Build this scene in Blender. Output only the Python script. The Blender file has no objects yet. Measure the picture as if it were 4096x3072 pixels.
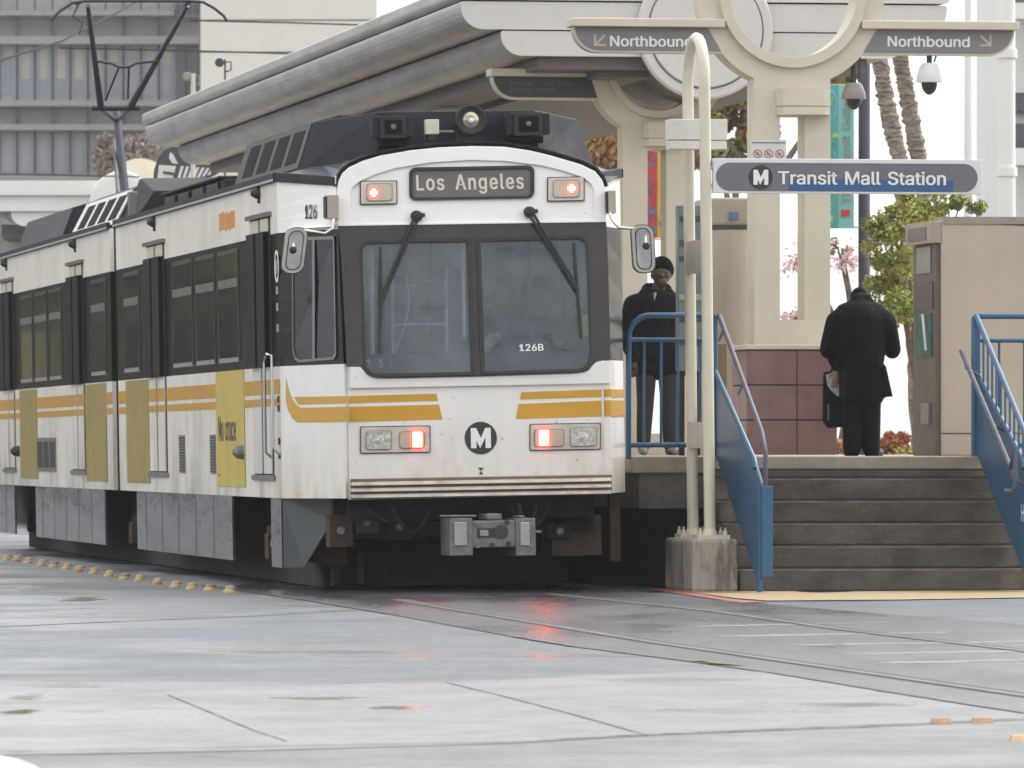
import bpy, bmesh, math, random
from mathutils import Vector, Matrix, noise
from mathutils.geometry import tessellate_polygon
random.seed(7)
R = math.radians
sc = bpy.context.scene
COL = sc.collection
# ---------------------------------------------------------------- camera
HC = 1.06; F = 7500.0; VH = 451.25
cd = bpy.data.cameras.new('camera'); cam = bpy.data.objects.new('camera', cd); COL.objects.link(cam)
cd.sensor_width = 36; cd.lens = F / 1024 * 36; cd.shift_y = (VH - 384) / 1024
cd.clip_start = 1; cd.clip_end = 3000
cam.location = (0, 0, HC); cam.rotation_euler = (R(90), 0, 0)
cd.dof.use_dof = True; cd.dof.focus_distance = 48.5; cd.dof.aperture_fstop = 13
sc.camera = cam
# ---------------------------------------------------------------- light
SUN_EL, SUN_AZ = 46, 40          # azimuth of the sun, counted from +X towards +Y (hazy sun on the right, behind the station)
w = bpy.data.worlds.new('World'); sc.world = w; w.use_nodes = True
nt = w.node_tree; nt.nodes.clear()
sky = nt.nodes.new('ShaderNodeTexSky'); sky.sky_type = 'NISHITA'; sky.sun_disc = False
sky.sun_elevation = R(SUN_EL); sky.sun_rotation = R(90 - SUN_AZ); sky.dust_density = 4; sky.air_density = 1.2; sky.ozone_density = 1.0
hs = nt.nodes.new('ShaderNodeHueSaturation'); hs.inputs['Saturation'].default_value = 0.12; hs.inputs['Value'].default_value = 1.0
bg = nt.nodes.new('ShaderNodeBackground'); bg.inputs[1].default_value = 0.15
wo = nt.nodes.new('ShaderNodeOutputWorld')
nt.links.new(sky.outputs[0], hs.inputs['Color']); cl = nt.nodes.new('ShaderNodeMix'); cl.data_type = 'RGBA'; cl.inputs['Factor'].default_value = .5; cl.inputs['B'].default_value = (5.15, 5.08, 4.95, 1)   # thin even cloud
nt.links.new(hs.outputs[0], cl.inputs['A']); nt.links.new(cl.outputs['Result'], bg.inputs[0]); nt.links.new(bg.outputs[0], wo.inputs[0])
sd = bpy.data.lights.new('sun', 'SUN'); so = bpy.data.objects.new('sun', sd); COL.objects.link(so)
sd.energy = 0.8; sd.angle = R(20); sd.color = (1, .95, .87)
az, el = R(SUN_AZ), R(SUN_EL)
so.rotation_euler = Vector((math.cos(az) * math.cos(el), math.sin(az) * math.cos(el), math.sin(el))).to_track_quat('Z', 'Y').to_euler()
sc.view_settings.view_transform = 'Standard'; sc.view_settings.look = 'None'
sc.view_settings.exposure = 1.36; sc.view_settings.gamma = 1
# ---------------------------------------------------------------- frames and measuring
TH = R(8.96); O = Vector((-.257, 56.21, 0))
S = Matrix.Translation(O) @ Matrix.Rotation(TH, 4, 'Z')               # station frame: x to the right, y away, z up
T = S @ Matrix.Rotation(R(-1.0), 4, 'Y')                              # the train leans a little with the street
W = Matrix.Identity(4)
SI, TI = S.inverted(), T.inverted()
def ray(u, v): return Vector((0, 0, HC)), Vector(((u - 512) / F, 1, (VH - v) / F))
def hit(FI, p, n, u, v):
    o, d = ray(u, v); o = FI @ o; d = FI.to_3x3() @ d
    return o + d * ((Vector(p) - o).dot(Vector(n)) / d.dot(Vector(n)))
def SA(u, v, a): return hit(SI, (0, a, 0), (0, 1, 0), u, v)
def SR(u, v, r): return hit(SI, (r, 0, 0), (1, 0, 0), u, v)
def TA(u, v, a): return hit(TI, (0, a, 0), (0, 1, 0), u, v)
def TR(u, v, r=-1.325): return hit(TI, (r, 0, 0), (1, 0, 0), u, v)
def WY(u, v, Y): return Vector(((u - 512) * Y / F, Y, HC + (VH - v) * Y / F))
def G(u, v, z=0.0):
    Y = (HC - z) * F / (v - VH); return Vector(((u - 512) * Y / F, Y, z))
BELT = 1.73
def rake(z): return 0.0 if z < BELT else .185 * (z - BELT)
def TF(u, v, off=0.0):                                                # windscreen face, leaning back above the belt
    z = 2.0
    for i in range(6): z = TA(u, v, .185 * (z - BELT) + off).z
    return TA(u, v, .185 * (z - BELT) + off)
FW = .985
def TC(u, v, off=0.0, sgn=-1):                                        # angled corner panel
    z = 2.0
    for i in range(6):
        p0 = Vector((sgn * 1.325, 1.1, 0)); p1 = Vector((sgn * FW, rake(z), 0)); d = p1 - p0
        n = Vector((d.y, -d.x, 0)).normalized()
        if n.y > 0: n = -n
        q = hit(TI, p0 + n * off, n, u, v); z = q.z
    return q
# ---------------------------------------------------------------- materials
MATS = {}
def mat(name, col, rough=.5, metal=0, var=.12, scale=6, bump=.0, bscale=40, spec=.5, stretch=(1, 1, 1), coat=0, dirt=None, dscale=2.0, emit=None, estr=0, trans=0, zd=None, specks=0):
    if name in MATS: return MATS[name]
    m = bpy.data.materials.new(name); m.use_nodes = True; MATS[name] = m
    n = m.node_tree; b = n.nodes['Principled BSDF']
    tc = n.nodes.new('ShaderNodeTexCoord'); mp = n.nodes.new('ShaderNodeMapping'); mp.inputs['Scale'].default_value = stretch
    n.links.new(tc.outputs['Object'], mp.inputs[0])
    nz = n.nodes.new('ShaderNodeTexNoise'); nz.inputs['Scale'].default_value = scale; nz.inputs['Detail'].default_value = 5; nz.inputs['Roughness'].default_value = .6
    n.links.new(mp.outputs[0], nz.inputs['Vector'])
    rp = n.nodes.new('ShaderNodeMapRange'); rp.inputs[1].default_value = .3; rp.inputs[2].default_value = .7
    rp.inputs[3].default_value = 1 - var; rp.inputs[4].default_value = 1 + var * .5
    n.links.new(nz.outputs[0], rp.inputs[0])
    mx = n.nodes.new('ShaderNodeVectorMath'); mx.operation = 'SCALE'; mx.inputs[0].default_value = col[:3]
    n.links.new(rp.outputs[0], mx.inputs['Scale'])
    out = mx.outputs[0]
    if dirt:
        nd = n.nodes.new('ShaderNodeTexNoise'); nd.inputs['Scale'].default_value = dscale; nd.inputs['Detail'].default_value = 7; nd.inputs['Roughness'].default_value = .7
        n.links.new(mp.outputs[0], nd.inputs['Vector'])
        r2 = n.nodes.new('ShaderNodeMapRange'); r2.inputs[1].default_value = dirt[1]; r2.inputs[2].default_value = dirt[2]; r2.inputs[4].default_value = dirt[3]
        n.links.new(nd.outputs[0], r2.inputs[0])
        mi = n.nodes.new('ShaderNodeMix'); mi.data_type = 'RGBA'; mi.inputs['B'].default_value = (*dirt[0], 1)
        fo = r2.outputs[0]
        if zd:
            sx_ = n.nodes.new('ShaderNodeSeparateXYZ'); n.links.new(tc.outputs['Object'], sx_.inputs[0])
            r3 = n.nodes.new('ShaderNodeMapRange'); r3.inputs[1].default_value = zd[0]; r3.inputs[2].default_value = zd[1]; r3.inputs[3].default_value = zd[2]; r3.inputs[4].default_value = zd[3]
            n.links.new(sx_.outputs[2], r3.inputs[0]); mm = n.nodes.new('ShaderNodeMath'); mm.operation = 'MULTIPLY'; mm.use_clamp = True
            ad = n.nodes.new('ShaderNodeMath'); ad.operation = 'ADD'; ad.inputs[1].default_value = .25; n.links.new(fo, ad.inputs[0])
            n.links.new(ad.outputs[0], mm.inputs[0]); n.links.new(r3.outputs[0], mm.inputs[1]); fo = mm.outputs[0]
        n.links.new(fo, mi.inputs['Factor']); n.links.new(out, mi.inputs['A']); out = mi.outputs['Result']
    if specks:
        ns = n.nodes.new('ShaderNodeTexNoise'); ns.inputs['Scale'].default_value = 22; ns.inputs['Detail'].default_value = 3; n.links.new(tc.outputs['Object'], ns.inputs['Vector'])
        r4 = n.nodes.new('ShaderNodeMapRange'); r4.inputs[1].default_value = .70; r4.inputs[2].default_value = .76; r4.inputs[4].default_value = specks; n.links.new(ns.outputs[0], r4.inputs[0])
        m4 = n.nodes.new('ShaderNodeMix'); m4.data_type = 'RGBA'; m4.inputs['B'].default_value = (.22, .21, .20, 1); n.links.new(r4.outputs[0], m4.inputs['Factor']); n.links.new(out, m4.inputs['A']); out = m4.outputs['Result']
    n.links.new(out, b.inputs['Base Color'])
    b.inputs['Roughness'].default_value = rough; b.inputs['Metallic'].default_value = metal
    b.inputs['Specular IOR Level'].default_value = spec; b.inputs['Coat Weight'].default_value = coat
    b.inputs['Transmission Weight'].default_value = trans
    if emit: b.inputs['Emission Color'].default_value = (*emit, 1); b.inputs['Emission Strength'].default_value = estr
    if bump:
        nb = n.nodes.new('ShaderNodeTexNoise'); nb.inputs['Scale'].default_value = bscale; nb.inputs['Detail'].default_value = 4
        n.links.new(mp.outputs[0], nb.inputs['Vector'])
        bp = n.nodes.new('ShaderNodeBump'); bp.inputs['Strength'].default_value = bump; bp.inputs['Distance'].default_value = .02
        n.links.new(nb.outputs[0], bp.inputs['Height']); n.links.new(bp.outputs[0], b.inputs['Normal'])
    return m
WHITE = mat('white_paint', (.82, .815, .80), .32, var=.05, scale=2.5, coat=.2, stretch=(1, 1, .45), dirt=((.50, .42, .27), .40, .75, .8), dscale=4, bump=.03, bscale=1.5, zd=(.72, 1.35, .9, .04), specks=.55)
SIDEW = mat('white_side_paint', (.90, .865, .79), .34, var=.16, scale=3, stretch=(1, .40, .22), spec=.35, dirt=((.27, .25, .21), .44, .74, .8), dscale=5, bump=.12, bscale=2.5, zd=(.72, 1.9, .95, .22))
BLACKP = mat('black_band', (.011, .0105, .012), .25, var=.3, spec=.12, stretch=(1, 2, .3), dirt=((.03, .03, .022), .5, .8, .6))
SURR = mat('charcoal_surround', (.033, .029, .031), .35, var=.15, dirt=((.10, .09, .085), .5, .8, .5))
ROOFM = mat('roof_dark', (.026, .029, .038), .6, spec=.2, var=.25, scale=3, dirt=((.16, .16, .16), .55, .8, .5))
ROOFL = mat('roof_grey', (.06, .07, .09), .4, var=.3, scale=3)
DARK = mat('underframe_dark', (.012, .0115, .012), .8, var=.5)
RUST = mat('underframe_rust', (.065, .042, .028), .85, var=.5, scale=8)
RUBBER = mat('rubber', (.018, .018, .019), .6)
TINT = mat('dark_window_glass', (.006, .006, .007), .06, var=.3, spec=.16)
FRAMEA = mat('window_frame_grey', (.20, .19, .18), .35, .3, var=.2)
STRIPE = mat('yellow_stripe', (.58, .33, .040), .35, var=.08, scale=4)
STRIPES_ = mat('side_stripe', (.60, .33, .045), .35, var=.18, scale=4, stretch=(1, 2, .3), dirt=((.30, .18, .08), .5, .8, .6))
STEEL = mat('brushed_skirt', (.10, .107, .118), .22, .5, var=.6, scale=3, stretch=(1, .28, .8), bump=.8, bscale=3, dirt=((.03, .03, .035), .42, .60, .85), dscale=4)
IRON = mat('grey_iron', (.19, .185, .185), .5, .3, var=.3, scale=20, dirt=((.10, .07, .05), .55, .75, .6), dscale=9)
CHROME = mat('chrome', (.62, .60, .57), .22, .9, var=.1)
MIRG = mat('mirror_back', (.48, .46, .42), .3, .3, var=.15)
LAMPHS = mat('lamp_housing', (.56, .50, .45), .5, var=.2)
RED = mat('red_lamp', (.9, .1, .05), .4, emit=(1, .002, .0015), estr=22)
REDW = mat('red_lamp_core', (.9, .5, .4), .4, emit=(1, .10, .04), estr=9)
SIGNG = mat('blind_grey', (.115, .112, .108), .45, var=.08)
CREAMT = mat('cream_letter', (.62, .58, .50), .6, var=.03)
BLK = mat('black_letter', (.03, .035, .035), .5, var=.05)
WLET = mat('white_letter', (.80, .80, .78), .5, var=.03)
YPOST = mat('yellow_poster', (.56, .43, .09), .45, var=.12, scale=3, stretch=(1, 1, .4))
YPOST2 = mat('yellow_poster_dull', (.33, .25, .07), .45, var=.2, scale=3, stretch=(1, 1, .4), dirt=((.14, .12, .08), .5, .8, .6))
ORNG = mat('orange_decal', (.62, .26, .03), .5, var=.15)
LENS = mat('lamp_lens', (.75, .74, .70), .12, .5, var=.5, scale=30)
AMBL = mat('unlit_lens', (.52, .42, .34), .25, var=.15)
CREAM = mat('cream_paint', (.60, .55, .45), .5, var=.07, scale=3, dirt=((.36, .31, .24), .58, .85, .4), dscale=2)
CREAMP = mat('cream_post', (.60, .56, .46), .4, var=.06, scale=4, dirt=((.34, .28, .20), .62, .8, .5), dscale=5)
CANO = mat('canopy_metal', (.47, .46, .44), .42, .15, var=.22, scale=2.2, stretch=(2.5, .35, 2.5), dirt=((.20, .17, .14), .5, .78, .65), dscale=2.5)
CANF = mat('canopy_front', (.60, .59, .57), .5, var=.06, scale=2, dirt=((.42, .40, .37), .55, .8, .5))
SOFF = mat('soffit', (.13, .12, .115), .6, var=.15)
GREYS = mat('sign_grey', (.205, .195, .20), .5, var=.08, scale=3)
GREYB = mat('sign_bluegrey', (.145, .155, .175), .5, var=.08, scale=3)
SBLUE = mat('sign_blue', (.035, .11, .27), .5, var=.06)
WPLATE = mat('white_plate', (.70, .70, .72), .45, var=.06)
TANL = mat('tan_arrow', (.50, .42, .32), .5, var=.03)
BLUE = mat('blue_paint', (.030, .105, .205), .42, var=.12, scale=5, dirt=((.12, .2, .28), .62, .8, .5), dscale=12)
HRAIL = mat('handrail_steel', (.085, .085, .125), .55, var=.2)
MAROON = mat('maroon_tile', (.235, .135, .128), .4, var=.18, scale=5)
GROUT = mat('grout', (.045, .035, .035), .8)
STEPM = mat('stair_concrete', (.110, .096, .080), .7, var=.35, scale=4, bump=.3, bscale=30, stretch=(1, 1, 1.6), dirt=((.042, .037, .031), .42, .66, .8), dscale=2.6)
SLABM = mat('platform_slab', (.33, .29, .225), .7, var=.2, scale=5, bump=.15, dirt=((.14, .12, .10), .52, .8, .7), dscale=4)
ENDW = mat('stained_concrete', (.13, .12, .105), .8, var=.35, scale=7, bump=.2, dirt=((.26, .24, .2), .55, .75, .6), dscale=6)
PLINTH = mat('plinth_concrete', (.36, .33, .29), .75, var=.2, scale=6, bump=.25, stretch=(1, 1, .25), dirt=((.09, .08, .07), .47, .62, .85), dscale=7)
YTAC = mat('tactile_yellow', (.30, .222, .12), .6, var=.12, scale=9, bump=.1)
REDK = mat('red_kerb_paint', (.30, .085, .07), .5, var=.4, scale=9)
TANK = mat('kiosk_tan', (.46, .395, .325), .45, var=.1, scale=2, stretch=(1, 1, .5))
TANK2 = mat('kiosk_head', (.30, .26, .22), .5, var=.15)
TEALG = mat('case_teal', (.14, .19, .20), .3, var=.3, scale=3)
SCREEN = mat('machine_screen', (.08, .20, .19), .15, var=.6, scale=9)
POSTP = mat('lamp_post_purple', (.070, .062, .095), .4, .2, var=.15)
BARK = mat('bark', (.20, .14, .10), .9, var=.5, scale=12, bump=.6)
PALMB = mat('palm_bark', (.30, .25, .205), .95, var=.6, scale=9, stretch=(1, 1, 3.5), bump=1.0, bscale=14)
L_GRN = mat('leaf_green', (.25, .31, .07), .6, var=.5, scale=1.3)
L_YEL = mat('leaf_yellowgreen', (.52, .53, .16), .6, var=.4, scale=1.5)
L_ORG = mat('leaf_orange', (.42, .22, .08), .7, var=.5, scale=1.0)
L_OLV = mat('leaf_olive', (.27, .25, .12), .7, var=.5, scale=1.0)
L_PNK = mat('blossom_pink', (.80, .55, .58), .7, var=.3)
L_RED = mat('leaf_rust', (.42, .16, .05), .7, var=.5)
CONCT = mat('tower_concrete', (.25, .248, .245), .9, var=.08, scale=.3)
GLST = mat('tower_glass', (.32, .325, .36), .8, spec=.2, var=.2, scale=.25, stretch=(1, 1, .5))
BLIND = mat('blind_cream', (.40, .37, .33), .7, var=.15, scale=.3)
BLIND2 = mat('blind_blue', (.23, .25, .31), .5, var=.2, scale=.3)
DGLS = mat('tower_dark_glass', (.11, .11, .13), .8, spec=.2, var=.3, scale=.4)
BEIGE = mat('beige_wall', (.71, .68, .61), .8, var=.05, scale=.15)
WHT = mat('white_render', (.78, .77, .75), .7, var=.04, scale=.5)
SKIN = mat('dark_skin', (.040, .021, .016), .5, var=.1)
SKIN2 = mat('tan_skin', (.28, .16, .11), .5, var=.1)
JKT = mat('navy_jacket', (.0050, .0055, .010), .9, var=.4, scale=12, bump=.3, bscale=12, spec=.15)
SUIT = mat('black_suit', (.0040, .0040, .0055), .9, var=.4, scale=8, bump=.4, bscale=7, spec=.15)
TROU = mat('dark_trousers', (.0050, .0048, .006), .9, var=.4, scale=10, bump=.3, bscale=9, spec=.15)
JEAN = mat('faded_jeans', (.018, .017, .021), .9, var=.4, scale=8)
HAIR = mat('black_hair', (.004, .004, .004), .9, spec=.1, var=.3)
SHIRT = mat('shirt_collar', (.25, .24, .30), .7)
SHOE = mat('shoe_black', (.02, .018, .017), .4)
SHOEW = mat('shoe_grey', (.22, .2, .2), .6)
PAPER = mat('newspaper', (.42, .50, .58), .7, var=.4, scale=25)
BAGM = mat('bag_black', (.008, .009, .013), .8, spec=.1, var=.3)
CABF = mat('cab_interior', (.62, .65, .68), .7, var=.15)
CABD = mat('cab_dark', (.05, .055, .06), .7, var=.3)
TANS = mat('cab_tan', (.42, .29, .15), .7, var=.3)
CABLE = mat('cable', (.05, .05, .055), .9, spec=.05)
PANTO = mat('pantograph_dark', (.045, .045, .06), .45, .3, var=.2)
PANTA = mat('pantograph_arm', (.06, .065, .085), .7, 0, var=.2)
REFLY = mat('road_dot_yellow', (.46, .31, .14), .5, var=.25, scale=30)
REFLO = mat('road_dot_orange', (.34, .18, .10), .5, var=.3, scale=30)
# glass of the windscreen
def glass(name, tint, gl, dif):
    m = bpy.data.materials.new(name); m.use_nodes = True; n = m.node_tree; n.nodes.clear()
    t = n.nodes.new('ShaderNodeBsdfTransparent'); t.inputs[0].default_value = (*tint, 1)
    g = n.nodes.new('ShaderNodeBsdfGlossy'); g.inputs['Roughness'].default_value = .03; g.inputs[0].default_value = (.85, .95, 1, 1)
    d = n.nodes.new('ShaderNodeBsdfDiffuse'); d.inputs[0].default_value = (.36, .40, .43, 1)
    m1 = n.nodes.new('ShaderNodeMixShader'); m1.inputs[0].default_value = gl
    m2 = n.nodes.new('ShaderNodeMixShader'); m2.inputs[0].default_value = dif
    tc = n.nodes.new('ShaderNodeTexCoord'); nz = n.nodes.new('ShaderNodeTexNoise'); nz.inputs['Scale'].default_value = 3.2; nz.inputs['Detail'].default_value = 6; nz.inputs['Roughness'].default_value = .7
    n.links.new(tc.outputs['Object'], nz.inputs['Vector']); mr = n.nodes.new('ShaderNodeMapRange'); mr.inputs[1].default_value = .35; mr.inputs[2].default_value = .68; mr.inputs[3].default_value = dif * .25; mr.inputs[4].default_value = dif * 2.0
    n.links.new(nz.outputs[0], mr.inputs[0]); n.links.new(mr.outputs[0], m2.inputs[0])
    o = n.nodes.new('ShaderNodeOutputMaterial')
    n.links.new(t.outputs[0], m1.inputs[1]); n.links.new(g.outputs[0], m1.inputs[2])
    n.links.new(m1.outputs[0], m2.inputs[1]); n.links.new(d.outputs[0], m2.inputs[2]); n.links.new(m2.outputs[0], o.inputs[0])
    return m
GLASS = glass('windscreen_glass', (.86, .90, .93), .16, .09)
# wet ground
def SP(*l):
    o = []
    for (u, v, du, dv, st) in l: p = G(u, v); o.append((p.x, p.y, du * p.y / F, p.y * p.y / (HC * F) * dv, st))
    return o
def ground_mat(name, dry, wet, r0, r1, sc_=.35, stretch=(1, 1, 1), lo=.42, hi=.62, dark=None, spots=()):
    m = bpy.data.materials.new(name); m.use_nodes = True; n = m.node_tree; b = n.nodes['Principled BSDF']
    tc = n.nodes.new('ShaderNodeTexCoord'); mp = n.nodes.new('ShaderNodeMapping'); mp.inputs['Scale'].default_value = stretch
    n.links.new(tc.outputs['Object'], mp.inputs[0])
    def nz(s, d=6, r=.6):
        x = n.nodes.new('ShaderNodeTexNoise'); x.inputs['Scale'].default_value = s; x.inputs['Detail'].default_value = d; x.inputs['Roughness'].default_value = r
        n.links.new(mp.outputs[0], x.inputs['Vector']); return x
    def mr(src, a, b_, c, d):
        x = n.nodes.new('ShaderNodeMapRange'); x.inputs[1].default_value = a; x.inputs[2].default_value = b_; x.inputs[3].default_value = c; x.inputs[4].default_value = d
        n.links.new(src, x.inputs[0]); return x.outputs[0]
    wn = nz(sc_); f = mr(wn.outputs[0], lo, hi, 0, 1)
    mi = n.nodes.new('ShaderNodeMix'); mi.data_type = 'RGBA'; mi.inputs['A'].default_value = (*dry, 1); mi.inputs['B'].default_value = (*wet, 1)
    n.links.new(f, mi.inputs['Factor'])
    fine = nz(14, 4, .7); k0 = mr(fine.outputs[0], .3, .7, .84, 1.10); md = nz(2.6, 6, .75); k1 = mr(md.outputs[0], .35, .65, .78, 1.12)
    gr_ = nz(70, 2, .8); k2 = mr(gr_.outputs[0], .3, .7, .80, 1.20); kq = n.nodes.new('ShaderNodeMath'); kq.operation = 'MULTIPLY'; n.links.new(k0, kq.inputs[0]); n.links.new(k2, kq.inputs[1]); k0 = kq.outputs[0]
    km = n.nodes.new('ShaderNodeMath'); km.operation = 'MULTIPLY'; n.links.new(k0, km.inputs[0]); n.links.new(k1, km.inputs[1]); k = km.outputs[0]
    vm = n.nodes.new('ShaderNodeVectorMath'); vm.operation = 'SCALE'; n.links.new(mi.outputs['Result'], vm.inputs[0]); n.links.new(k, vm.inputs['Scale'])
    out = vm.outputs[0]
    if dark:
        dn = nz(dark[1], 6, .65); df = mr(dn.outputs[0], dark[2], dark[3], 0, dark[4])
        geo = n.nodes.new('ShaderNodeNewGeometry'); wn2 = nz(3.5, 6, .75)
        for (cx, cy, rx, ry, st) in spots:                            # damp stains with a place and a ragged outline of their own
            a_ = n.nodes.new('ShaderNodeVectorMath'); a_.operation = 'SUBTRACT'; a_.inputs[1].default_value = (cx, cy, 0); n.links.new(geo.outputs['Position'], a_.inputs[0])
            c_ = n.nodes.new('ShaderNodeVectorMath'); c_.operation = 'MULTIPLY'; c_.inputs[1].default_value = (1 / rx, 1 / ry, 0); n.links.new(a_.outputs[0], c_.inputs[0])
            l_ = n.nodes.new('ShaderNodeVectorMath'); l_.operation = 'LENGTH'; n.links.new(c_.outputs[0], l_.inputs[0])
            q_ = n.nodes.new('ShaderNodeMath'); q_.operation = 'MULTIPLY_ADD'; q_.inputs[1].default_value = 3.7; n.links.new(wn2.outputs[0], q_.inputs[0])
            m_ = n.nodes.new('ShaderNodeMath'); m_.operation = 'MULTIPLY'; m_.inputs[1].default_value = -1; n.links.new(l_.outputs['Value'], m_.inputs[0]); n.links.new(m_.outputs[0], q_.inputs[2])
            f_ = mr(q_.outputs[0], .75, 1.5, 0, st)
            x_ = n.nodes.new('ShaderNodeMath'); x_.operation = 'MAXIMUM'; n.links.new(df, x_.inputs[0]); n.links.new(f_, x_.inputs[1]); df = x_.outputs[0]
        m3 = n.nodes.new('ShaderNodeMix'); m3.data_type = 'RGBA'; m3.inputs['B'].default_value = (*dark[0], 1)
        n.links.new(df, m3.inputs['Factor']); n.links.new(out, m3.inputs['A']); out = m3.outputs['Result']
    n.links.new(out, b.inputs['Base Color']); rgh = mr(wn.outputs[0], lo, hi, r0, r1)
    if dark:
        pm = n.nodes.new('ShaderNodeMix'); pm.inputs['B'].default_value = .07; n.links.new(df, pm.inputs['Factor']); n.links.new(rgh, pm.inputs['A']); rgh = pm.outputs['Result']
    n.links.new(rgh, b.inputs['Roughness'])
    bb = n.nodes.new('ShaderNodeBump'); bb.inputs['Strength'].default_value = .12; bb.inputs['Distance'].default_value = .004
    n.links.new(fine.outputs[0], bb.inputs['Height']); n.links.new(bb.outputs[0], b.inputs['Normal'])
    b.inputs['Specular IOR Level'].default_value = .22
    return m
ROADM = ground_mat('wet_concrete', (.125, .136, .154), (.078, .087, .102), .7, .30, .8, (.6, .5, 1), .38, .6, ((.040, .040, .032), .55, .60, .66, .6), SP((82, 599, 34, 4, .85), (8, 588, 26, 4, .8), (300, 652, 120, 4, .35), (560, 655, 90, 4, .3)))
CROSSM = ground_mat('pale_concrete', (.20, .205, .208), (.125, .134, .148), .65, .26, .9, (.6, .5, 1), .42, .62, ((.060, .055, .040), .7, .59, .66, .6), SP((312, 699, 62, 4, .85), (392, 708, 46, 4, .9), (28, 697, 34, 4, .75), (22, 712, 26, 4, .85), (85, 710, 40, 5, .6), (190, 706, 55, 4, .5), (470, 734, 60, 3, .5), (640, 712, 70, 3, .35), (860, 705, 60, 3, .35)))
ASPHM = ground_mat('worn_asphalt', (.165, .170, .175), (.195, .20, .207), .8, .55, 1.1, (.5, .5, 1), .35, .65)
TRACKM = ground_mat('track_concrete', (.066, .068, .078), (.038, .040, .048), .5, .24, .7, (1, .25, 1), .35, .6, ((.05, .05, .052), .9, .56, .72, .7))
JOINTM = mat('joint_tar', (.075, .080, .075), .6, var=.4, scale=3)
JGREEN = mat('joint_moss', (.10, .13, .05), .8, var=.5, scale=6)
RAILM = mat('rail_steel', (.10, .105, .12), .45, .4, var=.7, scale=1.2)
GROOVEM = mat('rail_groove', (.028, .027, .03), .7, var=.3)
PAINTW = mat('road_paint', (.36, .36, .33), .5, var=.25, scale=4)
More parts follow.
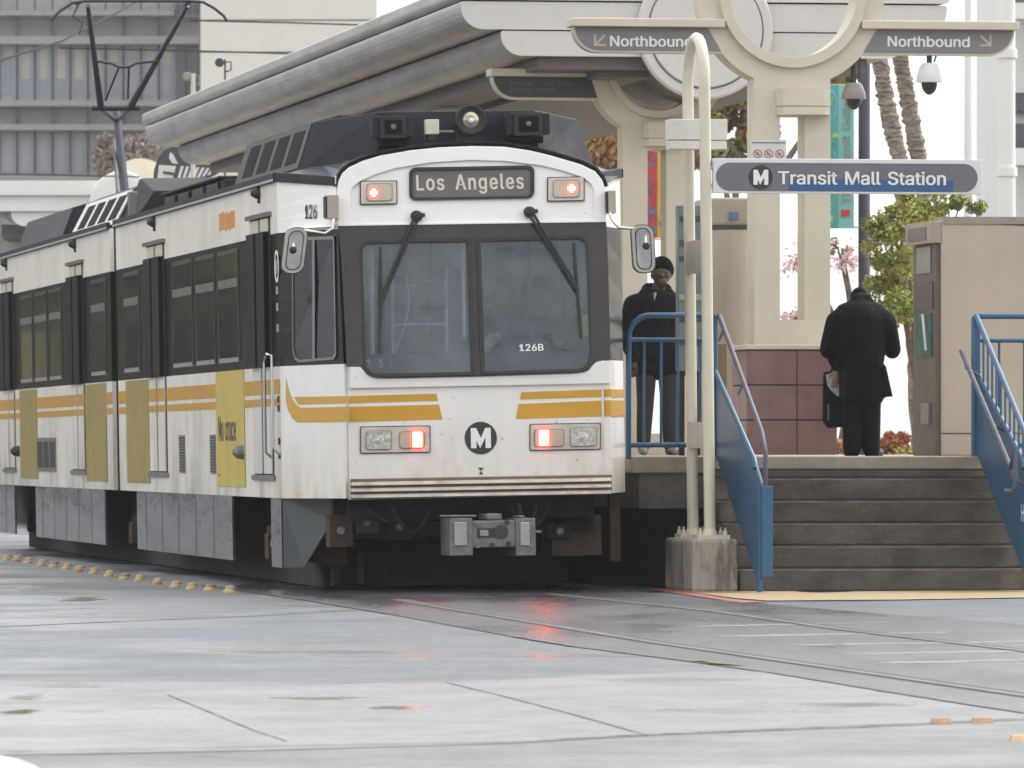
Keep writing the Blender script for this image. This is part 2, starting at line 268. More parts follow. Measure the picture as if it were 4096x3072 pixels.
# ---------------------------------------------------------------- mesh building
class MB:
    def __init__(s): s.v = []; s.f = []; s.m = []; s.mats = []
    def slot(s, m):
        if m not in s.mats: s.mats.append(m)
        return s.mats.index(m)
    def add(s, vs, fs, m):
        k = len(s.v); s.v += [Vector(p) for p in vs]; i = s.slot(m)
        for f in fs: s.f.append([k + j for j in f]); s.m.append(i)
        return s
    def hexa(s, p, m):                                                # 8 corners: 4 of the bottom, 4 of the top
        return s.add(p, [(0, 3, 2, 1), (4, 5, 6, 7), (0, 1, 5, 4), (1, 2, 6, 5), (2, 3, 7, 6), (3, 0, 4, 7)], m)
    def box(s, x0, x1, y0, y1, z0, z1, m):
        return s.hexa([(x0, y0, z0), (x1, y0, z0), (x1, y1, z0), (x0, y1, z0), (x0, y0, z1), (x1, y0, z1), (x1, y1, z1), (x0, y1, z1)], m)
    def plate(s, loops, t, m):                                        # loops of 3-D points (first outer, then holes), thickness vector t
        t = Vector(t); fl = [Vector(p) for l in loops for p in l]
        tri = tessellate_polygon([[Vector(p) for p in l] for l in loops]); n = len(fl)
        fs = [tuple(x) for x in tri] + [tuple(j + n for j in reversed(x)) for x in tri]
        k = 0
        for l in loops:
            for i in range(len(l)):
                a, b = k + i, k + (i + 1) % len(l); fs.append((a, b, b + n, a + n))
            k += len(l)
        return s.add(fl + [p + t for p in fl], fs, m)
    def tube(s, pts, r, m, seg=10, closed=False, r2=None):
        pts = [Vector(p) for p in pts]; n = len(pts); vs = []; up = None
        for i, p in enumerate(pts):
            if closed: d = pts[(i + 1) % n] - pts[i - 1]
            else: d = pts[min(i + 1, n - 1)] - pts[max(i - 1, 0)]
            d.normalize()
            if up is None:
                up = Vector((0, 0, 1)) if abs(d.z) < .9 else Vector((1, 0, 0))
            x = d.cross(up); x.normalize(); y = x.cross(d); y.normalize(); up = y
            rr = r if r2 is None else r + (r2 - r) * i / (n - 1)
            for k in range(seg):
                a = 2 * math.pi * k / seg; vs.append(p + (x * math.cos(a) + y * math.sin(a)) * rr)
        fs = []
        for i in range(n if closed else n - 1):
            j = (i + 1) % n
            for k in range(seg):
                l = (k + 1) % seg; fs.append((i * seg + k, i * seg + l, j * seg + l, j * seg + k))
        if not closed: fs += [tuple(range(seg)), tuple((n - 1) * seg + k for k in range(seg))]
        return s.add(vs, fs, m)
    def lathe(s, c, axis, prof, m, seg=24, x=None):                   # prof: list of (distance along axis, radius)
        c = Vector(c); ax = Vector(axis).normalized()
        xx = Vector(x) if x else (Vector((0, 0, 1)) if abs(ax.z) < .9 else Vector((1, 0, 0)))
        xx = (xx - ax * xx.dot(ax)).normalized(); yy = ax.cross(xx); vs = []; n = len(prof)
        for d, r in prof:
            for k in range(seg):
                a = 2 * math.pi * k / seg; vs.append(c + ax * d + (xx * math.cos(a) + yy * math.sin(a)) * r)
        fs = [(i * seg + k, i * seg + (k + 1) % seg, (i + 1) * seg + (k + 1) % seg, (i + 1) * seg + k) for i in range(n - 1) for k in range(seg)]
        fs += [tuple(range(seg)), tuple((n - 1) * seg + k for k in range(seg))]
        return s.add(vs, fs, m)
    def sphere(s, c, r, m, seg=16, rings=10, sx=1, sy=1, sz=1):
        c = Vector(c); vs = []; fs = []
        for i in range(rings + 1):
            t = math.pi * i / rings
            for k in range(seg):
                a = 2 * math.pi * k / seg
                vs.append(c + Vector((math.sin(t) * math.cos(a) * r * sx, math.sin(t) * math.sin(a) * r * sy, math.cos(t) * r * sz)))
        fs = [(i * seg + k, (i + 1) * seg + k, (i + 1) * seg + (k + 1) % seg, i * seg + (k + 1) % seg) for i in range(rings) for k in range(seg)]
        return s.add(vs, fs, m)
    def cap(s, p0, r0, p1, r1, m, sx=1, sy=1, n=8):                   # tapered capsule, squashed in x / y
        p0, p1 = Vector(p0), Vector(p1); d = p1 - p0; L = max(d.length, 1e-4); d /= L
        prof = []
        for i in range(6):
            a = math.pi / 2 * (1 - i / 5); prof.append((-math.sin(a) * r0, math.cos(a) * r0))
        for i in range(6):
            a = math.pi / 2 * i / 5; prof.append((L + math.sin(a) * r1, math.cos(a) * r1))
        k = len(s.v); s.lathe(p0, d, prof, m, 14)
        if sx != 1 or sy != 1:
            for i in range(k, len(s.v)):
                v = s.v[i]; tt = max(0, min(1, (v - p0).dot(d) / L)); c = p0 + (p1 - p0) * tt; o = v - c
                s.v[i] = c + Vector((o.x * sx, o.y * sy, o.z))
        return s
CUR = {}
def tag(o, label=None, cat=None, group=None, kind=None):
    if label: o['label'] = label
    if cat: o['category'] = cat
    if group: o['group'] = group
    if kind: o['kind'] = kind
    return o
def thing(name, label, cat, base, frame=W, group=None):
    o = bpy.data.objects.new(name, None); COL.objects.link(o); o.empty_display_size = .1
    base = Vector(base); o.matrix_world = frame @ Matrix.Translation(base)
    o['_b'] = tuple(base); tag(o, label, cat, group); return o
def part(name, mb, parent, smooth=False, bevel=0, label=None, kind=None, fix=True):
    me = bpy.data.meshes.new(name)
    r = parent
    while r.parent: r = r.parent
    b = Vector(r['_b']); me.from_pydata([v - b for v in mb.v], [], mb.f)
    for m in mb.mats: me.materials.append(m)
    me.polygons.foreach_set('material_index', mb.m)
    return finish(name, me, parent, smooth, bevel, label, kind, fix)
def finish(name, me, parent, smooth, bevel, label=None, kind=None, fix=True):
    if fix:
        bm = bmesh.new(); bm.from_mesh(me); bmesh.ops.recalc_face_normals(bm, faces=bm.faces); bm.to_mesh(me); bm.free()
    o = bpy.data.objects.new(name, me); COL.objects.link(o)
    if parent: o.parent = parent
    if smooth:
        me.polygons.foreach_set('use_smooth', [True] * len(me.polygons))
        try: me.set_sharp_from_angle(angle=R(38))
        except Exception: pass
    if bevel:
        bv = o.modifiers.new('bevel', 'BEVEL'); bv.width = bevel; bv.segments = 2; bv.limit_method = 'ANGLE'; bv.angle_limit = R(50)
    if label: o['label'] = label
    if kind: o['kind'] = kind
    return o
def single(name, mb, label, cat, base=(0, 0, 0), frame=W, group=None, kind=None, smooth=False, bevel=0, fix=True):   # a thing that is one mesh
    b = Vector(base); me = bpy.data.meshes.new(name); me.from_pydata([v - b for v in mb.v], [], mb.f)
    for m in mb.mats: me.materials.append(m)
    me.polygons.foreach_set('material_index', mb.m)
    o = finish(name, me, None, smooth, bevel, None, None, fix); o.matrix_world = frame @ Matrix.Translation(b)
    return tag(o, label, cat, group, kind)
def struct(name, mb, frame=W, smooth=False): return single(name, mb, None, None, frame=frame, kind='structure', smooth=smooth)
def copy_tree(o, parent=None):
    c = o.copy(); COL.objects.link(c); c.parent = parent
    for ch in [x for x in o.children]: copy_tree(ch, c)
    return c
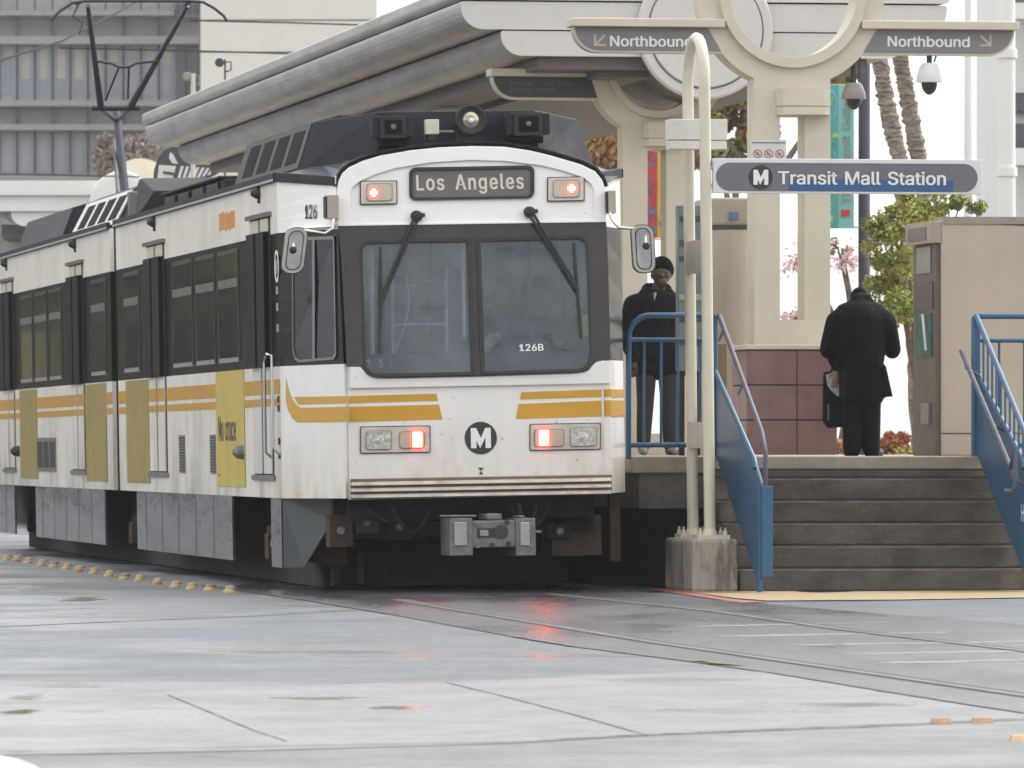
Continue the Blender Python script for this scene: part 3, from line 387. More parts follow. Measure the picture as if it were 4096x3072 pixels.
# lettering: returns flat 2-D triangles fitted to width/height
GL = {"1":[408,[360,-8,61,-8,61,57,360,57,176,466,256,466,256,-8,183,-8,183,395,191,395,69,306,69,388],[11,5,4,11,8,5,8,9,5,9,6,5,11,7,8,10,6,9,10,7,11,7,6,10,1,3,2,1,0,3]],"2":[408,[358,-8,49,-8,49,46,205,211,229,237,248,259,262,279,272,297,278,315,280,334,277,355,270,372,258,386,242,397,223,403,201,405,178,403,159,396,144,384,132,368,125,349,122,318,50,318,56,366,71,402,94,432,125,454,162,468,202,472,243,468,279,454,309,433,332,405,346,372,351,335,349,309,341,283,328,257,309,228,282,195,246,156,145,51,145,59,358,59],[27,29,28,27,30,29,26,30,27,26,31,30,25,31,26,25,32,31,24,15,25,15,32,25,24,16,15,14,32,15,14,33,32,13,33,14,24,17,16,23,17,24,12,33,13,23,18,17,11,33,12,23,19,18,10,33,11,10,34,33,23,20,19,22,20,23,9,34,10,22,21,20,9,35,34,8,35,9,7,35,8,7,36,35,6,36,7,6,37,36,5,37,6,4,37,5,4,38,37,3,38,4,3,39,38,2,39,3,2,40,39,2,42,40,42,41,40,2,43,42,2,0,43,1,0,2]],"3":[408,[281,4,241,-10,196,-14,154,-10,116,1,83,20,57,47,39,80,29,127,105,127,111,100,120,83,134,70,152,61,173,55,197,53,222,55,244,62,263,73,276,88,285,107,288,130,285,152,277,172,264,189,244,203,216,212,181,215,133,215,133,272,251,407,251,399,55,399,55,466,343,466,343,411,182,229,182,268,239,268,281,256,315,234,341,205,357,169,362,130,356,90,340,55,315,26],[32,34,33,32,35,34,32,30,35,30,31,35,31,36,35,32,29,30,29,31,32,29,37,31,37,36,31,28,37,29,28,38,37,28,39,38,28,40,39,28,27,40,27,41,40,26,41,27,25,41,26,25,42,41,24,42,25,23,42,24,22,42,23,22,43,42,21,43,22,20,43,21,20,44,43,7,9,8,7,10,9,19,44,20,7,11,10,19,45,44,18,45,19,7,12,11,6,12,7,17,45,18,6,13,12,16,45,17,6,14,13,15,45,16,15,46,45,6,15,14,6,46,15,5,46,6,5,0,46,4,0,5,4,1,0,3,1,4,3,2,1]],"6":[408,[283,6,246,-9,204,-14,161,-9,124,6,93,31,69,63,54,102,49,146,53,181,64,218,85,260,117,311,223,466,305,466,140,227,117,227,132,252,143,265,157,276,173,284,191,289,212,291,252,286,288,272,318,250,340,220,354,183,358,141,353,99,338,61,314,30,161,63,181,55,204,52,227,55,246,63,263,77,276,95,284,117,287,141,284,167,276,188,263,206,247,219,227,228,204,231,181,228,161,219,144,206,131,189,123,167,121,143,123,117,131,95,144,77],[12,14,13,12,20,14,20,15,14,11,20,12,21,23,22,20,23,21,20,24,23,11,19,20,15,24,20,11,18,19,15,25,24,11,17,18,10,17,11,10,16,17,15,46,25,46,26,25,15,47,46,45,26,46,15,48,47,44,26,45,10,15,16,10,48,15,44,27,26,10,49,48,43,27,44,9,49,10,9,50,49,42,27,43,9,51,50,41,27,42,41,28,27,8,51,9,8,52,51,40,28,41,7,52,8,7,53,52,39,28,40,39,29,28,7,54,53,38,29,39,6,54,7,38,30,29,6,55,54,37,30,38,6,32,55,36,30,37,6,33,32,35,30,36,5,33,6,35,31,30,5,34,33,34,31,35,5,31,34,4,31,5,4,0,31,3,0,4,3,1,0,2,1,3]],"A":[432,[82,-8,3,-8,176,466,254,466,428,-8,350,-8,251,270,241,298,230,332,217,375,198,439,231,439,213,375,199,331,188,297,179,270,325,171,107,171,107,136,325,136],[1,10,2,10,3,2,10,11,3,11,4,3,1,12,10,12,9,10,12,9,11,9,4,11,8,16,9,16,4,9,1,13,12,7,16,8,1,17,13,17,14,13,6,16,7,17,15,14,17,18,15,18,0,15,5,19,6,19,16,6,1,18,17,18,16,17,18,19,16,19,4,16,1,0,18,5,4,19]],"B":[411,[222,-8,46,-8,46,466,217,466,262,462,300,449,329,428,350,402,362,371,366,337,364,308,355,284,342,265,325,251,306,240,291,234,291,243,308,239,331,228,352,210,369,187,381,157,384,123,380,88,367,56,345,29,313,9,272,-4,120,200,120,59,220,59,264,64,291,78,307,98,312,123,309,143,301,161,288,177,271,189,250,197,223,200,120,398,120,265,214,265,236,267,256,274,272,284,284,298,292,315,294,335,289,360,276,380,252,394,215,398],[1,41,2,41,3,2,41,4,3,41,5,4,41,6,5,41,7,6,41,53,7,53,52,7,52,8,7,1,42,41,51,8,52,50,8,51,50,9,8,49,9,50,49,10,9,48,10,49,47,10,48,47,11,10,46,11,47,45,11,46,45,12,11,44,12,45,43,12,44,43,13,12,1,28,42,28,43,42,28,16,43,16,13,43,16,14,13,28,15,16,17,14,16,15,17,14,15,18,17,28,18,15,28,19,18,28,40,19,40,20,19,1,29,28,39,20,40,38,20,39,37,20,38,37,21,20,36,21,37,35,21,36,35,22,21,34,22,35,33,22,34,33,23,22,32,23,33,32,24,23,31,24,32,30,24,31,1,30,29,1,24,30,1,25,24,1,26,25,1,27,26,1,0,27]],"E":[377,[346,-8,46,-8,46,466,343,466,343,398,120,398,120,265,328,265,328,198,120,198,120,59,346,59],[1,5,2,5,3,2,5,4,3,1,6,5,1,9,6,9,7,6,9,8,7,1,10,9,1,11,10,1,0,11]],"G":[468,[343,10,295,-8,242,-14,182,-7,130,16,87,52,55,100,35,160,28,229,35,298,55,357,87,406,130,442,181,465,238,472,275,469,309,461,340,447,368,429,392,406,411,379,426,349,437,306,362,306,352,332,342,349,330,365,315,378,299,388,281,396,261,401,239,402,202,397,169,382,141,358,120,324,106,281,101,229,106,177,120,134,142,100,170,76,204,61,242,56,276,60,306,71,331,90,349,115,361,146,366,192,484,171,246,171,246,238,438,238,438,180,432,125,413,78,383,39],[13,15,14,13,16,15,12,16,13,12,17,16,12,18,17,11,18,12,11,19,18,10,32,11,32,31,11,31,19,11,31,30,19,30,20,19,29,20,30,10,33,32,28,20,29,27,20,28,10,34,33,27,21,20,26,21,27,25,21,26,10,35,34,9,35,10,24,21,25,24,22,21,23,22,24,9,36,35,8,36,9,8,37,36,51,53,52,51,49,53,49,54,53,8,38,37,7,38,8,51,48,49,50,54,49,55,50,54,7,39,38,48,50,51,48,55,50,6,39,7,47,55,48,6,40,39,47,56,55,46,56,47,5,40,6,5,41,40,45,56,46,45,57,56,5,42,41,44,57,45,5,43,42,43,57,44,5,57,43,4,57,5,4,0,57,3,0,4,3,1,0,2,1,3]],"H":[465,[120,-8,46,-8,46,466,120,466,120,268,345,268,345,466,419,466,419,-8,345,-8,345,201,120,201],[1,3,2,1,4,3,5,7,6,5,8,7,1,11,4,11,5,4,11,10,5,10,8,5,1,0,11,9,8,10]],"L":[354,[333,-8,46,-8,46,466,120,466,120,59,333,59],[1,3,2,1,4,3,1,5,4,1,0,5]],"M":[565,[118,-8,46,-8,46,466,142,466,257,171,261,160,266,146,271,130,277,113,283,95,288,78,293,61,300,36,265,36,273,61,278,77,284,94,289,112,295,129,300,145,305,159,310,171,423,466,519,466,519,-8,446,-8,446,262,446,277,446,294,446,313,447,332,447,352,447,372,448,392,448,420,473,420,463,388,456,366,448,344,441,324,435,304,428,287,423,271,418,259,313,-8,252,-8,146,259,141,271,136,286,129,303,123,322,116,343,108,364,101,386,89,420,115,420,116,394,116,375,117,355,117,335,117,315,117,296,118,278,118,262],[1,54,2,54,3,2,54,55,3,55,4,3,21,34,22,34,23,22,34,35,23,35,24,23,1,53,54,56,4,55,21,33,34,36,24,35,57,4,56,21,32,33,37,24,36,1,52,53,58,4,57,21,31,32,38,24,37,1,51,52,59,4,58,21,30,31,39,30,38,30,24,38,1,59,51,59,50,51,1,60,59,50,4,59,21,39,30,39,29,30,21,40,39,49,4,50,1,61,60,21,41,40,48,4,49,1,62,61,21,42,41,47,4,48,1,63,62,21,43,42,46,4,47,1,0,63,21,44,43,45,4,46,45,5,4,20,44,21,45,6,5,19,44,20,45,7,6,18,44,19,45,8,7,17,44,18,45,9,8,16,44,17,45,13,9,13,15,9,15,10,9,15,10,16,10,11,16,11,44,16,13,14,15,12,44,11,45,12,13,45,44,12]],"N":[471,[121,-8,46,-8,46,466,127,466,316,169,324,156,333,140,344,121,356,100,368,77,385,43,357,39,354,73,352,97,352,120,351,141,351,160,351,175,351,466,425,466,425,-8,344,-8,175,257,164,275,153,293,140,314,126,339,110,368,84,413,115,418,117,376,118,346,119,319,120,295,120,276,121,262],[1,28,2,28,3,2,28,29,3,29,4,3,17,19,18,17,20,19,30,4,29,1,27,28,31,26,30,26,4,30,1,31,27,31,26,27,1,32,31,25,4,26,1,33,32,24,4,25,1,34,33,23,4,24,1,35,34,22,4,23,1,0,35,21,4,22,16,20,17,21,5,4,15,20,16,21,6,5,14,20,15,21,7,6,21,13,7,13,8,7,13,8,14,8,20,14,9,20,8,21,12,13,10,20,9,21,11,12,11,20,10,21,20,11]],"P":[400,[120,-8,46,-8,46,466,212,466,262,461,303,446,335,422,358,391,371,354,376,313,371,272,358,235,335,204,303,179,262,164,212,159,90,159,90,226,209,226,240,229,263,238,281,251,292,268,299,289,302,313,299,337,292,358,281,375,263,387,240,396,209,399,120,399],[1,31,2,31,3,2,31,4,3,31,5,4,31,6,5,31,30,6,30,7,6,1,17,31,17,0,31,29,7,30,28,7,29,28,8,7,27,8,28,26,8,27,25,8,26,25,9,8,24,9,25,23,9,24,23,10,9,22,10,23,22,11,10,21,11,22,20,11,21,19,11,20,19,12,11,18,12,19,1,16,17,0,18,17,0,15,18,15,12,18,15,13,12,15,14,13,1,15,16,1,0,15]],"S":[402,[294,2,252,-12,201,-16,153,-12,111,1,77,22,51,49,34,83,25,131,101,131,107,102,117,84,133,70,153,60,176,54,201,52,229,55,254,62,275,73,290,88,300,105,303,125,300,142,292,156,280,167,263,177,242,185,218,192,163,208,111,227,72,254,47,290,38,335,44,374,61,408,87,435,120,455,160,468,204,472,249,468,288,455,321,435,346,408,363,376,370,332,298,332,287,366,267,387,238,400,202,405,176,402,154,396,136,385,122,372,114,356,112,338,115,320,124,306,138,294,156,285,175,277,193,272,240,259,261,253,284,245,306,234,328,220,347,203,362,182,372,156,376,125,370,87,355,53,329,24],[37,39,38,36,39,37,36,40,39,35,40,36,35,41,40,34,41,35,34,42,41,34,49,42,49,48,42,48,43,42,33,50,34,50,49,34,33,51,50,47,43,48,33,52,51,46,43,47,33,53,52,46,44,43,32,53,33,32,54,53,45,44,46,32,55,54,32,56,55,31,56,32,31,57,56,31,58,57,31,59,58,30,59,31,30,60,59,30,61,60,30,62,61,30,63,62,29,63,30,29,64,63,29,65,64,29,66,65,28,66,29,28,67,66,27,67,28,27,68,67,26,68,27,25,68,26,25,69,68,24,69,25,23,69,24,22,69,23,22,70,69,21,70,22,7,9,8,7,10,9,20,70,21,20,71,70,19,71,20,7,11,10,18,71,19,18,72,71,7,12,11,6,12,7,17,72,18,6,13,12,16,72,17,6,14,13,15,72,16,6,15,14,15,73,72,6,73,15,5,73,6,5,0,73,4,0,5,4,1,0,3,1,4,3,2,1]],"T":[404,[165,398,20,398,20,466,383,466,383,398,239,398,239,-8,165,-8],[1,3,2,1,4,3,0,4,1,7,5,0,5,4,0,7,6,5]],"a":[350,[197,-7,172,-14,144,-16,111,-13,81,-3,56,13,36,36,23,64,19,97,22,126,32,149,47,167,66,181,87,191,111,197,135,202,159,206,187,209,209,212,225,215,234,218,238,222,240,230,240,231,238,249,233,263,224,274,212,282,196,288,176,290,155,288,137,283,123,275,112,265,103,254,94,237,25,257,45,295,65,318,90,334,117,346,146,352,174,354,195,353,217,349,240,342,262,331,281,315,297,292,308,263,311,227,311,-8,241,-8,241,39,250,39,244,30,232,16,217,4,120,55,135,50,153,49,180,52,201,60,218,72,230,88,237,106,240,125,240,155,246,160,236,156,223,153,210,150,195,148,181,146,169,144,159,143,141,140,124,135,110,128,99,120,93,109,91,94,93,81,98,70,107,61],[41,43,42,41,44,43,40,44,41,40,45,44,39,45,40,39,46,45,38,46,39,38,47,46,37,47,38,37,48,47,36,30,37,30,29,37,29,48,37,29,28,48,28,49,48,36,31,30,27,49,28,36,32,31,26,49,27,36,33,32,25,49,26,36,34,33,24,49,25,24,50,49,35,34,36,23,50,24,22,50,23,21,50,22,21,51,50,20,51,21,19,68,20,68,51,20,18,68,19,17,68,18,16,68,17,15,68,16,14,68,15,13,68,14,12,68,13,11,68,12,10,68,11,10,69,68,67,51,68,10,70,69,66,51,67,10,71,70,10,72,71,9,72,10,9,74,72,74,73,72,9,75,74,9,76,75,9,77,76,9,78,77,9,79,78,8,79,9,65,51,66,8,80,79,8,81,80,64,51,65,7,81,8,7,82,81,63,51,64,7,83,82,62,54,63,54,51,63,7,84,83,6,84,7,6,58,84,61,54,62,6,59,58,60,54,61,6,60,59,6,53,60,53,54,60,6,56,53,56,52,53,55,51,54,5,56,6,56,51,55,5,57,56,52,51,56,4,57,5,4,0,57,3,0,4,3,1,0,2,1,3]],"b":[382,[286,8,249,-10,207,-16,176,-13,152,-4,132,9,118,23,107,37,102,45,109,45,109,-8,39,-8,39,466,110,466,110,295,102,295,107,303,118,316,132,330,151,343,175,351,206,354,249,348,286,331,317,304,340,267,355,222,359,170,355,118,340,73,317,36,150,65,172,54,198,50,225,54,247,66,264,84,277,108,285,137,287,171,285,203,277,232,264,256,247,274,225,285,198,289,171,285,150,274,133,257,120,234,112,205,110,171,112,136,120,107,133,83],[11,13,12,11,15,13,15,16,13,16,14,13,20,22,21,19,22,20,19,23,22,18,23,19,18,24,23,17,24,18,16,24,17,16,44,24,44,25,24,14,45,16,45,44,16,11,14,15,11,49,14,49,48,14,48,47,14,47,46,14,46,45,14,43,25,44,42,25,43,42,26,25,41,26,42,11,50,49,40,26,41,40,27,26,11,51,50,39,27,40,11,52,51,38,27,39,38,28,27,37,28,38,11,53,52,37,29,28,36,29,37,11,54,53,35,29,36,11,8,54,8,31,54,35,30,29,34,30,35,8,32,31,33,30,34,8,33,32,8,9,33,9,30,33,11,7,8,10,6,9,6,30,9,11,6,7,6,0,30,11,10,6,5,0,6,4,0,5,4,1,0,3,1,4,3,2,1]],"c":[356,[237,-8,212,-14,186,-16,141,-10,101,8,68,36,43,73,28,118,23,169,28,220,43,266,68,303,101,331,141,348,186,354,212,352,236,347,259,339,279,327,297,312,312,295,325,274,336,244,267,226,261,245,255,256,247,265,238,273,227,280,215,285,202,288,187,289,158,285,136,273,118,254,105,229,97,201,95,169,97,137,105,109,118,84,136,66,158,54,187,50,202,51,216,54,228,59,239,66,248,74,256,84,262,95,269,115,337,98,326,67,314,46,298,28,280,13,260,0],[13,15,14,13,16,15,12,16,13,12,17,16,12,18,17,11,18,12,11,19,18,11,20,19,10,32,11,32,31,11,31,20,11,31,30,20,30,21,20,29,21,30,28,21,29,10,33,32,27,21,28,27,22,21,26,22,27,10,34,33,9,34,10,25,22,26,24,22,25,9,35,34,23,22,24,9,36,35,8,36,9,8,37,36,8,38,37,7,38,8,7,39,38,6,39,7,50,52,51,6,40,39,50,53,52,49,53,50,6,41,40,48,53,49,47,53,48,5,41,6,47,54,53,46,54,47,5,42,41,45,54,46,44,54,45,5,43,42,43,54,44,5,54,43,5,55,54,4,55,5,4,56,55,4,57,56,3,57,4,3,0,57,3,1,0,2,1,3]],"d":[382,[231,-4,206,-13,176,-16,133,-10,96,8,65,36,42,73,27,118,23,170,27,222,42,267,65,304,96,331,134,348,176,354,207,351,231,343,250,330,265,317,275,303,280,295,272,295,272,466,343,466,343,-8,273,-8,273,45,280,45,275,37,264,23,250,9,136,66,157,54,184,50,210,54,232,65,249,83,262,107,270,136,272,171,270,205,262,234,249,257,232,274,211,285,184,289,157,285,135,274,118,256,105,232,97,203,95,171,97,137,105,108,118,84],[21,23,22,21,19,23,19,20,23,20,24,23,13,15,14,13,16,15,12,16,13,12,17,16,11,17,12,11,18,17,11,19,18,10,46,11,46,19,11,46,45,19,45,21,19,45,20,21,45,44,20,44,43,20,43,42,20,42,41,20,41,24,20,10,47,46,10,48,47,9,48,10,9,49,48,40,24,41,9,50,49,8,50,9,39,24,40,8,51,50,38,24,39,8,52,51,7,52,8,7,53,52,37,24,38,6,53,7,6,54,53,36,24,37,6,31,54,35,27,36,27,24,36,5,31,6,5,32,31,34,27,35,5,33,32,33,27,34,5,26,33,26,27,33,5,29,26,29,25,26,28,24,27,29,24,28,4,29,5,4,30,29,25,24,29,4,0,30,3,0,4,3,1,0,2,1,3]],"e":[364,[257,-4,226,-13,191,-16,142,-10,101,8,67,36,43,73,28,117,23,168,28,219,42,264,67,302,99,330,139,348,184,354,214,352,242,344,269,331,293,313,313,288,329,257,339,219,342,175,342,144,59,144,59,207,331,207,272,168,268,212,260,238,248,260,232,276,211,286,185,289,158,285,136,275,118,259,105,239,97,215,94,189,94,160,98,127,107,99,121,78,140,62,164,53,191,50,209,51,226,55,239,62,251,71,260,83,271,104,340,87,325,53,307,30,285,11],[13,15,14,13,16,15,12,16,13,12,17,16,12,18,17,11,18,12,11,19,18,10,34,11,34,33,11,33,19,11,32,19,33,32,20,19,31,20,32,10,35,34,30,20,31,10,36,35,9,36,10,29,20,30,9,37,36,29,21,20,9,38,37,28,21,29,8,25,9,25,38,9,28,26,21,26,22,21,25,39,38,27,26,28,8,24,25,39,26,25,39,22,26,40,22,39,40,23,22,7,24,8,41,23,40,7,41,24,41,23,24,7,42,41,6,42,7,51,53,52,6,43,42,51,54,53,50,54,51,6,44,43,5,44,6,49,54,50,5,45,44,48,54,49,47,54,48,5,46,45,47,55,54,46,55,47,5,55,46,4,55,5,4,56,55,4,0,56,3,0,4,3,1,0,2,1,3]],"f":[228,[-2,349,213,349,213,286,-2,286,136,-8,64,-8,64,389,68,417,79,442,96,461,118,474,143,482,168,485,187,484,202,482,213,479,228,474,210,411,198,415,192,417,184,418,176,418,157,416,145,408,138,396,136,376],[11,13,12,11,14,13,10,14,11,10,15,14,10,16,15,9,16,10,9,17,16,8,19,9,19,18,9,18,17,9,7,21,8,21,20,8,20,19,8,7,22,21,6,22,7,6,23,22,6,24,23,6,25,24,5,25,6,5,4,25,3,1,0,3,2,1]],"g":[383,[265,-130,227,-140,186,-144,150,-141,118,-133,91,-121,69,-105,51,-87,34,-60,94,-26,106,-43,115,-54,127,-64,142,-72,161,-78,186,-79,221,-75,249,-61,266,-39,272,-5,272,53,280,53,275,45,264,32,250,18,230,7,206,-1,175,-4,134,1,97,17,66,43,42,77,27,121,23,172,27,223,42,267,66,304,97,331,134,348,176,354,207,351,232,343,251,331,265,317,276,303,281,295,274,295,274,349,343,349,343,-8,338,-51,322,-85,297,-112,135,75,157,65,184,61,211,65,233,74,250,90,262,112,270,140,273,173,270,206,263,234,250,257,233,274,211,285,184,289,157,285,135,274,118,256,105,233,97,205,95,173,97,141,105,113,118,91],[38,40,39,38,41,40,46,44,47,44,48,47,44,45,48,45,49,48,37,41,38,37,42,41,36,42,37,36,43,42,36,44,43,35,44,36,35,68,44,68,67,44,67,46,44,67,45,46,67,66,45,66,65,45,65,64,45,64,63,45,63,49,45,35,69,68,35,70,69,34,70,35,34,71,70,62,49,63,34,72,71,33,72,34,61,49,62,33,73,72,60,49,61,33,74,73,32,74,33,32,75,74,59,49,60,31,75,32,31,76,75,58,49,59,31,53,76,57,21,58,21,49,58,30,53,31,30,54,53,56,21,57,30,55,54,55,21,56,30,20,55,20,21,55,30,23,20,23,19,20,22,49,21,23,49,22,29,23,30,29,24,23,19,49,23,29,25,24,28,25,29,28,26,25,27,26,28,18,49,19,18,50,49,8,10,9,17,50,18,8,11,10,17,51,50,8,12,11,7,12,8,16,51,17,7,13,12,7,14,13,15,51,16,7,15,14,7,51,15,7,52,51,6,52,7,5,52,6,5,0,52,4,0,5,4,1,0,3,1,4,3,2,1]],"h":[369,[121,251,113,230,110,204,110,-8,39,-8,39,466,110,466,110,251,79,251,104,304,132,333,166,349,205,354,239,350,270,339,295,319,314,292,326,258,330,217,330,-8,258,-8,258,211,253,245,240,268,218,283,189,288,168,286,149,278,133,267],[4,6,5,4,8,6,8,9,6,9,7,6,11,13,12,11,14,13,10,14,11,10,15,14,9,15,10,9,16,15,7,27,9,27,26,9,26,25,9,25,16,9,25,24,16,24,17,16,23,17,24,7,28,27,22,17,23,7,0,28,22,18,17,4,7,8,4,1,7,1,0,7,21,18,22,4,2,1,21,19,18,20,19,21,4,3,2]],"i":[150,[108,403,93,393,75,390,58,394,43,403,32,418,29,435,32,452,43,467,58,476,75,480,93,476,108,467,118,452,122,435,118,418,110,-8,39,-8,39,349,110,349],[17,19,18,17,16,19,9,11,10,9,12,11,8,12,9,8,13,12,7,13,8,6,13,7,6,14,13,5,14,6,5,15,14,4,15,5,4,0,15,3,0,4,3,1,0,2,1,3]],"k":[343,[163,171,91,104,91,199,105,199,253,349,343,349,169,171,110,-8,39,-8,39,466,110,466,352,-8,261,-8,122,168,173,218],[8,10,9,8,2,10,2,3,10,3,7,10,3,5,4,3,14,5,14,6,5,3,13,14,6,11,14,8,1,2,7,13,3,1,6,0,1,11,6,7,12,13,8,11,1,7,11,8,12,11,7]],"l":[170,[147,-9,136,-10,125,-10,88,-5,61,12,44,40,39,75,39,466,110,466,110,89,112,71,115,61,120,57,132,55,138,55,143,55,147,56,159,58,172,-4,156,-7],[6,8,7,6,9,8,6,10,9,5,10,6,5,11,10,5,12,11,16,18,17,5,13,12,15,18,16,14,18,15,13,18,14,5,18,13,4,18,5,3,18,4,3,19,18,2,19,3,2,0,19,2,1,0]],"m":[549,[110,-8,39,-8,39,349,109,349,109,258,85,258,99,294,113,316,131,334,151,346,174,353,198,356,234,350,264,331,285,302,300,257,270,257,283,292,297,314,316,332,339,345,365,353,393,356,423,352,451,342,475,324,494,300,505,268,509,230,509,-8,438,-8,438,228,433,257,420,275,400,286,377,289,357,287,341,281,328,271,318,257,312,241,310,222,310,-8,239,-8,239,233,234,256,222,274,203,285,179,289,162,287,146,281,132,271,120,256,113,238,110,214],[10,12,11,21,23,22,9,12,10,20,23,21,20,24,23,9,13,12,1,5,2,5,3,2,5,6,3,6,4,3,8,13,9,19,24,20,19,25,24,7,13,8,18,25,19,7,14,13,18,26,25,6,14,7,17,26,18,6,17,14,17,15,14,17,35,26,35,34,26,34,27,26,4,50,6,50,49,6,49,48,6,48,17,6,48,47,17,47,16,17,15,37,17,37,36,17,36,35,17,33,27,34,46,16,47,4,51,50,15,38,37,32,27,33,45,16,46,15,39,38,4,52,51,32,28,27,1,4,5,1,53,4,53,52,4,15,40,39,45,15,16,45,40,15,31,28,32,44,40,45,44,41,40,1,54,53,43,41,44,31,29,28,30,29,31,43,42,41,1,0,54]],"n":[369,[121,251,113,230,110,204,110,-8,39,-8,39,349,109,349,109,251,79,251,104,304,132,333,166,349,205,354,239,350,269,339,295,319,314,292,326,258,330,217,330,-8,258,-8,258,211,253,245,240,268,218,283,189,288,168,286,149,278,133,267],[11,13,12,11,14,13,4,8,5,8,6,5,8,9,6,9,7,6,10,14,11,10,15,14,9,15,10,9,16,15,7,27,9,27,26,9,26,25,9,25,16,9,25,24,16,24,17,16,23,17,24,7,28,27,22,17,23,7,0,28,22,18,17,4,7,8,4,1,7,1,0,7,21,18,22,4,2,1,21,19,18,20,19,21,4,3,2]],"o":[374,[273,8,233,-10,187,-16,141,-10,101,8,68,36,43,73,28,118,23,169,28,220,43,266,68,303,101,331,141,348,187,354,233,348,273,331,306,303,331,266,346,220,351,169,346,118,331,73,306,36,136,66,158,54,187,50,215,54,238,66,256,84,269,109,277,137,279,169,277,200,269,229,256,254,238,273,215,285,187,289,158,285,136,273,118,254,105,229,97,201,95,169,97,137,105,109,118,84],[13,15,14,13,16,15,12,16,13,12,17,16,11,17,12,11,38,17,38,37,17,37,18,17,10,39,11,39,38,11,10,40,39,36,18,37,10,41,40,35,18,36,9,41,10,35,19,18,9,42,41,34,19,35,9,43,42,33,19,34,8,43,9,33,20,19,8,44,43,32,20,33,8,45,44,31,20,32,31,21,20,7,45,8,7,46,45,30,21,31,30,22,21,6,46,7,29,22,30,6,47,46,28,22,29,6,24,47,28,23,22,5,24,6,27,23,28,5,25,24,26,23,27,5,26,25,5,23,26,4,23,5,4,0,23,3,0,4,3,1,0,2,1,3]],"r":[233,[110,-8,39,-8,39,349,109,349,109,297,99,297,111,317,133,337,160,350,191,354,199,354,207,354,214,354,227,353,227,280,214,283,206,284,196,285,187,285,165,283,147,276,132,265,120,251,113,234,110,213],[8,10,9,8,11,10,8,12,11,8,13,12,8,14,13,7,14,8,1,3,2,1,5,3,5,4,3,6,14,7,5,16,6,16,15,6,15,14,6,1,23,5,23,22,5,22,21,5,21,20,5,20,19,5,19,18,5,18,17,5,17,16,5,1,24,23,1,0,24]],"s":[328,[237,-2,203,-12,164,-16,129,-13,98,-5,71,9,49,29,33,54,22,91,89,105,102,76,116,61,137,52,163,49,193,53,215,63,229,77,233,93,230,106,223,116,209,125,189,132,132,145,90,160,59,182,40,211,34,246,38,277,52,303,73,325,100,341,132,351,168,354,202,351,232,343,256,329,275,310,290,288,303,255,237,240,226,263,213,278,195,288,169,291,143,288,123,278,110,265,106,249,109,236,117,225,133,216,157,208,209,196,251,182,282,160,300,131,306,96,302,65,288,38,266,15],[31,33,32,31,34,33,30,34,31,30,35,34,29,35,30,29,36,35,28,36,29,28,37,36,27,43,28,43,37,28,27,44,43,42,37,43,42,38,37,27,45,44,41,38,42,27,46,45,40,38,41,26,46,27,26,47,46,39,38,40,26,48,47,25,48,26,25,49,48,25,50,49,25,51,50,24,51,25,24,52,51,24,53,52,24,54,53,23,54,24,23,55,54,22,55,23,21,55,22,20,55,21,20,56,55,19,56,20,18,56,19,17,56,18,8,10,9,17,57,56,16,57,17,7,10,8,15,57,16,7,11,10,15,58,57,14,58,15,7,12,11,6,12,7,13,58,14,6,13,12,6,58,13,6,59,58,5,59,6,5,0,59,4,0,5,4,1,0,3,1,4,3,2,1]],"t":[205,[-2,349,192,349,192,286,-2,286,50,83,50,432,121,432,121,88,124,71,129,61,138,55,154,53,159,53,166,54,173,55,188,58,201,-4,185,-9,174,-11,162,-11,151,-12,109,-6,77,13,57,44],[4,6,5,4,7,6,3,1,0,3,2,1,4,8,7,23,8,4,23,9,8,23,10,9,14,16,15,23,11,10,13,16,14,12,16,13,11,16,12,23,16,11,22,16,23,21,16,22,21,17,16,20,17,21,20,18,17,20,19,18]],"u":[369,[236,9,202,-8,164,-13,130,-9,99,3,74,22,55,49,43,84,39,125,39,349,110,349,110,130,115,97,129,73,151,58,180,53,201,56,220,63,236,75,248,91,256,112,258,138,258,349,330,349,330,-8,260,-8,260,91,289,91,264,37],[8,10,9,8,11,10,21,23,22,21,27,23,27,24,23,20,27,21,8,12,11,7,12,8,19,27,20,7,13,12,18,26,19,26,27,19,18,25,26,28,24,27,6,13,7,17,25,18,6,14,13,16,25,17,6,15,14,15,25,16,6,0,15,0,25,15,5,0,6,0,24,28,4,0,5,4,1,0,25,24,0,3,1,4,3,2,1]],"y":[350,[57,-137,47,-135,33,-130,49,-68,65,-71,80,-73,92,-72,102,-68,111,-61,120,-48,128,-29,138,-1,4,349,82,349,156,142,167,111,176,80,184,50,196,11,155,11,166,50,174,80,183,111,194,142,269,349,346,349,191,-55,179,-81,165,-102,148,-118,129,-130,107,-136,83,-139,69,-138],[11,13,12,11,14,13,23,25,24,23,18,25,18,26,25,11,15,14,22,18,23,21,16,22,16,18,22,11,21,15,21,16,15,11,20,21,17,18,16,11,19,20,11,18,19,11,26,18,10,26,11,9,26,10,8,26,9,8,27,26,7,27,8,2,4,3,6,27,7,2,5,4,5,27,6,2,27,5,2,28,27,2,29,28,2,30,29,2,31,30,1,31,2,0,31,1,0,32,31,33,32,0]]}
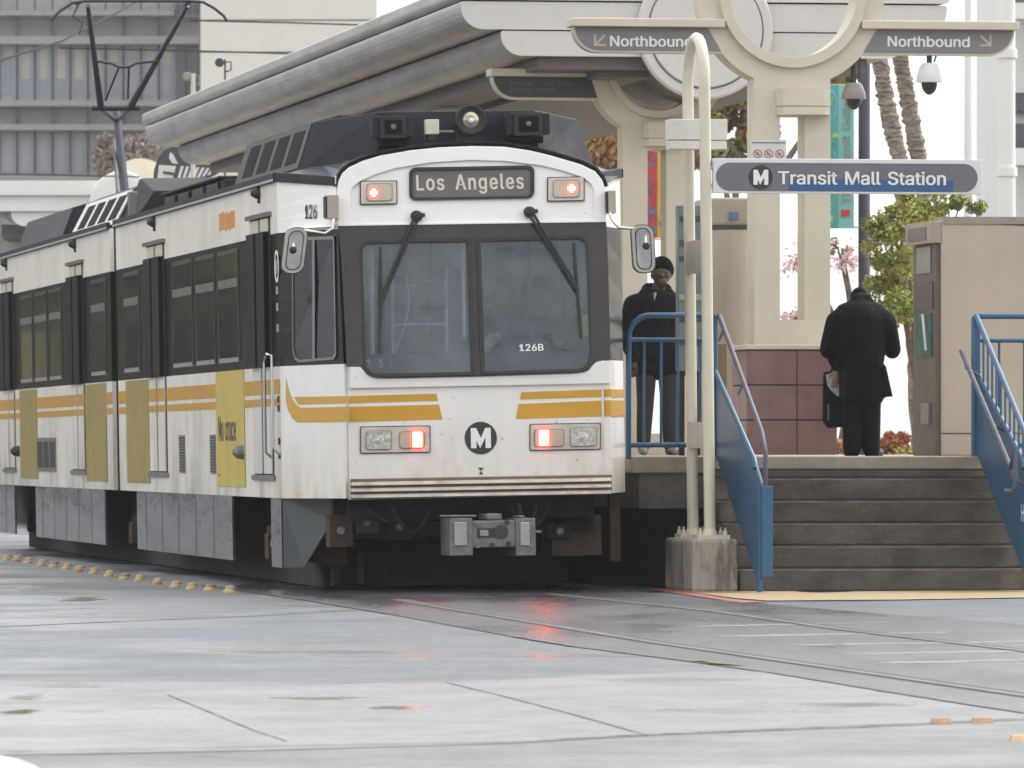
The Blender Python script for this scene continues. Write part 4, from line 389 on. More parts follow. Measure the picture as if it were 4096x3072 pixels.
def text2d(txt, w, h=None, bold=.02, trk=0):                   # glyph outlines kept as numbers: advance, points, triangles
    vs = []; fs = []; x = 0
    for ch in txt:
        if ch == ' ': x += 234 + 4 * trk; continue
        adv, P, Fc = GL[ch]; k = len(vs)
        vs += [Vector((x + P[i], P[i + 1])) for i in range(0, len(P), 2)]; fs += [tuple(k + q for q in Fc[i:i + 3]) for i in range(0, len(Fc), 3)]; x += adv + trk * 1.8
    x0 = min(v.x for v in vs); x1 = max(v.x for v in vs); sx = w / (x1 - x0); sy = h / 471 if h else sx
    return [((v.x - x0) * sx, v.y * sy) for v in vs], fs
def letters(mb, txt, w, h, org, ex, ey, m, bold=.02, trk=0):
    vs, fs = text2d(txt, w, h, bold, trk); org, ex, ey = Vector(org), Vector(ex), Vector(ey)
    H_ = max(y for x, y in vs); en = ex.cross(ey).normalized()
    mb.add([org + ex * x + ey * y for x, y in vs], fs, m); mb.add([org + ex * (x + H_ * .035) + ey * y + en * .0006 for x, y in vs], fs, m); return mb
def M_logo(mb, c, rad, ex, ey, en, mdisc, mlet):                      # round disc with a bold M
    c, ex, ey, en = Vector(c), Vector(ex), Vector(ey), Vector(en)
    mb.plate([[c + (ex * math.cos(t) + ey * math.sin(t)) * rad for t in [2 * math.pi * i / 40 for i in range(40)]]], -en * .004, mdisc)
    P = [(-.62, -.62), (-.62, .62), (-.28, .62), (0, .0), (.28, .62), (.62, .62), (.62, -.62), (.28, -.62), (.28, .02), (.05, -.42), (-.05, -.62), (-.16, -.42), (-.28, -.16), (-.28, -.62)]
    mb.plate([[c + en * .004 + (ex * x + ey * y) * rad for x, y in P]], -en * .002, mlet)
def rrect(x0, x1, z0, z1, r, n=5, rs=None):
    rs = rs or (r, r, r, r); o = []
    for (cx, cz, a0, q) in ((x0 + rs[0], z0 + rs[0], 180, rs[0]), (x1 - rs[1], z0 + rs[1], 270, rs[1]), (x1 - rs[2], z1 - rs[2], 0, rs[2]), (x0 + rs[3], z1 - rs[3], 90, rs[3])):
        if q < 1e-6: o.append((cx, cz)); continue
        for i in range(n + 1):
            a = R(a0 + 90 * i / n); o.append((cx + math.cos(a) * q, cz + math.sin(a) * q))
    return o
def foliage(mb, c, rad, n, size, mats, squash=(1, 1, 1), clumps=9, gap=.42, seed=1):
    n = int(n * 3.4)
    rnd = random.Random(seed); c = Vector(c); cl = []
    for i in range(clumps):
        d = Vector((rnd.gauss(0, 1), rnd.gauss(0, 1), rnd.gauss(0, .8))).normalized() * rnd.uniform(.25, .85)
        cl.append((Vector((d.x * rad * squash[0], d.y * rad * squash[1], d.z * rad * squash[2])), rnd.uniform(.22, .45) * rad, rnd.random()))
    for i in range(n):
        o, rr, q = cl[rnd.randrange(clumps)]
        d = Vector((rnd.gauss(0, 1), rnd.gauss(0, 1), rnd.gauss(0, .75))).normalized() * rr * rnd.random() ** gap
        p = c + o + d
        a = Vector((rnd.gauss(0, 1), rnd.gauss(0, 1), rnd.gauss(0, 1))).normalized(); b = a.cross(Vector((rnd.gauss(0, 1), rnd.gauss(0, 1), rnd.gauss(0, 1)))).normalized()
        s1 = size * .55 * rnd.uniform(.6, 1.3); s2 = s1 * rnd.uniform(.4, .7)
        m = mats[min(len(mats) - 1, int((q * .6 + rnd.random() * .4) * len(mats)))]
        mb.add([p - a * s1, p - b * s2, p + a * s1, p + b * s2], [(0, 1, 2, 3)], m)
    return mb
#@@GROUND
# ================================================================ ground
gm = MB(); gm.add([(-400, -115, 0), (400, -115, 0), (400, 1500, 0), (-400, 1500, 0)], [(0, 1, 2, 3)], ROADM); struct('ground', gm)
def sheet(name, pts, z, m, frame=W):
    b = MB(); b.add([(p.x, p.y, z) for p in pts], [tuple(range(len(pts)))], m); return struct(name, b)
def gp(*uv): return [G(u, v) for u, v in uv]
# pale crossing slab in the foreground and worn asphalt nearest the camera
sheet('crossing_slab', gp((-80, 757), (256, 751), (512, 743.5), (646, 735.7), (768, 731), (938, 724), (1110, 716), (1110, 697), (900, 672), (690, 672), (512, 680), (256, 687), (-80, 690)), .002, CROSSM)
sheet('asphalt', gp((-120, 820), (1160, 820), (1160, 718), (938, 726), (768, 733), (646, 738), (512, 746), (256, 753.5), (-120, 762)), .002, ASPHM)
# track slab
le = [(200, 585), (302, 600), (388.7, 614.5), (512, 637), (572, 647), (674, 660), (768, 673), (896, 694), (1024, 714), (1200, 745)]
ri = [(1200, 640), (1024, 625), (900, 616), (760, 604), (640, 594), (560, 588), (480, 575)]
tb = MB(); tb.add([(*G(u, v).xy, .004) for u, v in le + ri], [tuple(range(len(le + ri)))], TRACKM); struct('track_slab', tb)
def strip(name, uv, wdt, z, m, n=1):
    b = MB(); Q = [G(u, v) for u, v in uv]; vs = []; P = []; w0 = wdt
    for i in range(len(Q) - 1): P += [Q[i].lerp(Q[i + 1], j / 12) for j in range(12)]
    P.append(Q[-1])
    for i, p in enumerate(P):
        d = (P[min(i + 1, len(P) - 1)] - P[max(i - 1, 0)]).normalized(); wdt = w0 * random.uniform(.35, 1.25); nn = Vector((-d.y, d.x, 0)) * wdt / 2; p = p + Vector((-d.y, d.x, 0)) * random.uniform(-.15, .15) * w0
        vs += [(p + nn).xy, (p - nn).xy]
    b.add([(x, y, z) for x, y in vs], [(2 * i, 2 * i + 1, 2 * i + 3, 2 * i + 2) for i in range(len(P) - 1)], m)
    return struct(name, b)
railR = [(545, 594.5), (563, 596.5), (712.6, 612), (845, 631), (1024, 652), (1200, 678)]
railL = [(395, 600), (441, 608.5), (512, 620), (651, 643), (768, 660), (1024, 697), (1200, 724)]
tk = thing('tram_track', 'pair of steel rails set flush in dark wet concrete ahead of the train', 'track', (0, 50, 0))
for rl in (railR, railL):
    for nm, wd_, z, m in (('rail', .055, .008, RAILM), ('groove', .15, .006, GROOVEM)):
        P = [G(u, v) for u, v in rl]; b = MB(); vs = []
        for i, p in enumerate(P):
            d = (P[min(i + 1, len(P) - 1)] - P[max(i - 1, 0)]).normalized(); nn = Vector((-d.y, d.x, 0)) * wd_ / 2; q = p + Vector((-d.y, d.x, 0)) * (0 if nm == 'rail' else .02); vs += [((q + nn).x, (q + nn).y, z), ((q - nn).x, (q - nn).y, z)]
        b.add(vs, [(2 * i, 2 * i + 1, 2 * i + 3, 2 * i + 2) for i in range(len(P) - 1)], m); pr_ = part(nm, b, tk if nm == 'rail' else pr_)
for q_ in (slice(0, 3), slice(3, 5), slice(6, 9)): strip('pavement_line', le[q_], .03, .006, JOINTM)
strip('pavement_line', [(-60, 629), (0, 627), (110, 622), (256, 616), (356, 610)], .08, .0025, JOINTM)
strip('pavement_line', [(446, 683), (512, 699), (580, 717), (646, 735.7)], .016, .0045, JOINTM)
strip('pavement_line', [(168, 695.6), (256, 732), (287, 742)], .010, .0045, JOINTM)
strip('pavement_line', [(0, 752.5), (256, 747.5), (512, 742.5), (646, 735), (768, 730), (938, 723), (1060, 717)], .030, .0045, JOINTM)

strip('pavement_line', [(-20, 612), (60, 609.5), (100, 608)], .04, .0025, JOINTM)
strip('grass_tuft', [(700, 661.5), (712, 663.5), (726, 665.5), (738, 666.5)], .10, .010, JGREEN)
for k, (v0, u0, u1) in enumerate(((623, 690, 900), (633, 720, 960), (642, 800, 1040), (651, 850, 1060), (660, 880, 1060))):
    strip('road_marking', [(u0, v0 + 4), ((u0 + u1) / 2, v0 + 2), (u1, v0)], .30, .005, ground_mat('stripe_wet%d' % k, (.20, .20, .205), (.13, .135, .14), .5, .3, 1.5, (1, .4, 1), .4, .6))
sheet('tactile_pavement', gp((668, 589.6), (735, 589), (768, 590.2), (820, 594.2), (855, 592.3), (1080, 590), (1080, 597.5), (900, 600.5), (768, 601.5), (735, 599)), .007, YTAC)
sheet('red_kerb', gp((640, 588.5), (672, 589.6), (735, 600), (770, 602.8), (740, 603.3), (690, 596)), .0055, REDK)
sheet('road_marking', gp((-60, 757), (0, 756.5), (18, 760), (34, 766), (44, 772), (10, 772), (-60, 764)), .005, PAINTW)
# raised dots beside the track
dots = [(229, 592.5, 0), (209, 590.5, 1), (191, 589.5, 0), (175, 587.5, 1), (157, 584.5, 1), (139, 581, 1), (123.5, 579.8, 0), (108.8, 576.5, 0), (93.5, 573.8, 1), (78.7, 571.8, 0), (66.3, 569.4, 0), (53.2, 567.2, 0), (40.9, 565.7, 0), (27.8, 563.4, 0), (16.2, 561.7, 0), (6, 560.4, 0)]
proto = None
def dot_mesh(name, m):
    b = MB(); b.lathe((0, 0, 0), (0, 0, 1), [(0, .056), (.012, .054), (.024, .042), (.030, .02)], m, 14)
    me = bpy.data.meshes.new(name); me.from_pydata(b.v, [], b.f); me.materials.append(m); me.polygons.foreach_set('use_smooth', [True] * len(me.polygons)); return me
dm = dot_mesh('road_dot', REFLY); dm2 = dot_mesh('road_dot_worn', REFLO); kk = 0
for i, (u, v, two) in enumerate(dots):
    for j in range(2):
        o = bpy.data.objects.new('road_dot', dm2 if (i * 2 + j) % 5 == 3 else dm); COL.objects.link(o); p = G(u + j * 1.6, v - j * 3.4); o.location = (p.x, p.y, 0); o.scale = (.78, .78, .9)
        tag(o, 'small yellow raised pavement dot in the row along the track beside the train', 'road dot', 'yellow dots along the track')
for (u, v, l, m, lab) in ((941, 723.5, 10, REFLO, 'flat orange road marker on pale concrete, left of the two at lower right'), (982, 723, 10.5, REFLO, 'flat orange road marker on pale concrete, right of the two at lower right'), (1021, 741, 11, REFLY, 'yellow road marker cut by the lower right edge of the picture')):
    p = G(u, v); hw = l * p.y / F; b = MB(); b.hexa([(p.x - hw, p.y - .06, 0), (p.x + hw, p.y - .06, 0), (p.x + hw, p.y + .06, 0), (p.x - hw, p.y + .06, 0), (p.x - hw * .85, p.y - .03, .022), (p.x + hw * .85, p.y - .03, .022), (p.x + hw * .85, p.y + .03, .022), (p.x - hw * .85, p.y + .03, .022)], m)
    single('road_marker', b, lab, 'road marker', (p.x, p.y, 0))
#@@STATION
# ================================================================ platform and stairs
PZ = 1.02; A0 = -.05; RS0, RS1 = 1.99, 4.25; TREAD = .27
A_T = A0 + 5 * TREAD
pf = thing('station_platform', 'raised concrete station platform with pale slab edge beside the train', 'platform', (1.4, A_T, 0), S)
b = MB(); b.box(1.40, RS0 - .003, A_T, 60, PZ - .13, PZ, SLABM); b.box(RS0, 9.5, A_T, 60, PZ - .10, PZ + .002, SLABM); part('slab', b, pf, bevel=.012)
b = MB(); b.box(1.46, RS0 - .003, A_T + .03, 59.9, .62, PZ - .13, ENDW); b.box(1.75, 9.4, A_T + .25, 59.8, 0, .62, DARK); part('end_wall', b, pf)
stw = thing('stairs', 'wide dark concrete stairs with six risers climbing to the platform', 'stairs', (RS0, A0, 0), S)
for k in range(6):
    b = MB(); z1 = PZ * (k + 1) / 6 - (.10 if k == 5 else 0); y0 = A0 + k * TREAD + (.012 if k == 5 else 0)
    b.box(RS0, 9.0, y0, A_T + .3, PZ * k / 6, z1, STEPM); part('step', b, stw, bevel=.018)
    if k < 5:
        b = MB(); b.box(RS0 + .02, 8.9, y0 - .001, y0 + .012, z1 - .012, z1 + .0015, mat('nosing', (.17, .15, .13), .6, var=.5, scale=6)); part('nosing', b, stw)
# ---- left railing: level guard + stair flight
def rail_guard(name, label, r0, r1, a, lean, zt, zm, zb, nb, roundleft):
    t = thing(name, label, 'railing', (r0, a, PZ), S)
    b = MB(); pts = []
    if roundleft:
        pts = [(r0, a, PZ - .02), (r0, a, zt - .17)] + [(r0 + .17 - .17 * math.cos(R(x)), a, zt - .17 + .17 * math.sin(R(x))) for x in (20, 40, 60, 75, 90)] + [(r1, a, zt)]
    else: pts = [(r0, a, PZ - .02), (r0, a, zt - .01), (r0 + .01, a, zt), (r1, a, zt)]
    b.tube(pts, .022, BLUE, 12); part('top_rail', b, t, smooth=True)
    b = MB(); b.tube([(r0, a, zm), (r1, a, zm)], .018, BLUE); part('mid_rail', b, t, smooth=True)
    b = MB(); b.tube([(r0, a, zb), (r1, a, zb)], .021, BLUE); part('bottom_rail', b, t, smooth=True)
    for i in range(nb):
        x = r0 + (r1 - r0) * (i + 1) / (nb + 1) if not lean else lean[i]; b = MB(); b.tube([(x, a, zb), (x, a, zm)], .011, BLUE, 8); part('baluster', b, t, smooth=True)
    b = MB(); b.tube([(r1, a, PZ - .02), (r1, a, zt)], .022, BLUE, 12); part('post', b, t, smooth=True)
    return t
ag = A_T + .06
zt = SA(660, 315.4, ag).z; zm = SA(660, 339.8, ag).z; zb = SA(660, 445, ag).z
x0 = SA(628.5, 380, ag).x; x1 = 2.05
rail_guard('blue_railing', 'blue tubular guard rail with rounded corner at the platform end beside the train', x0, x1, ag, [SA(u, 400, ag).x for u in (644, 661, 678)] + [SA(700, 400, ag).x, SA(712, 400, ag).x], zt, zm, zb, 5, True)
rr0 = SA(974, 380, ag).x
gr = rail_guard('blue_railing', 'blue tubular guard rail at the far right top of the stairs', rr0, rr0 + 1.6, ag, None, zt, zm, zb, 7, False)
def stair_rail(r, label, extra):
    t = thing('stair_railing', label, 'railing', (r, A0, 0), S)
    L = A_T + .06 - (A0 - .55); ab = A0 - .50
    def pt(f, z): return (r, ag + (ab - ag) * f, z)                   # f: 0 top, 1 foot of the stairs
    b = MB(); b.plate([[pt(0, 1.66), pt(.86, .96), pt(1.0, .80), pt(1.0, .12), pt(.93, .10), pt(.80, .20), pt(0, 1.04)]], (.022, 0, 0), BLUE); part('side_panel', b, t, bevel=.004)
    b = MB()
    for i in range(26):
        f = .02 + i * .036
        if f < .97: b.tube([(r + .022, ag + (ab - ag) * f, 1.06 - .93 * f + .04), (r + .022, ag + (ab - ag) * f, 1.62 - .80 * f - .02)], .006, BLUE, 6)
    part('panel_ribs', b, t)
    b = MB(); b.tube([pt(0, zt), pt(0, PZ - .05)], .022, BLUE); part('post', b, t, smooth=True)
    b = MB(); b.hexa([(r, ab - .004, .12), (r + .085, ab - .004, .12), (r + .085, ab + .02, .12), (r, ab + .02, .12), (r, ab - .004, .80), (r + .085, ab - .004, .80), (r + .085, ab + .02, .80), (r, ab + .02, .80)], BLUE); part('end_plate', b, t, bevel=.006)
    b = MB(); b.tube([pt(.96, .15), pt(.96, 0)], .022, BLUE); b.tube([pt(.97, .80), pt(.97, 0.0)], .018, BLUE); part('post', b, t, smooth=True)
    b = MB(); b.tube([pt(0, 1.68), pt(.85, .99), pt(.87, .93)], .021, BLUE); part('panel_rail', b, t, smooth=True)
    b = MB(); q = .035 if extra > 0 else -.12; dz_ = 0 if extra > 0 else .27; zt_r = zt; zt_h = zt - dz_
    b.tube([(r + q, ag, zt_h)] + [(r + q, ag + (ab - ag) * f, zt_h - 1.03 * f * .97) for f in (.3, .6, .9)] + [(r + q, ab + .02, 1.05), (r + q, ab + .03, .92), (r + q, ab + .03, .80), (r + q + .02 * extra, ab + .06, .76), (r + q * 1.6, ab + .08, .76)], .019, HRAIL, 12); part('handrail', b, t, smooth=True)
    if extra < 0:
        b = MB(); b.tube([pt(0, zt), pt(.97, zt - 1.0)], .022, BLUE); part('top_tube', b, t, smooth=True)
        for i in range(12): f = .05 + i * .08; b = MB(); b.tube([pt(f, 1.62 - .8 * f), pt(f, zt - 1.03 * f)], .009, BLUE, 6); part('baluster', b, t)
    for f in (.08, .5, .92):
        b = MB(); z = zt_h - 1.0 * f; b.tube([(r, ag + (ab - ag) * f, z - .12), (r + q, ag + (ab - ag) * f, z - .05), (r + q, ag + (ab - ag) * f, z)], .010, HRAIL, 8); part('bracket', b, t, smooth=True)
    return t
stair_rail(2.06, 'blue solid sided stair railing between the cream sign post and the steps', 1)
srr = stair_rail(rr0 + .02, 'blue solid sided stair railing at the right edge of the steps', -1)
b = MB(); c = SR(1020, 508, rr0 - .02); letters(b, 'H', .09, .13, (rr0 + .012, c.y + .1, c.z - .1), (0, -1, 0), (0, 0, 1), WLET, .03); part('lettering', b, srr)
# ---- pylons with ring
def pylon(label, uc, vring, a, ri, rb, ro, half, slot, ztop, zbase, armL, armR, txtL, txtR, dim=False):
    c = SA(uc, vring, a); D = .30
    t = thing('station_pylon', label, 'pylon', (c.x, a, PZ), S)
    # column with slot, joined to ring
    y = -math.sqrt(ro * ro - half * half); N = 60
    a0 = math.atan2(y, half); a1 = math.atan2(y, -half) + 2 * math.pi
    outer = [(c.x + ro * math.cos(a0 + (a1 - a0) * i / N), c.z + ro * math.sin(a0 + (a1 - a0) * i / N)) for i in range(N + 1)] + [(c.x - half, zbase), (c.x + half, zbase)]
    hole = [(c.x + ri * math.cos(2 * math.pi * i / 48), c.z + ri * math.sin(2 * math.pi * i / 48)) for i in range(48)][::-1]
    sl = [(c.x - slot, zbase + .20), (c.x - slot, ztop), (c.x + slot, ztop), (c.x + slot, zbase + .20), (c.x + slot + .02, zbase + .04), (c.x - slot - .02, zbase + .04)][:4]
    P = lambda l, yy: [(x, yy, z) for x, z in l]
    b = MB(); b.plate([P(outer, a), P(hole, a), P(sl, a)], (0, D, 0), CREAM); part('column', b, t, bevel=.008)
    b = MB()
    ring = lambda r: [(c.x + r * math.cos(2 * math.pi * i / 64), a - .05, c.z + r * math.sin(2 * math.pi * i / 64)) for i in range(64)]
    b.plate([ring(rb), ring(ri - .004)[::-1]], (0, .05 - .001, 0), CREAM); part('ring_bead', b, t, bevel=.012)
    # sconce collar
    b = MB(); cl0, cl1 = c.x - half * .42, c.x + half * .97; zc0, zc1 = c.z - 1.02, c.z - .81
    zc1 = SA(uc, vring, a).z - .0; zc1 = c.z + ((vring - 89 if not dim else vring - 123) * (c.y * 0 + (S @ c).y) / F); zc0 = zc1 - .21
    n = 12; arc = [(cl0 + (cl1 - cl0) * i / n, a - .001 - .15 * math.sqrt(max(0, 1 - (2 * i / n - 1) ** 4))) for i in range(n + 1)]
    b.plate([[(x, yy, zc0) for x, yy in arc]], (0, 0, .066), CREAM); b.plate([[(x + (-.004 if x < (cl0 + cl1) / 2 else .004), yy - .006, zc0 + .070) for x, yy in arc]], (0, 0, zc1 - zc0 - .07), CREAM); part('wall_light', b, t)
    # arms with name boards
    for sgn, L, txt in ((-1, armL, txtL), (1, armR, txtR)):
        if not L: continue
        za = c.z + .0; yh = (S @ c).y; vt = 20 if not dim else 70
        ztp = HC + (VH - vt) * yh / F; zb1 = ztp - .068; zb2 = zb1 - .205
        xs = c.x + sgn * ro * .74; xe = c.x + sgn * L
        b = MB(); b.box(min(xs, xe), max(xs, xe), a - .07, a + .22, zb1, ztp, CREAM); part('arm', b, t, bevel=.008)
        # panel with curved outer end
        def outl(g, top):
            o = []
            for i in range(9):
                q = R(90 * i / 8); o.append((xe - sgn * (g + .02) - sgn * (.20 - g * .3) * (1 - math.cos(q)), top - (top - (zb2 + g)) * math.sin(q)))
            zz = zb2 + g; k = math.sqrt(max(0, ro * ro - (zz - c.z) ** 2)); kt = math.sqrt(max(0, ro * ro - (top - c.z) ** 2))
            o += [(c.x + sgn * (k - .01), zz), (c.x + sgn * (kt - .01), top)]; return o
        b = MB(); b.plate([[(x, a + .005, z) for x, z in outl(0, zb1 + .001)]], (0, .14, 0), CREAM); part('board_frame', b, t, bevel=.004)
        b = MB(); b.plate([[(x, a - .003, z) for x, z in outl(.018, zb1 - .003)]], (0, .006, 0), GREYS if not dim else mat('sign_dark', (.04, .05, .055), .4)); part('name_board', b, t)
        bb = MB()
        def arrow(x, z, s, d):
            pts = [(0, 0), (1, 0), (1, .16), (.30, .16), (1.0, .86), (.88, .98), (.16, .28), (.16, .98), (0, .98)]
            bb.plate([[(x + (px if d < 0 else 1 - px) * s, a - .006, z + pz * s) for px, pz in pts]], (0, .002, 0), TANL)
        if txt == 'Northbound':
            if sgn < 0:
                p0 = SA(610, 46, a - .006); p1 = SA(692, 46, a - .006); q = SA(594, 45.9, a - .006)
            else: p0 = SA(887.6, 46.3, a - .006); p1 = SA(969.4, 46.3, a - .006); q = SA(980, 46.3, a - .006)
            letters(bb, txt, p1.x - p0.x, .083, p0, (1, 0, 0), (0, 0, 1), WLET, .025); arrow(q.x, q.z, .095, sgn)
        elif txt:
            m_ = mat('dim_letter', (.14, .13, .10), .6)
            p0 = SA(510, 85.2, a - .006); p1 = SA(574, 85.2, a - .006); letters(bb, 'Purchase Tickets Before', p1.x - p0.x, .045, p0, (1, 0, 0), (0, 0, 1), m_, .02)
            p0 = SA(510, 92, a - .006); p1 = SA(556.5, 92, a - .006); letters(bb, 'Entering Platform', p1.x - p0.x, .045, p0, (1, 0, 0), (0, 0, 1), m_, .02)
        part('lettering', bb, t, fix=False)
    # tiled base
    return t, c
AP = 3.45
t1, c1 = pylon('cream station pylon with open ring and two Northbound name boards', 792.3, -6.8, AP, .52, .60, .754, .312, .100, SA(792, 116, AP).z, SA(792, 345, AP).z + .001, 1.80, 1.845, 'Northbound', 'Northbound')
bx0 = SA(747, 400, AP - .25).x; bx1 = SA(837, 400, AP - .25).x; zt_ = SA(792, 345, AP).z
b = MB(); b.box(bx0 + .01, bx1 - .01, AP - .24, AP + .40, PZ + .012, zt_ - .04, GROUT)
for i in range(3):
    dz = (zt_ - .045 - PZ - .01) / 3
    z0, z1 = PZ + .01 + dz * i + .005, PZ + .01 + dz * (i + 1) - .005
    b.box(bx0, bx0 + .125, AP - .25, AP - .235, z0, z1, MAROON) if False else None
    for (xa, xb) in ((bx0, bx0 + (bx1 - bx0) * .555 - .004), (bx0 + (bx1 - bx0) * .555 + .004, bx1)): b.box(xa, xb, AP - .25, AP - .238, z0, z1, MAROON)
    b.box(bx0, bx0 + .012, AP - .235, AP + .08, z0, z1, MAROON); b.box(bx0, bx0 + .012, AP + .09, AP + .40, z0, z1, MAROON)
part('tiled_base', b, t1, bevel=.003)
b = MB(); b.box(bx0 - .015, bx1 + .015, AP - .265, AP + .41, zt_ - .04, zt_, CREAM); part('base_cap', b, t1, bevel=.008)
t2, c2 = pylon('beige station pylon under the near end of the canopy, behind the person in navy', 657, 67, 10.75, .40, .46, .62, .31, .085, SA(657, 150, 10.75).z, PZ, 1.52, 0, 'x', None, True)
# safety notice on the front pylon
b = MB(); p0 = SA(750.5, 161, AP - .06); p1 = SA(786, 140, AP - .06)
b.box(p0.x, p1.x, AP - .075, AP - .06, p0.z, p1.z, mat('notice_white', (.62, .62, .62), .5, var=.05))
for i in range(3):
    cx = p0.x + (p1.x - p0.x) * (.19 + .31 * i); cz = p0.z + (p1.z - p0.z) * .34; rr = .036
    o_ = [(cx + rr * math.cos(2 * math.pi * k / 24), AP - .079, cz + rr * math.sin(2 * math.pi * k / 24)) for k in range(24)]; i_ = [(cx + rr * .8 * math.cos(2 * math.pi * k / 24), AP - .079, cz + rr * .8 * math.sin(2 * math.pi * k / 24)) for k in range(24)][::-1]
    PR = mat('notice_red', (.42, .16, .16), .5); b.plate([o_, i_], (0, .003, 0), PR)
    b.plate([[(cx - .028, AP - .080, cz + .022), (cx - .022, AP - .080, cz + .028), (cx + .028, AP - .080, cz - .022), (cx + .022, AP - .080, cz - .028)]], (0, .003, 0), PR)
    b.box(cx - .014, cx + .010, AP - .0785, AP - .075, cz - .012, cz + .010, mat('notice_ink', (.2, .18, .18), .5))
b.box(p0.x + .01, p1.x - .01, AP - .0785, AP - .075, p1.z - .028, p1.z - .018, MATS['notice_ink']); b.box(p0.x, p1.x, AP - .0785, AP - .075, p0.z + .001, p0.z + .010, BLK)
single('safety_notice', b, 'small white notice with three red prohibition circles on the ring pylon', 'notice', (p0.x, AP - .06, p0.z), S)
# ---- dome cameras
for (u, v0, v1, r_, lab) in ((853.5, 83, 110, 12.6, 'dark domed security camera beside the teal banner'), (929.3, 63.3, 95, 13.2, 'white domed security camera hanging under the right Northbound board')):
    aa = AP + .07; k = (S @ SA(u, v0, aa)).y / F; c = SA(u, v0, aa); zt2 = SA(u, 51, aa).z
    t = thing('dome_camera', lab, 'security camera', (c.x, aa, c.z), S); rr = r_ * k; h = (v1 - v0) * k
    b = MB(); b.lathe((c.x, aa, c.z), (0, 0, -1), [(0, rr * .55), (.02, rr * .72), (h * .35, rr * .93), (h * .55, rr), (h * .60, rr * .98), (h * .61, rr * .6)], WPLATE if u > 900 else mat('camera_grey', (.25, .23, .20), .5), 28); part('housing', b, t, smooth=True)
    b = MB(); b.sphere((c.x, aa, c.z - h * .60), rr * .62, mat('smoked_dome', (.03, .026, .025), .12), 24, 12, 1, 1, h * .40 / (rr * .62)); part('dome', b, t, smooth=True)
    b = MB(); b.tube([(c.x, aa, c.z - .01), (c.x, aa, zt2 + .01)], .022, BLK, 10); b.lathe((c.x, aa, zt2), (0, 0, -1), [(-.03, .06), (.0, .06), (.02, .035)], BLK, 14)
    b.tube([(c.x + .03, aa, zt2), (c.x + .055, aa, zt2 - .04), (c.x + .04, aa, c.z + .01)], .008, BLK, 6); part('bracket', b, t, smooth=True)
# ---- canopy: three stepped layers over the platform
cp = thing('platform_canopy', 'long grey stepped canopy with a round end disc running above the platform', 'canopy', (3.54, 9.9, PZ), S)
def layer(r0, r1, z0, z1, ya, yb, rad, m, mf, nm):
    pr = rrect(r0, r1, z0, z1, 0, 7, (rad, rad, .02, .02)); b = MB(); n = len(pr)
    b.plate([[(x, ya, z) for x, z in pr]], (0, .03, 0), mf)
    vs = [(x, ya + .031, z) for x, z in pr] + [(x, yb, z) for x, z in pr]
    b.add(vs, [(i, (i + 1) % n, (i + 1) % n + n, i + n) for i in range(n)] + [tuple(range(n, 2 * n))], m); return part(nm, b, cp, smooth=False)
A_N, A_F = 9.9, 35.8
zA = SA(500, 1.5, A_N).z; zB = SA(500, 29.3, A_N).z; zC = SA(540, 55.8, A_N).z
rB0, rB1 = SA(461, 10, A_N).x, SA(947, 5, A_N).x; rC0, rC1 = SA(501, 40, A_N).x, SA(908, 40, A_N).x
layer(rB0 - .03, rB1 + .03, zA + .015, zA + .16, A_N - .02, A_F + .1, .06, CANO, CANF, 'roof_edge')
layer(rB0, rB1, zB, zA, A_N, A_F, .20, CANO, CANF, 'upper_fascia')
layer(rC0, rC1, zC, zB - .012, A_N + .01, A_F - .4, .19, CANO, CANF, 'lower_fascia')
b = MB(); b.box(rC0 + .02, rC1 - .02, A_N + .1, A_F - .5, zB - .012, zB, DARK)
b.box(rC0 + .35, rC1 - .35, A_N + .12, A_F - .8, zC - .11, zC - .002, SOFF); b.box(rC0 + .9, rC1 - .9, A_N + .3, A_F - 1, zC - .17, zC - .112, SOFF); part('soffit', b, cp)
for y in range(0, 5):
    b = MB(); b.lathe((rC0 + .65, A_N + 2.5 + y * 5.0, zC - .17), (0, 0, -1), [(-.02, .16), (.05, .16), (.09, .12), (.10, .05)], WPLATE, 20); part('downlight', b, cp, smooth=True)
dc = SA(707, 30, A_N - .16); DR = 69 * (S @ dc).y / F
b = MB(); b.lathe((dc.x, A_N - .12, dc.z), (0, 1, 0), [(0, DR * .84), (0.0, DR * .84)], CANF, 64)
b = MB(); b.lathe((dc.x, A_N - .10, dc.z), (0, 1, 0), [(0, DR - .02), (.02, DR), (.09, DR)], CANF, 72); b.lathe((dc.x, A_N - .125, dc.z), (0, 1, 0), [(0, DR * .82), (.024, DR * .835)], CANF, 72)
part('end_disc', b, cp, smooth=True)
b = MB(); b.lathe((dc.x, A_N - .104, dc.z), (0, 1, 0), [(0, DR * .855), (.003, DR * .855)], mat('disc_seam', (.12, .12, .12), .6), 72); part('disc_seam', b, cp)
b = MB(); b.lathe((dc.x, A_N - .009, dc.z), (0, 1, 0), [(0, DR - .03), (2.0, DR - .03)], SOFF, 64); part('centre_drum', b, cp, smooth=True)
for y, x in ((21.5, 3.5), (33.0, 3.5)):
    b = MB(); b.box(x - .3, x + .3, y - .15, y + .15, PZ + .003, zC - .1, CREAM); part('post', b, cp, bevel=.01)
b = MB(); b.box(3.2, 3.9, 33.0, 33.5, zC - .6, zC - .171, TANK2); part('end_bracket', b, cp)
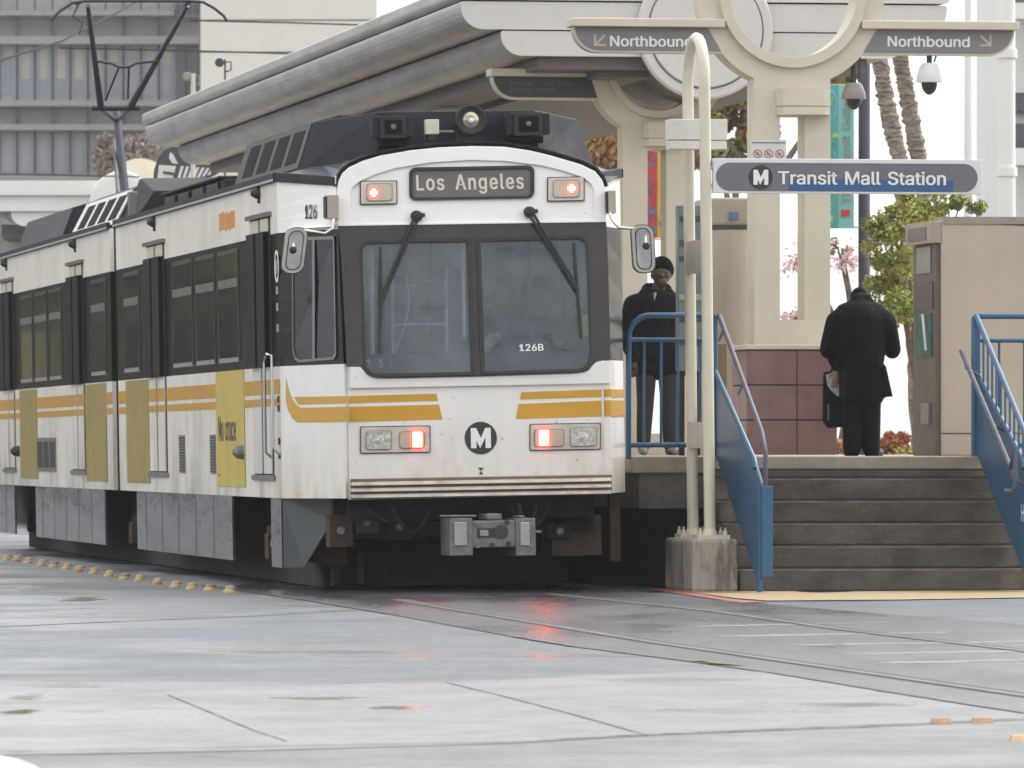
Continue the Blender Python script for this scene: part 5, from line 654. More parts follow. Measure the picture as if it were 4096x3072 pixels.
# ---- sign post hoop
hp = thing('sign_post', 'cream tubular hoop post carrying the station name sign, on a stained concrete plinth', 'sign post', (1.8, 0, 0), S)
af, ab_ = .13, .86
tpf, tpb = SA(704.5, 90, af), SA(687.8, 90, ab_); btf, btb = SA(710, 535, af), SA(693, 533, ab_)
ztop = SA(703, 33, (af + ab_) / 2).z - .04; arc = []
zsp = ztop - (ab_ - af) / 2 * 1.0
for i in range(13):
    q = math.pi * i / 12; f = (1 - math.cos(q)) / 2
    arc.append((tpf.x + (tpb.x - tpf.x) * f, af + (ab_ - af) * f, zsp + (ztop - zsp) * math.sin(q)))
PT = HC + (VH - 539) * (S @ Vector((1.8, 0, 0))).y / F
b = MB(); b.tube([(btf.x, af, PT)] + arc + [(btb.x, ab_, PT)], .0435, CREAMP, 20); part('hoop', b, hp, smooth=True)
for (uu0, uu1, v0, v1) in ((0, 0, 240, 273), (0, 0, 422, 448)):
    b = MB(); z1, z0 = SA(700, v0, .4).z, SA(700, v1, .4).z; x = tpb.x + (btb.x - tpb.x) * (v0 - 90) / 445; xf = tpf.x + (btf.x - tpf.x) * (v0 - 90) / 445
    b.hexa([(x - .034, ab_ - .02, z0), (xf - .02, af + .03, z0), (xf + .015, af + .05, z0), (x + .0, ab_, z0), (x - .034, ab_ - .02, z1), (xf - .02, af + .03, z1), (xf + .015, af + .05, z1), (x + .0, ab_, z1)], mat('tie_plate', (.42, .40, .36), .45)); part('tie_plate', b, hp)
for (p, a) in ((btf, af), (btb, ab_)):
    b = MB(); b.box(p.x - .12, p.x + .13, a - .13, a + .13, PT, PT + .03, CREAMP)
    for sx in (-1, 1):
        for sy in (-1, 1): b.lathe((p.x + .005 + sx * .095, a + sy * .095, PT + .03), (0, 0, 1), [(0, .016), (.03, .016), (.032, .008), (.055, .008)], CREAMP, 8)
    b.lathe((p.x, a, PT + .03), (0, 0, 1), [(0, .06), (.05, .0435)], CREAMP, 16); part('base_plate', b, hp)
px0, px1 = SA(692.5, 560, -.08).x, SA(738, 560, -.08).x
b = MB(); b.box(px0, px1, -.08, 1.10, 0, PT, PLINTH); part('plinth', b, hp, bevel=.025)
# lantern box between the legs
b = MB(); p0, p1 = SA(668, 149.5, .5), SA(725, 120, .5)
b.box(p0.x, p1.x, .40, .62, p0.z + .07, p1.z, mat('box_light', (.62, .61, .57), .5, var=.04)); b.box(p0.x + .004, p1.x - .004, .405, .615, p0.z, p0.z + .066, MATS['box_light'])
b.lathe((p1.x, .5, p0.z + .13), (1, 0, 0), [(0, .012), (.012, .012)], BLK, 8)
b.box(tpb.x - .05, tpb.x + .05, .62, ab_ - .03, p0.z + .06, p0.z + .12, CREAMP)
part('lantern_box', b, hp, bevel=.006)
# station name sign
sa_ = af + .0
st = thing('station_sign', 'long white sign reading Transit Mall Station on a grey lozenge', 'sign', (SA(712, 177, sa_).x, sa_, 3), S)
q0, q1 = SA(712.5, 193.2, sa_), SA(980.4, 160, sa_)
b = MB(); b.box(q0.x, q1.x, sa_ - .03, sa_ + .03, q0.z, q1.z, WPLATE); part('panel', b, st, bevel=.004)
l0, l1 = SA(716, 190.8, sa_ - .03), SA(977.5, 164, sa_ - .03); hr = (l1.z - l0.z) / 2 - .001
b = MB(); b.plate([[(x, sa_ - .034, z) for x, z in rrect(l0.x, l1.x, l0.z, l1.z, hr, 10)]], (0, .003, 0), GREYB); part('lozenge', b, st)
s0, s1 = SA(789, 190.5, sa_ - .035), SA(953, 180.5, sa_ - .035)
b = MB(); b.box(s0.x, s1.x, sa_ - .037, sa_ - .0345, s0.z, s1.z, SBLUE); part('blue_bar', b, st)
b = MB(); mc = SA(760.7, 177.3, sa_ - .035); M_logo(b, (mc.x, sa_ - .039, mc.z), .0915, (1, 0, 0), (0, 0, 1), (0, -1, 0), BLK, WLET); part('logo', b, st, fix=False)
b = MB(); w0, w1 = SA(778, 184, sa_ - .04), SA(945.5, 184, sa_ - .04); letters(b, 'Transit Mall Station', w1.x - w0.x, .098, (w0.x, sa_ - .042, w0.z), (1, 0, 0), (0, 0, 1), WLET, .022); part('lettering', b, st, fix=False)
b = MB(); b.tube([(tpf.x + .02, sa_, l1.z - .04), (q0.x + .05, sa_, l1.z - .04)], .015, CREAMP); b.tube([(tpf.x + .02, sa_, l0.z + .04), (q0.x + .05, sa_, l0.z + .04)], .015, CREAMP); part('bracket', b, st)
#@@KIOSKS
# ---- machines on the platform
def kiosk():
    a = 4.1; f0 = SA(941, 300, a); f1x = f0.x + 1.05
    t = thing('ticket_kiosk', 'tall tan ticket kiosk with dark machine face, right of the man in black', 'kiosk', (f0.x, a, PZ), S)
    zt1 = SA(960, 224, a).z; zt2 = SA(1024, 226, a).z
    b = MB(); b.hexa([(f0.x, a, PZ + .003), (f1x, a, PZ + .003), (f1x, a + .9, PZ + .003), (f0.x, a + .9, PZ + .003), (f0.x, a, zt1 + .03), (f1x, a, zt2 - .02), (f1x, a + .9, zt2 - .02), (f0.x, a + .9, zt1 + .03)], TANK); part('cabinet', b, t, bevel=.012)
    MFC = mat('machine_brown', (.115, .092, .085), .5, var=.2)
    b = MB(); b.box(f0.x - .04, f0.x - .002, a + .02, a + .9, PZ + .003, zt1 - .16, MFC); part('machine_front', b, t, bevel=.006)
    b = MB(); b.box(f0.x - .10, f0.x - .002, a - .01, a + .92, zt1 - .155, zt1 + .02, mat('kiosk_head_tan', (.34, .29, .25), .5)); b.box(f0.x - .108, f0.x - .10, a + .1, a + .8, zt1 - .13, zt1 - .02, mat('head_panel', (.16, .14, .125), .5)); part('head', b, t, bevel=.006)
    z0, z1 = SA(930, 356, a).z, SA(930, 313, a).z; xf = f0.x - .042
    b = MB(); b.box(xf - .01, xf, a + .18, a + .72, SA(930, 272, a).z, SA(930, 246, a).z, mat('display_pale', (.26, .27, .26), .3, var=.3)); part('display', b, t)
    b = MB(); b.box(xf - .012, xf, a + .14, a + .74, z0, z1, SCREEN); b.hexa([(xf - .016, a + .3, z0 + .05), (xf - .016, a + .36, z0 + .05), (xf - .012, a + .36, z0 + .05), (xf - .012, a + .3, z0 + .05), (xf - .016, a + .42, z1 + .0), (xf - .016, a + .50, z1 + .0), (xf - .012, a + .50, z1 + .0), (xf - .012, a + .42, z1 + .0)], WPLATE); part('screen', b, t)
    b = MB(); b.box(xf - .008, xf, a + .1, a + .78, z1 + .03, z1 + .26, mat('machine_grey', (.06, .055, .06), .4)); part('coin_panel', b, t)
    b = MB(); b.box(xf - .02, xf, a + .2, a + .5, z0 - .55, z0 - .38, mat('tray_grey', (.22, .21, .22), .4)); part('ticket_tray', b, t)
    b = MB(); b.box(f0.x + .001, f1x, a - .004, a, PZ + .18, PZ + .19, MATS['machine_grey']); part('seam', b, t)
    b = MB(); b.box(f0.x + .02, f1x - .2, a - .012, a + .4, zt1 + .0, zt1 + .06, TANK2); part('top_trim', b, t)
kiosk()
def drum_kiosk():
    a = 6.2; p0, p1 = SA(712, 300, a), SA(757, 300, a); cx = (p0.x + p1.x) / 2 + .05; rw = (p1.x - p0.x) / 2 + .05
    zt = SA(730, 229, a).z
    t = thing('ticket_machine', 'tan curved ticket machine standing behind the cream sign post', 'ticket machine', (cx, a, PZ), S)
    b = MB(); n = 20; pr = [(cx + rw * math.cos(math.pi + math.pi * i / n), a + .5 * math.sin(math.pi + math.pi * i / n) + .5) for i in range(n + 1)] + [(cx + rw, a + .9), (cx - rw, a + .9)]
    b.plate([[(x, y, PZ + .003) for x, y in pr]], (0, 0, zt - PZ - .006), TANK); part('housing', b, t, smooth=True)
    b = MB(); b.plate([[(x, y - .01, zt) for x, y in pr]], (0, 0, .03), BLK); part('shadow_gap', b, t)
    b = MB(); b.box(cx - rw, cx + rw, a + .15, a + .85, zt + .032, SA(730, 197, a).z, mat('kiosk_cap', (.36, .31, .25), .5)); part('cap', b, t, bevel=.02)
    q = SA(735, 218, a + .1); b = MB(); b.box(q.x - .04, q.x + .035, a + .135, a + .148, q.z - .015, q.z + .05, mat('sticker_blue', (.12, .16, .30), .5)); part('sticker', b, t)
drum_kiosk()
a = 6.0; p0, p1 = SA(678, 371, a), SA(703, 205, a)
t = thing('map_case', 'narrow grey green display case seen between the two legs of the sign post', 'display case', (p0.x, a, PZ), S)
b = MB(); b.box(p0.x, p1.x, a, a + .12, p0.z, p1.z, TEALG); part('case', b, t, bevel=.01)
for v in (222, 246, 262, 300, 322, 345): b = MB(); z = SA(690, v, a).z; b.box(p0.x + .01, p1.x - .01, a - .006, a, z, z + .05, mat('case_dark', (.04, .055, .055), .4) if v % 4 else mat('case_pale', (.30, .33, .32), .4)); part('notice', b, t)
b = MB(); b.box(p0.x + .02, p0.x + .06, a + .02, a + .10, PZ + .003, p0.z, DARK); b.box(p1.x - .06, p1.x - .02, a + .02, a + .10, PZ + .003, p0.z, DARK); part('leg', b, t)
q = SA(722, 352, 5.0); b = MB(); b.box(q.x - .05, q.x + .045, 5.0, 5.12, PZ + .003, SA(722, 343, 5).z, mat('bin_brown', (.20, .14, .08), .6)); single('waste_bin', b, 'narrow brown bin behind the top of the left stair railing', 'bin', (q.x, 5.0, PZ), S, bevel=.01)
#@@TRAIN
# ================================================================ train
tr = thing('light_rail_train', 'white articulated light rail train with yellow stripes and Los Angeles destination sign', 'train', (0, 0, 0), T)
ZB, ZT = .725, 3.145; A1, AJ0, AJ1, AE = 1.1, 12.95, 13.5, 26.6
BZ = 2.745
def side_shell(ya, yb, nm, ends):
    b = MB()
    for x in (-1.325, 1.325):
        for z0, z1, m in ((ZB, BELT, SIDEW), (BELT, BZ, BLACKP), (BZ, ZT, SIDEW)):
            b.box(min(x, x * .97), max(x, x * .97), ya, yb, z0, z1, m)
    b.box(-1.28, 1.28, ya, yb, ZB + .02, ZB + .30, DARK)
    if ends:
        for y in ends: b.box(-1.285, 1.285, y, y + .04, ZB + .30, ZT - .01, DARK)
    return part(nm, b, tr)
side_shell(A1, AJ0, 'front_body_shell', (5.5, AJ0 - .05,)); side_shell(AJ1, AE, 'rear_body_shell', (AJ1 + .01, AE - .05))
b = MB(); b.box(-1.05, 1.05, AJ0, AJ1, ZB + .1, ZT - .05, DARK)
for i in range(5): y = AJ0 + .05 + i * .10; b.box(-1.15, 1.15, y, y + .05, ZB + .05, ZT, DARK)
part('articulation_bellows', b, tr)
# corner panels, lower + upper, both sides
for sgn in (-1, 1):
    b = MB()
    for z0, z1, m in ((ZB - (.0), BELT, WHITE), (BELT, BZ, BLACKP), (BZ, ZT, WHITE)):
        n = 4
        for i in range(n):
            za, zb_ = z0 + (z1 - z0) * i / n, z0 + (z1 - z0) * (i + 1) / n
            P = []
            for z in (za, zb_):
                zz = min(z, 3.09 if False else z)
                P += [(sgn * 1.325, A1 - .001, zz), (sgn * FW, rake(zz), zz), (sgn * (FW - .04), rake(zz) + .05, zz), (sgn * 1.28, A1 - .001, zz)]
            b.hexa(P, m)
    part('corner_panel', b, tr)
# front face plates
def face(loops, off, t, m, b): return b.plate([[TF(u, v, off) for u, v in l] for l in loops], (0, t, 0), m)
def arcpts(cx, cy, r, a0, a1, n=6): return [(cx + r * math.cos(R(a0 + (a1 - a0) * i / n)), cy + r * math.sin(R(a0 + (a1 - a0) * i / n))) for i in range(n + 1)]
outer = [(337.6, 226), (337.3, 190), (338.6, 181), (342.5, 173), (349, 167.4), (362, 161.2), (379.4, 155.8), (410, 150.4), (440, 147.3), (472, 146), (505, 146.8), (530, 150.5), (550.6, 155.4), (581.4, 164.5), (595.3, 171.3), (602, 179.5), (605.5, 189), (606.3, 222)]
rec = [(351, 223.6), (350.5, 193), (353, 187), (360, 181.5), (375, 174.8), (395, 168.5), (430, 162.8), (470, 160.3), (505, 161.2), (540, 165.4), (565, 171.5), (584, 178), (591, 184), (594, 191), (594.5, 219.4)]
b = MB(); face([outer], .012, .05, WHITE, b); part('brow_panel', b, tr, bevel=.012)
b = MB(); face([outer + [(606.3, 221.9)][:0], rec[::-1]], -.010, .022, WHITE, b); part('brow_rim', b, tr, bevel=.006)
surr = [(337.6, 226.1), (606.3, 222.1), (608, 260), (610.7, 359.6), (601, 360), (595.5, 361.5), (592, 365), (588.5, 369.5), (583, 371.6), (575, 372.4), (480, 375.6), (384, 377.6), (375, 377), (368, 374), (363.5, 369), (360.5, 366), (347, 366), (344, 310), (341, 256)]
paneL = [(369, 240.8), (469.7, 239), (474.2, 374), (376, 376), (371, 374.5), (367, 371), (364.8, 365), (361.5, 250), (362.4, 246), (365, 242.6)]
paneR = [(477.5, 238.8), (578, 236.2), (583, 237.2), (586, 240), (587.5, 245), (591.2, 355), (590.3, 361), (587.5, 366), (583, 369.6), (577, 371), (482.3, 373.7)]
ins = lambda l, k: [(sum(p[0] for p in l) / len(l) + (x - sum(p[0] for p in l) / len(l)) * k, sum(p[1] for p in l) / len(l) + (y - sum(p[1] for p in l) / len(l)) * k) for x, y in l]
b = MB(); face([surr, ins(paneL, .99)[::-1], ins(paneR, .99)[::-1]], .0, .05, SURR, b); part('window_surround', b, tr)
for pl in (paneL, paneR):
    w_ = MB(); face([ins(pl, 1.015), ins(pl, .965)[::-1]], -.012, .014, RUBBER, w_); wo_ = part('windscreen', w_, tr)
    g = MB(); face([ins(pl, .985)], .006, .006, GLASS, g); part('pane', g, wo_)
low = [(347, 366), (360.5, 366), (363.5, 369), (368, 374), (375, 377), (384, 377.6), (480, 375.6), (575, 372.4), (583, 371.6), (588.5, 369.5), (592, 365), (595.5, 361.5), (601, 360), (610.7, 359.6), (612, 494), (349, 500)]
b = MB(); b.plate([[TA(u, v, .022) for u, v in low]], (0, .05, 0), WHITE); part('front_panel', b, tr, bevel=.006)
belt = [(349.5, 367), (360.5, 367), (363.5, 370), (368, 375), (375, 378), (384, 378.6), (480, 376.6), (575, 373.4), (583, 372.6), (588.5, 370.5), (592, 366), (595.5, 362.5), (601, 361), (609.5, 360.6), (609.7, 383.5), (350, 388.5)]
b = MB(); b.plate([[TA(u, v, -.004) for u, v in belt]], (0, .024, 0), WHITE); part('belt_panel', b, tr, bevel=.012)
# bumper
b = MB()
for i in range(3):
    va = 481.5 + i * 6.2; P0, P1 = TA(351.5, va, -.05), TA(611.5, va - 4.6, -.05); h = .032
    for p in (0,): b.hexa([(P0.x, -.055, P0.z - h), (P1.x, -.055, P1.z - h), (P1.x, .03, P1.z - h), (P0.x, .03, P0.z - h), (P0.x, -.04, P0.z - .006), (P1.x, -.04, P1.z - .006), (P1.x, .03, P1.z - .006), (P0.x, .03, P0.z - .006)], mat('bumper_cream', (.55, .50, .43), .55, var=.25, scale=6, dirt=((.20, .13, .08), .52, .72, .8), dscale=5))
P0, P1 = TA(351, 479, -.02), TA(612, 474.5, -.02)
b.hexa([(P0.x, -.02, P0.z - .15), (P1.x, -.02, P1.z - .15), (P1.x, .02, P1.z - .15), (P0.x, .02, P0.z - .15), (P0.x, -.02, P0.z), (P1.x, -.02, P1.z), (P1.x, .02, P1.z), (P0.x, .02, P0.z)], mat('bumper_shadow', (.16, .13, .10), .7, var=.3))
part('bumper', b, tr, bevel=.005)
# stripes on front
def flat(uvs, fn, off, m, b, t=.003): return b.plate([[fn(u, v, off) for u, v in uvs]], (0, t, 0), m)
fnF = lambda u, v, off: TA(u, v, off)
for pl in ([(349.2, 396.0), (436.5, 393.6), (437.8, 400.6), (349.2, 403.2)], [(349.3, 406.6), (439, 404.6), (442.4, 419.4), (349.5, 421.8)], [(521.5, 392.2), (611.2, 389.0), (611.4, 396.6), (519.8, 399.3)], [(518.6, 404.0), (611.4, 400.0), (611.7, 416.0), (516, 418.8)]):
    b = MB(); flat(pl, fnF, .018, STRIPE, b); part('front_stripe', b, tr)
b = MB(); fc = lambda u, v, off: TC(u, v, off)
flat([(293.5, 397.0), (348.6, 396.0), (348.6, 403.2), (298.5, 404.6)], fc, .004, STRIPE, b)
flat([(285.8, 378.6), (288, 389), (292, 399), (297, 405.5), (301, 407.8), (348.6, 406.6), (348.8, 421.8), (297, 422.6), (292, 418), (287.5, 409.5), (285.8, 400)], fc, .004, STRIPE, b)
part('corner_stripe', b, tr)
b = MB(); fr = lambda u, v, off: TC(u, v, off, 1)
P = lambda z: [Vector((FW + .005, -.004, z)), Vector((1.325, A1 - .02, z))]
z1, z2 = TA(611, 389, 0).z, TA(611, 396.6, 0).z; z3, z4 = TA(611, 400, 0).z, TA(611, 416, 0).z
for za, zb_ in ((z2, z1), (z4, z3)): q = P(za) + P(zb_)[::-1]; b.plate([q], (.004, -.002, 0), STRIPE)
part('corner_stripe', b, tr)
# side stripes
b = MB()
def sideband(z0, z1, y0, y1, m, x=-1.325, off=.004): b.box(x - off, x - .001, y0, y1, z0, z1, m)
zu1, zu0 = TR(262, 380.5).z, TR(262, 395).z; zl1, zl0 = TR(262, 399.3).z, TR(262, 407).z
doorsY = []
def yy(u): return TR(u, 400).y
D = [(yy(273), yy(254)), (yy(166.6), yy(150)), (yy(85), yy(72)), (yy(15), yy(4))]
for (ya, yb) in ((A1, D[0][0]), (D[0][1], D[1][0]), (D[1][1], AJ0), (AJ1, D[2][0]), (D[2][1], D[3][0]), (D[3][1], AE)):
    sideband(zu0, zu1, ya, yb, STRIPES_); sideband(zl0, zl1, ya, yb, STRIPES_)
part('side_stripe', b, tr)
# doors (recessed look: proud frame, two leaves)
for i, (ya, yb) in enumerate(D):
    zb0, zb1 = .90, 2.885; ym = (ya + yb) / 2
    b = MB(); b.box(-1.33, -1.3, ya - .02, yb + .02, zb0, zb1, DARK); b.box(-1.345, -1.3, ya - .1, yb + .1, zb0 - .04, zb0 - .002, IRON); b.box(-1.36, -1.3, ya - .12, yb + .12, zb1 + .002, zb1 + .035, FRAMEA)
    d = part('door', b, tr)
    for (y0, y1) in ((ya + .05, ym - .06), (ym + .06, yb - .05)):
        b = MB(); b.box(-1.338, -1.3301, y0, y1, zb0 + .01, BELT, SIDEW if i else WHITE); b.box(-1.337, -1.3301, y0, y1, BELT + .0005, BZ + .028, RUBBER); b.box(-1.338, -1.3301, y0, y1, BZ + .03, zb1 - .01, mat('door_cream', (.66, .60, .48), .4))
        b.box(-1.340, -1.3381, y0, y1, zu0, zu1, STRIPES_); b.box(-1.340, -1.3381, y0, y1, zl0, zl1, STRIPES_)
        lf = part('leaf', b, d); b = MB(); b.box(-1.375, -1.3372, y0 + .002, y1 - .002, BELT + .002, BZ + .026, mat('door_glass', (.008, .008, .009), .5, spec=.1)); part('pane', b, lf)
    b = MB(); b.lathe((-1.326, ym, zb1 + .20), (-1, 0, 0), [(0, .05), (.03, .045), (.07, .02)], RUBBER, 12); b.box(-1.345, -1.325, ym - .015, ym + .015, zb1 + .12, zb1 + .30, RUBBER); part('door_lamp', b, tr)
# side windows
for (u0, u1) in ((240.8, 220.7), (216.8, 198.3), (194.5, 175), (141, 126), (107.5, 93), (63, 51), (48.6, 36), (34, 22)):
    y0, y1 = yy(u0), yy(u1); z0, z1 = 1.80, 2.70; zm_ = 2.43
    fr_ = [(-1.334, y, z) for y, z in rrect(y0, y1, z0, z1, .05, 3)]; inn = [(-1.334, y, z) for y, z in rrect(y0 + .035, y1 - .035, z0 + .035, z1 - .035, .03, 3)][::-1]
    b = MB(); b.plate([fr_, inn], (.008, 0, 0), mat('window_gasket', (.06, .055, .052), .35)); wd = part('window', b, tr)
    b = MB(); b.box(-1.3355, -1.328, y0 + .035, y1 - .035, zm_ - .035, zm_ + .035, FRAMEA); b.box(-1.338, -1.3255, y0 + .02, y1 - .02, z0 - .004, z0 + .03, mat('sill_grey', (.28, .27, .26), .4)); part('transom', b, wd)
    b = MB(); b.box(-1.330, -1.3262, y0 + .036, y1 - .036, z0 + .036, zm_ - .036, TINT); b.box(-1.330, -1.3262, y0 + .036, y1 - .036, zm_ + .036, z1 - .036, TINT); part('pane', b, wd)
# posters
for i, (u0, u1, m, txt) in enumerate(((244.6, 216.5, YPOST, 1), (150, 126.5, YPOST2, 0), (106.5, 86, YPOST2, 0), (37, 20, YPOST2, 0))):
    y0, y1 = yy(u0) + (.0 if i != 1 else .05), yy(u1) if i != 1 else AJ0 - 1.1
    y1 = yy(u1)
    b = MB(); b.box(-1.331, -1.3292, y0, y1, .80, BELT - .01 if i else BELT + .0, m); po = part('poster', b, tr)
    b = MB()
    if txt:
        letters(b, 'No cruce', (y1 - y0) * .62, .20, (-1.333, y1 - .16, 1.17), (0, -1, 0), (0, 0, 1), BLK, .02)
        b.box(-1.333, -1.331, y1 - .22, y1 - .12, .88, .895, BLK); part('lettering', b, po, fix=False)
# vents, decals
for u0, u1 in ((184.5, 179), (215.3, 210)):
    y0, y1 = yy(u0), yy(u1); b = MB(); b.box(-1.3325, -1.325, y0, y1, .90, 1.22, IRON)
    for k in range(12): b.box(-1.336, -1.333, y0 + .02, y1 - .02, .915 + k * .025, .925 + k * .025, RUBBER)
    part('side_vent', b, tr)
y0, y1 = yy(55.5), yy(37); b = MB(); b.box(-1.3345, -1.325, y0, y1, .88, 1.22, IRON)
for k in range(3): b.box(-1.338, -1.334, y0 + .08 + k * (y1 - y0) / 3, y0 - .06 + (k + 1) * (y1 - y0) / 3, .92, 1.18, RUBBER)
part('side_vent', b, tr)
y0, y1 = yy(238), yy(222.5); za, zb_ = TR(230, 229).z, TR(230, 212).z
b = MB(); rnd = random.Random(3); n = 14; pts = [(-1.3275, y0 + (y1 - y0) * i / n, zb_ + rnd.uniform(-.012, .02)) for i in range(n + 1)] + [(-1.3275, y1 - (y1 - y0) * i / n, za + rnd.uniform(-.012, .015)) for i in range(n + 1)]
b.plate([pts], (.002, 0, 0), ORNG); part('orange_decal', b, tr)
b = MB(); cy = yy(279.2); cz = TR(279, 266).z; ring = lambda r: [(-1.329, cy + r * math.cos(2 * math.pi * k / 32), cz + r * math.sin(2 * math.pi * k / 32)) for k in range(32)]
b.plate([ring(.125), ring(.098)[::-1]], (.003, 0, 0), WLET); letters(b, 'M', .11, .11, (-1.329, cy + .055, cz - .055), (0, -1, 0), (0, 0, 1), WLET, .03); part('side_logo', b, tr, fix=False)
for v in (290, 307, 328): b = MB(); z = TR(279, v).z; b.box(-1.329, -1.326, cy - .05, cy + .05, z - .03, z + .03, mat('sticker_grey', (.35, .36, .38), .5)); part('sticker', b, tr)
b = MB(); b.tube([(-1.33, yy(272), TR(272, 458).z), (-1.38, yy(272), TR(272, 452).z), (-1.38, yy(272), TR(272, 362).z), (-1.38, yy(275), TR(272, 354).z), (-1.38, yy(280), TR(272, 356).z), (-1.38, yy(280), TR(272, 448).z), (-1.33, yy(280), TR(272, 455).z)], .012, CHROME, 8); part('door_handrail', b, tr, smooth=True)
for v in (396, 405, 438, 452): b = MB(); z = TR(279, v).z; b.box(-1.335, -1.326, cy - .03, cy + .05, z - .05, z, BLK); part('door_button', b, tr)
for u, v, m in ((243, 452, IRON), (18.5, 451, RUBBER)): b = MB(); b.lathe((-1.326, yy(u), TR(u, v).z), (-1, 0, 0), [(0, .06), (.06, .05), (.09, .02)], m, 14); part('side_marker_lamp', b, tr)
# corner cab window, number, ledge
b = MB(); fo = [(294, 237.5), (333, 236), (334, 238), (336, 355), (333.5, 359.5), (299, 362.5), (294.5, 359), (292.5, 350), (292, 241)]
b.plate([[TC(u, v, .012) for u, v in fo], [TC(u, v, .012) for u, v in ins(fo, .955)][::-1]], (0, .012, 0), FRAMEA); cw = part('cab_side_window', b, tr)
b = MB(); b.plate([[TC(u, v, .006) for u, v in ins(fo, .955)]], (0, .004, 0), mat('cab_side_glass', (.016, .02, .03), .1, var=.2, spec=.15)); part('pane', b, cw)
b = MB(); b.plate([[TC(u, v, .016) for u, v in ((312, 239), (314.5, 239), (314.8, 358.5), (312.3, 358.8))]], (0, .01, 0), FRAMEA); part('mullion', b, cw)
b = MB(); p0, p1 = TC(305, 218.5, .006), TC(316.5, 218.5, .006); ex = (p1 - p0); L_ = ex.length; ex.normalize(); letters(b, '126', L_, .105, p0, ex, (0, 0, 1), BLK, .015); part('car_number', b, tr, fix=False)
b = MB(); b.hexa([TC(289, 229.5, .05), TC(333, 226.5, .05), TC(333, 226.5, 0), TC(289, 229.5, 0), TC(289, 227, .04), TC(333, 224, .04), TC(333, 224, 0), TC(289, 227, 0)], WHITE); part('rain_ledge', b, tr)
# destination sign
b = MB(); ds = [(x, y) for x, y in rrect(0, 1, 0, 1, 0)]
def qmap(u, v): return (u, v - .0175 * (u - 472))
o_ = [qmap(u, v) for u, v in rrect(409.5, 534.5, 166.3, 199.2, 6.5, 5)]; i_ = [qmap(u, v) for u, v in rrect(413, 531, 169.4, 196.6, 4.5, 5)]
b.plate([[TF(u, v, -.012) for u, v in o_], [TF(u, v, -.012) for u, v in i_][::-1]], (0, .03, 0), RUBBER); dso = part('destination_sign', b, tr, bevel=.003)
b = MB(); b.plate([[TF(u, v, .004) for u, v in i_]], (0, .004, 0), SIGNG); part('blind', b, dso)
b = MB(); p0, p1 = TF(*qmap(416.5, 189.3), .001), TF(*qmap(523.5, 189.3), .001); ex = (p1 - p0); L_ = ex.length; ex.normalize(); letters(b, 'Los Angeles', L_, .118, p0, ex, Vector((0, .185, 1)).normalized(), CREAMT, .02, 34); part('lettering', b, dso, fix=False)
# lamps
def lampbox(u0, u1, v0, v1, cells, fn, nm):
    b = MB(); s = lambda u, v: (u, v - .0175 * (u - (u0 + u1) / 2)); t_ = .02
    b.plate([[fn(*s(u, v), -.012) for u, v in rrect(u0, u1, v0, v1, 1.0, 2)]], (0, .03, 0), LAMPHS); hb = part(nm, b, tr, bevel=.003)
    b = MB(); b.plate([[fn(*s(u, v), -.006) for u, v in rrect(u0 - .9, u1 + .9, v0 - .9, v1 + .9, 1.2, 2)]], (0, .02, 0), RUBBER); part('gasket', b, hb)
    for (a0, a1, b0, b1, m, lit) in cells:
        b = MB(); b.plate([[fn(*s(u, v), -.016) for u, v in rrect(a0 - .8, a1 + .8, b0 - .8, b1 + .8, 3.4, 4)]], (0, .004, 0), mat('lens_rim', (.22, .20, .18), .5)); part('rim', b, hb)
        b = MB(); b.plate([[fn(*s(u, v), -.022) for u, v in rrect(a0, a1, b0, b1, 3, 4)]], (0, .006, 0), m); part('lens', b, hb, bevel=.004)
        if m is LENS:
            c = fn((a0 + a1) / 2, (b0 + b1) / 2, -.02); b = MB(); b.lathe(c, (0, -1, 0), [(0, .038), (.004, .034), (.006, .012), (.014, .010)], mat('bulb', (.85, .83, .78), .1, .6, var=.5, scale=60), 16); part('bulb', b, hb)
        if lit:
            b = MB(); g0, g1, h0, h1, cross = lit
            if cross:
                cu, cv = (g0 + g1) / 2, (h0 + h1) / 2; w_ = (g1 - g0) / 2 * .8; k = w_ * .36
                pl = [(-w_, -k), (-k * 1.3, -k * 1.3), (-k, -w_), (k, -w_), (k * 1.3, -k * 1.3), (w_, -k), (w_, k), (k * 1.3, k * 1.3), (k, w_), (-k, w_), (-k * 1.3, k * 1.3), (-w_, k)]
                b.plate([[fn(cu + x, cv + y, -.026) for x, y in pl]], (0, .003, 0), REDW); b.plate([[fn(cu + x * 1.3, cv + y * 1.3, -.0235) for x, y in pl]], (0, .001, 0), RED)
            else:
                b.plate([[fn(*s(u, v), -.0240) for u, v in rrect(g0 - .8, g1 + .8, h0 - .8, h1 + .8, .8, 2)]], (0, .0015, 0), RED)
                n1, n2 = 5, 8
                for i in range(n1):
                    for j in range(n2):
                        cu = g0 + (g1 - g0) * (i + .5) / n1; cv = h0 + (h1 - h0) * (j + .5) / n2; ru = (g1 - g0) / n1 * .46; rv = (h1 - h0) / n2 * .46
                        b.plate([[fn(*s(cu + x * ru, cv + y * rv), -.028) for x, y in ((-1, -1), (1, -1), (1, 1), (-1, 1))]], (0, .003, 0), REDW)
            part('led_array', b, hb)
fA = lambda u, v, off: TA(u, v, .018 + off)
lampbox(361, 429.6, 426.8, 452.4, [(366.5, 391, 431, 449, LENS, None), (400, 424, 432, 448.3, AMBL, (412.5, 422.3, 432.2, 447.6, 0))], fA, 'headlight')
lampbox(530.6, 600, 424.2, 449.4, [(535, 563.5, 429.5, 446, AMBL, (539, 549, 429.6, 445.4, 0)), (570.6, 596.2, 428.5, 446.4, LENS, None)], fA, 'headlight')
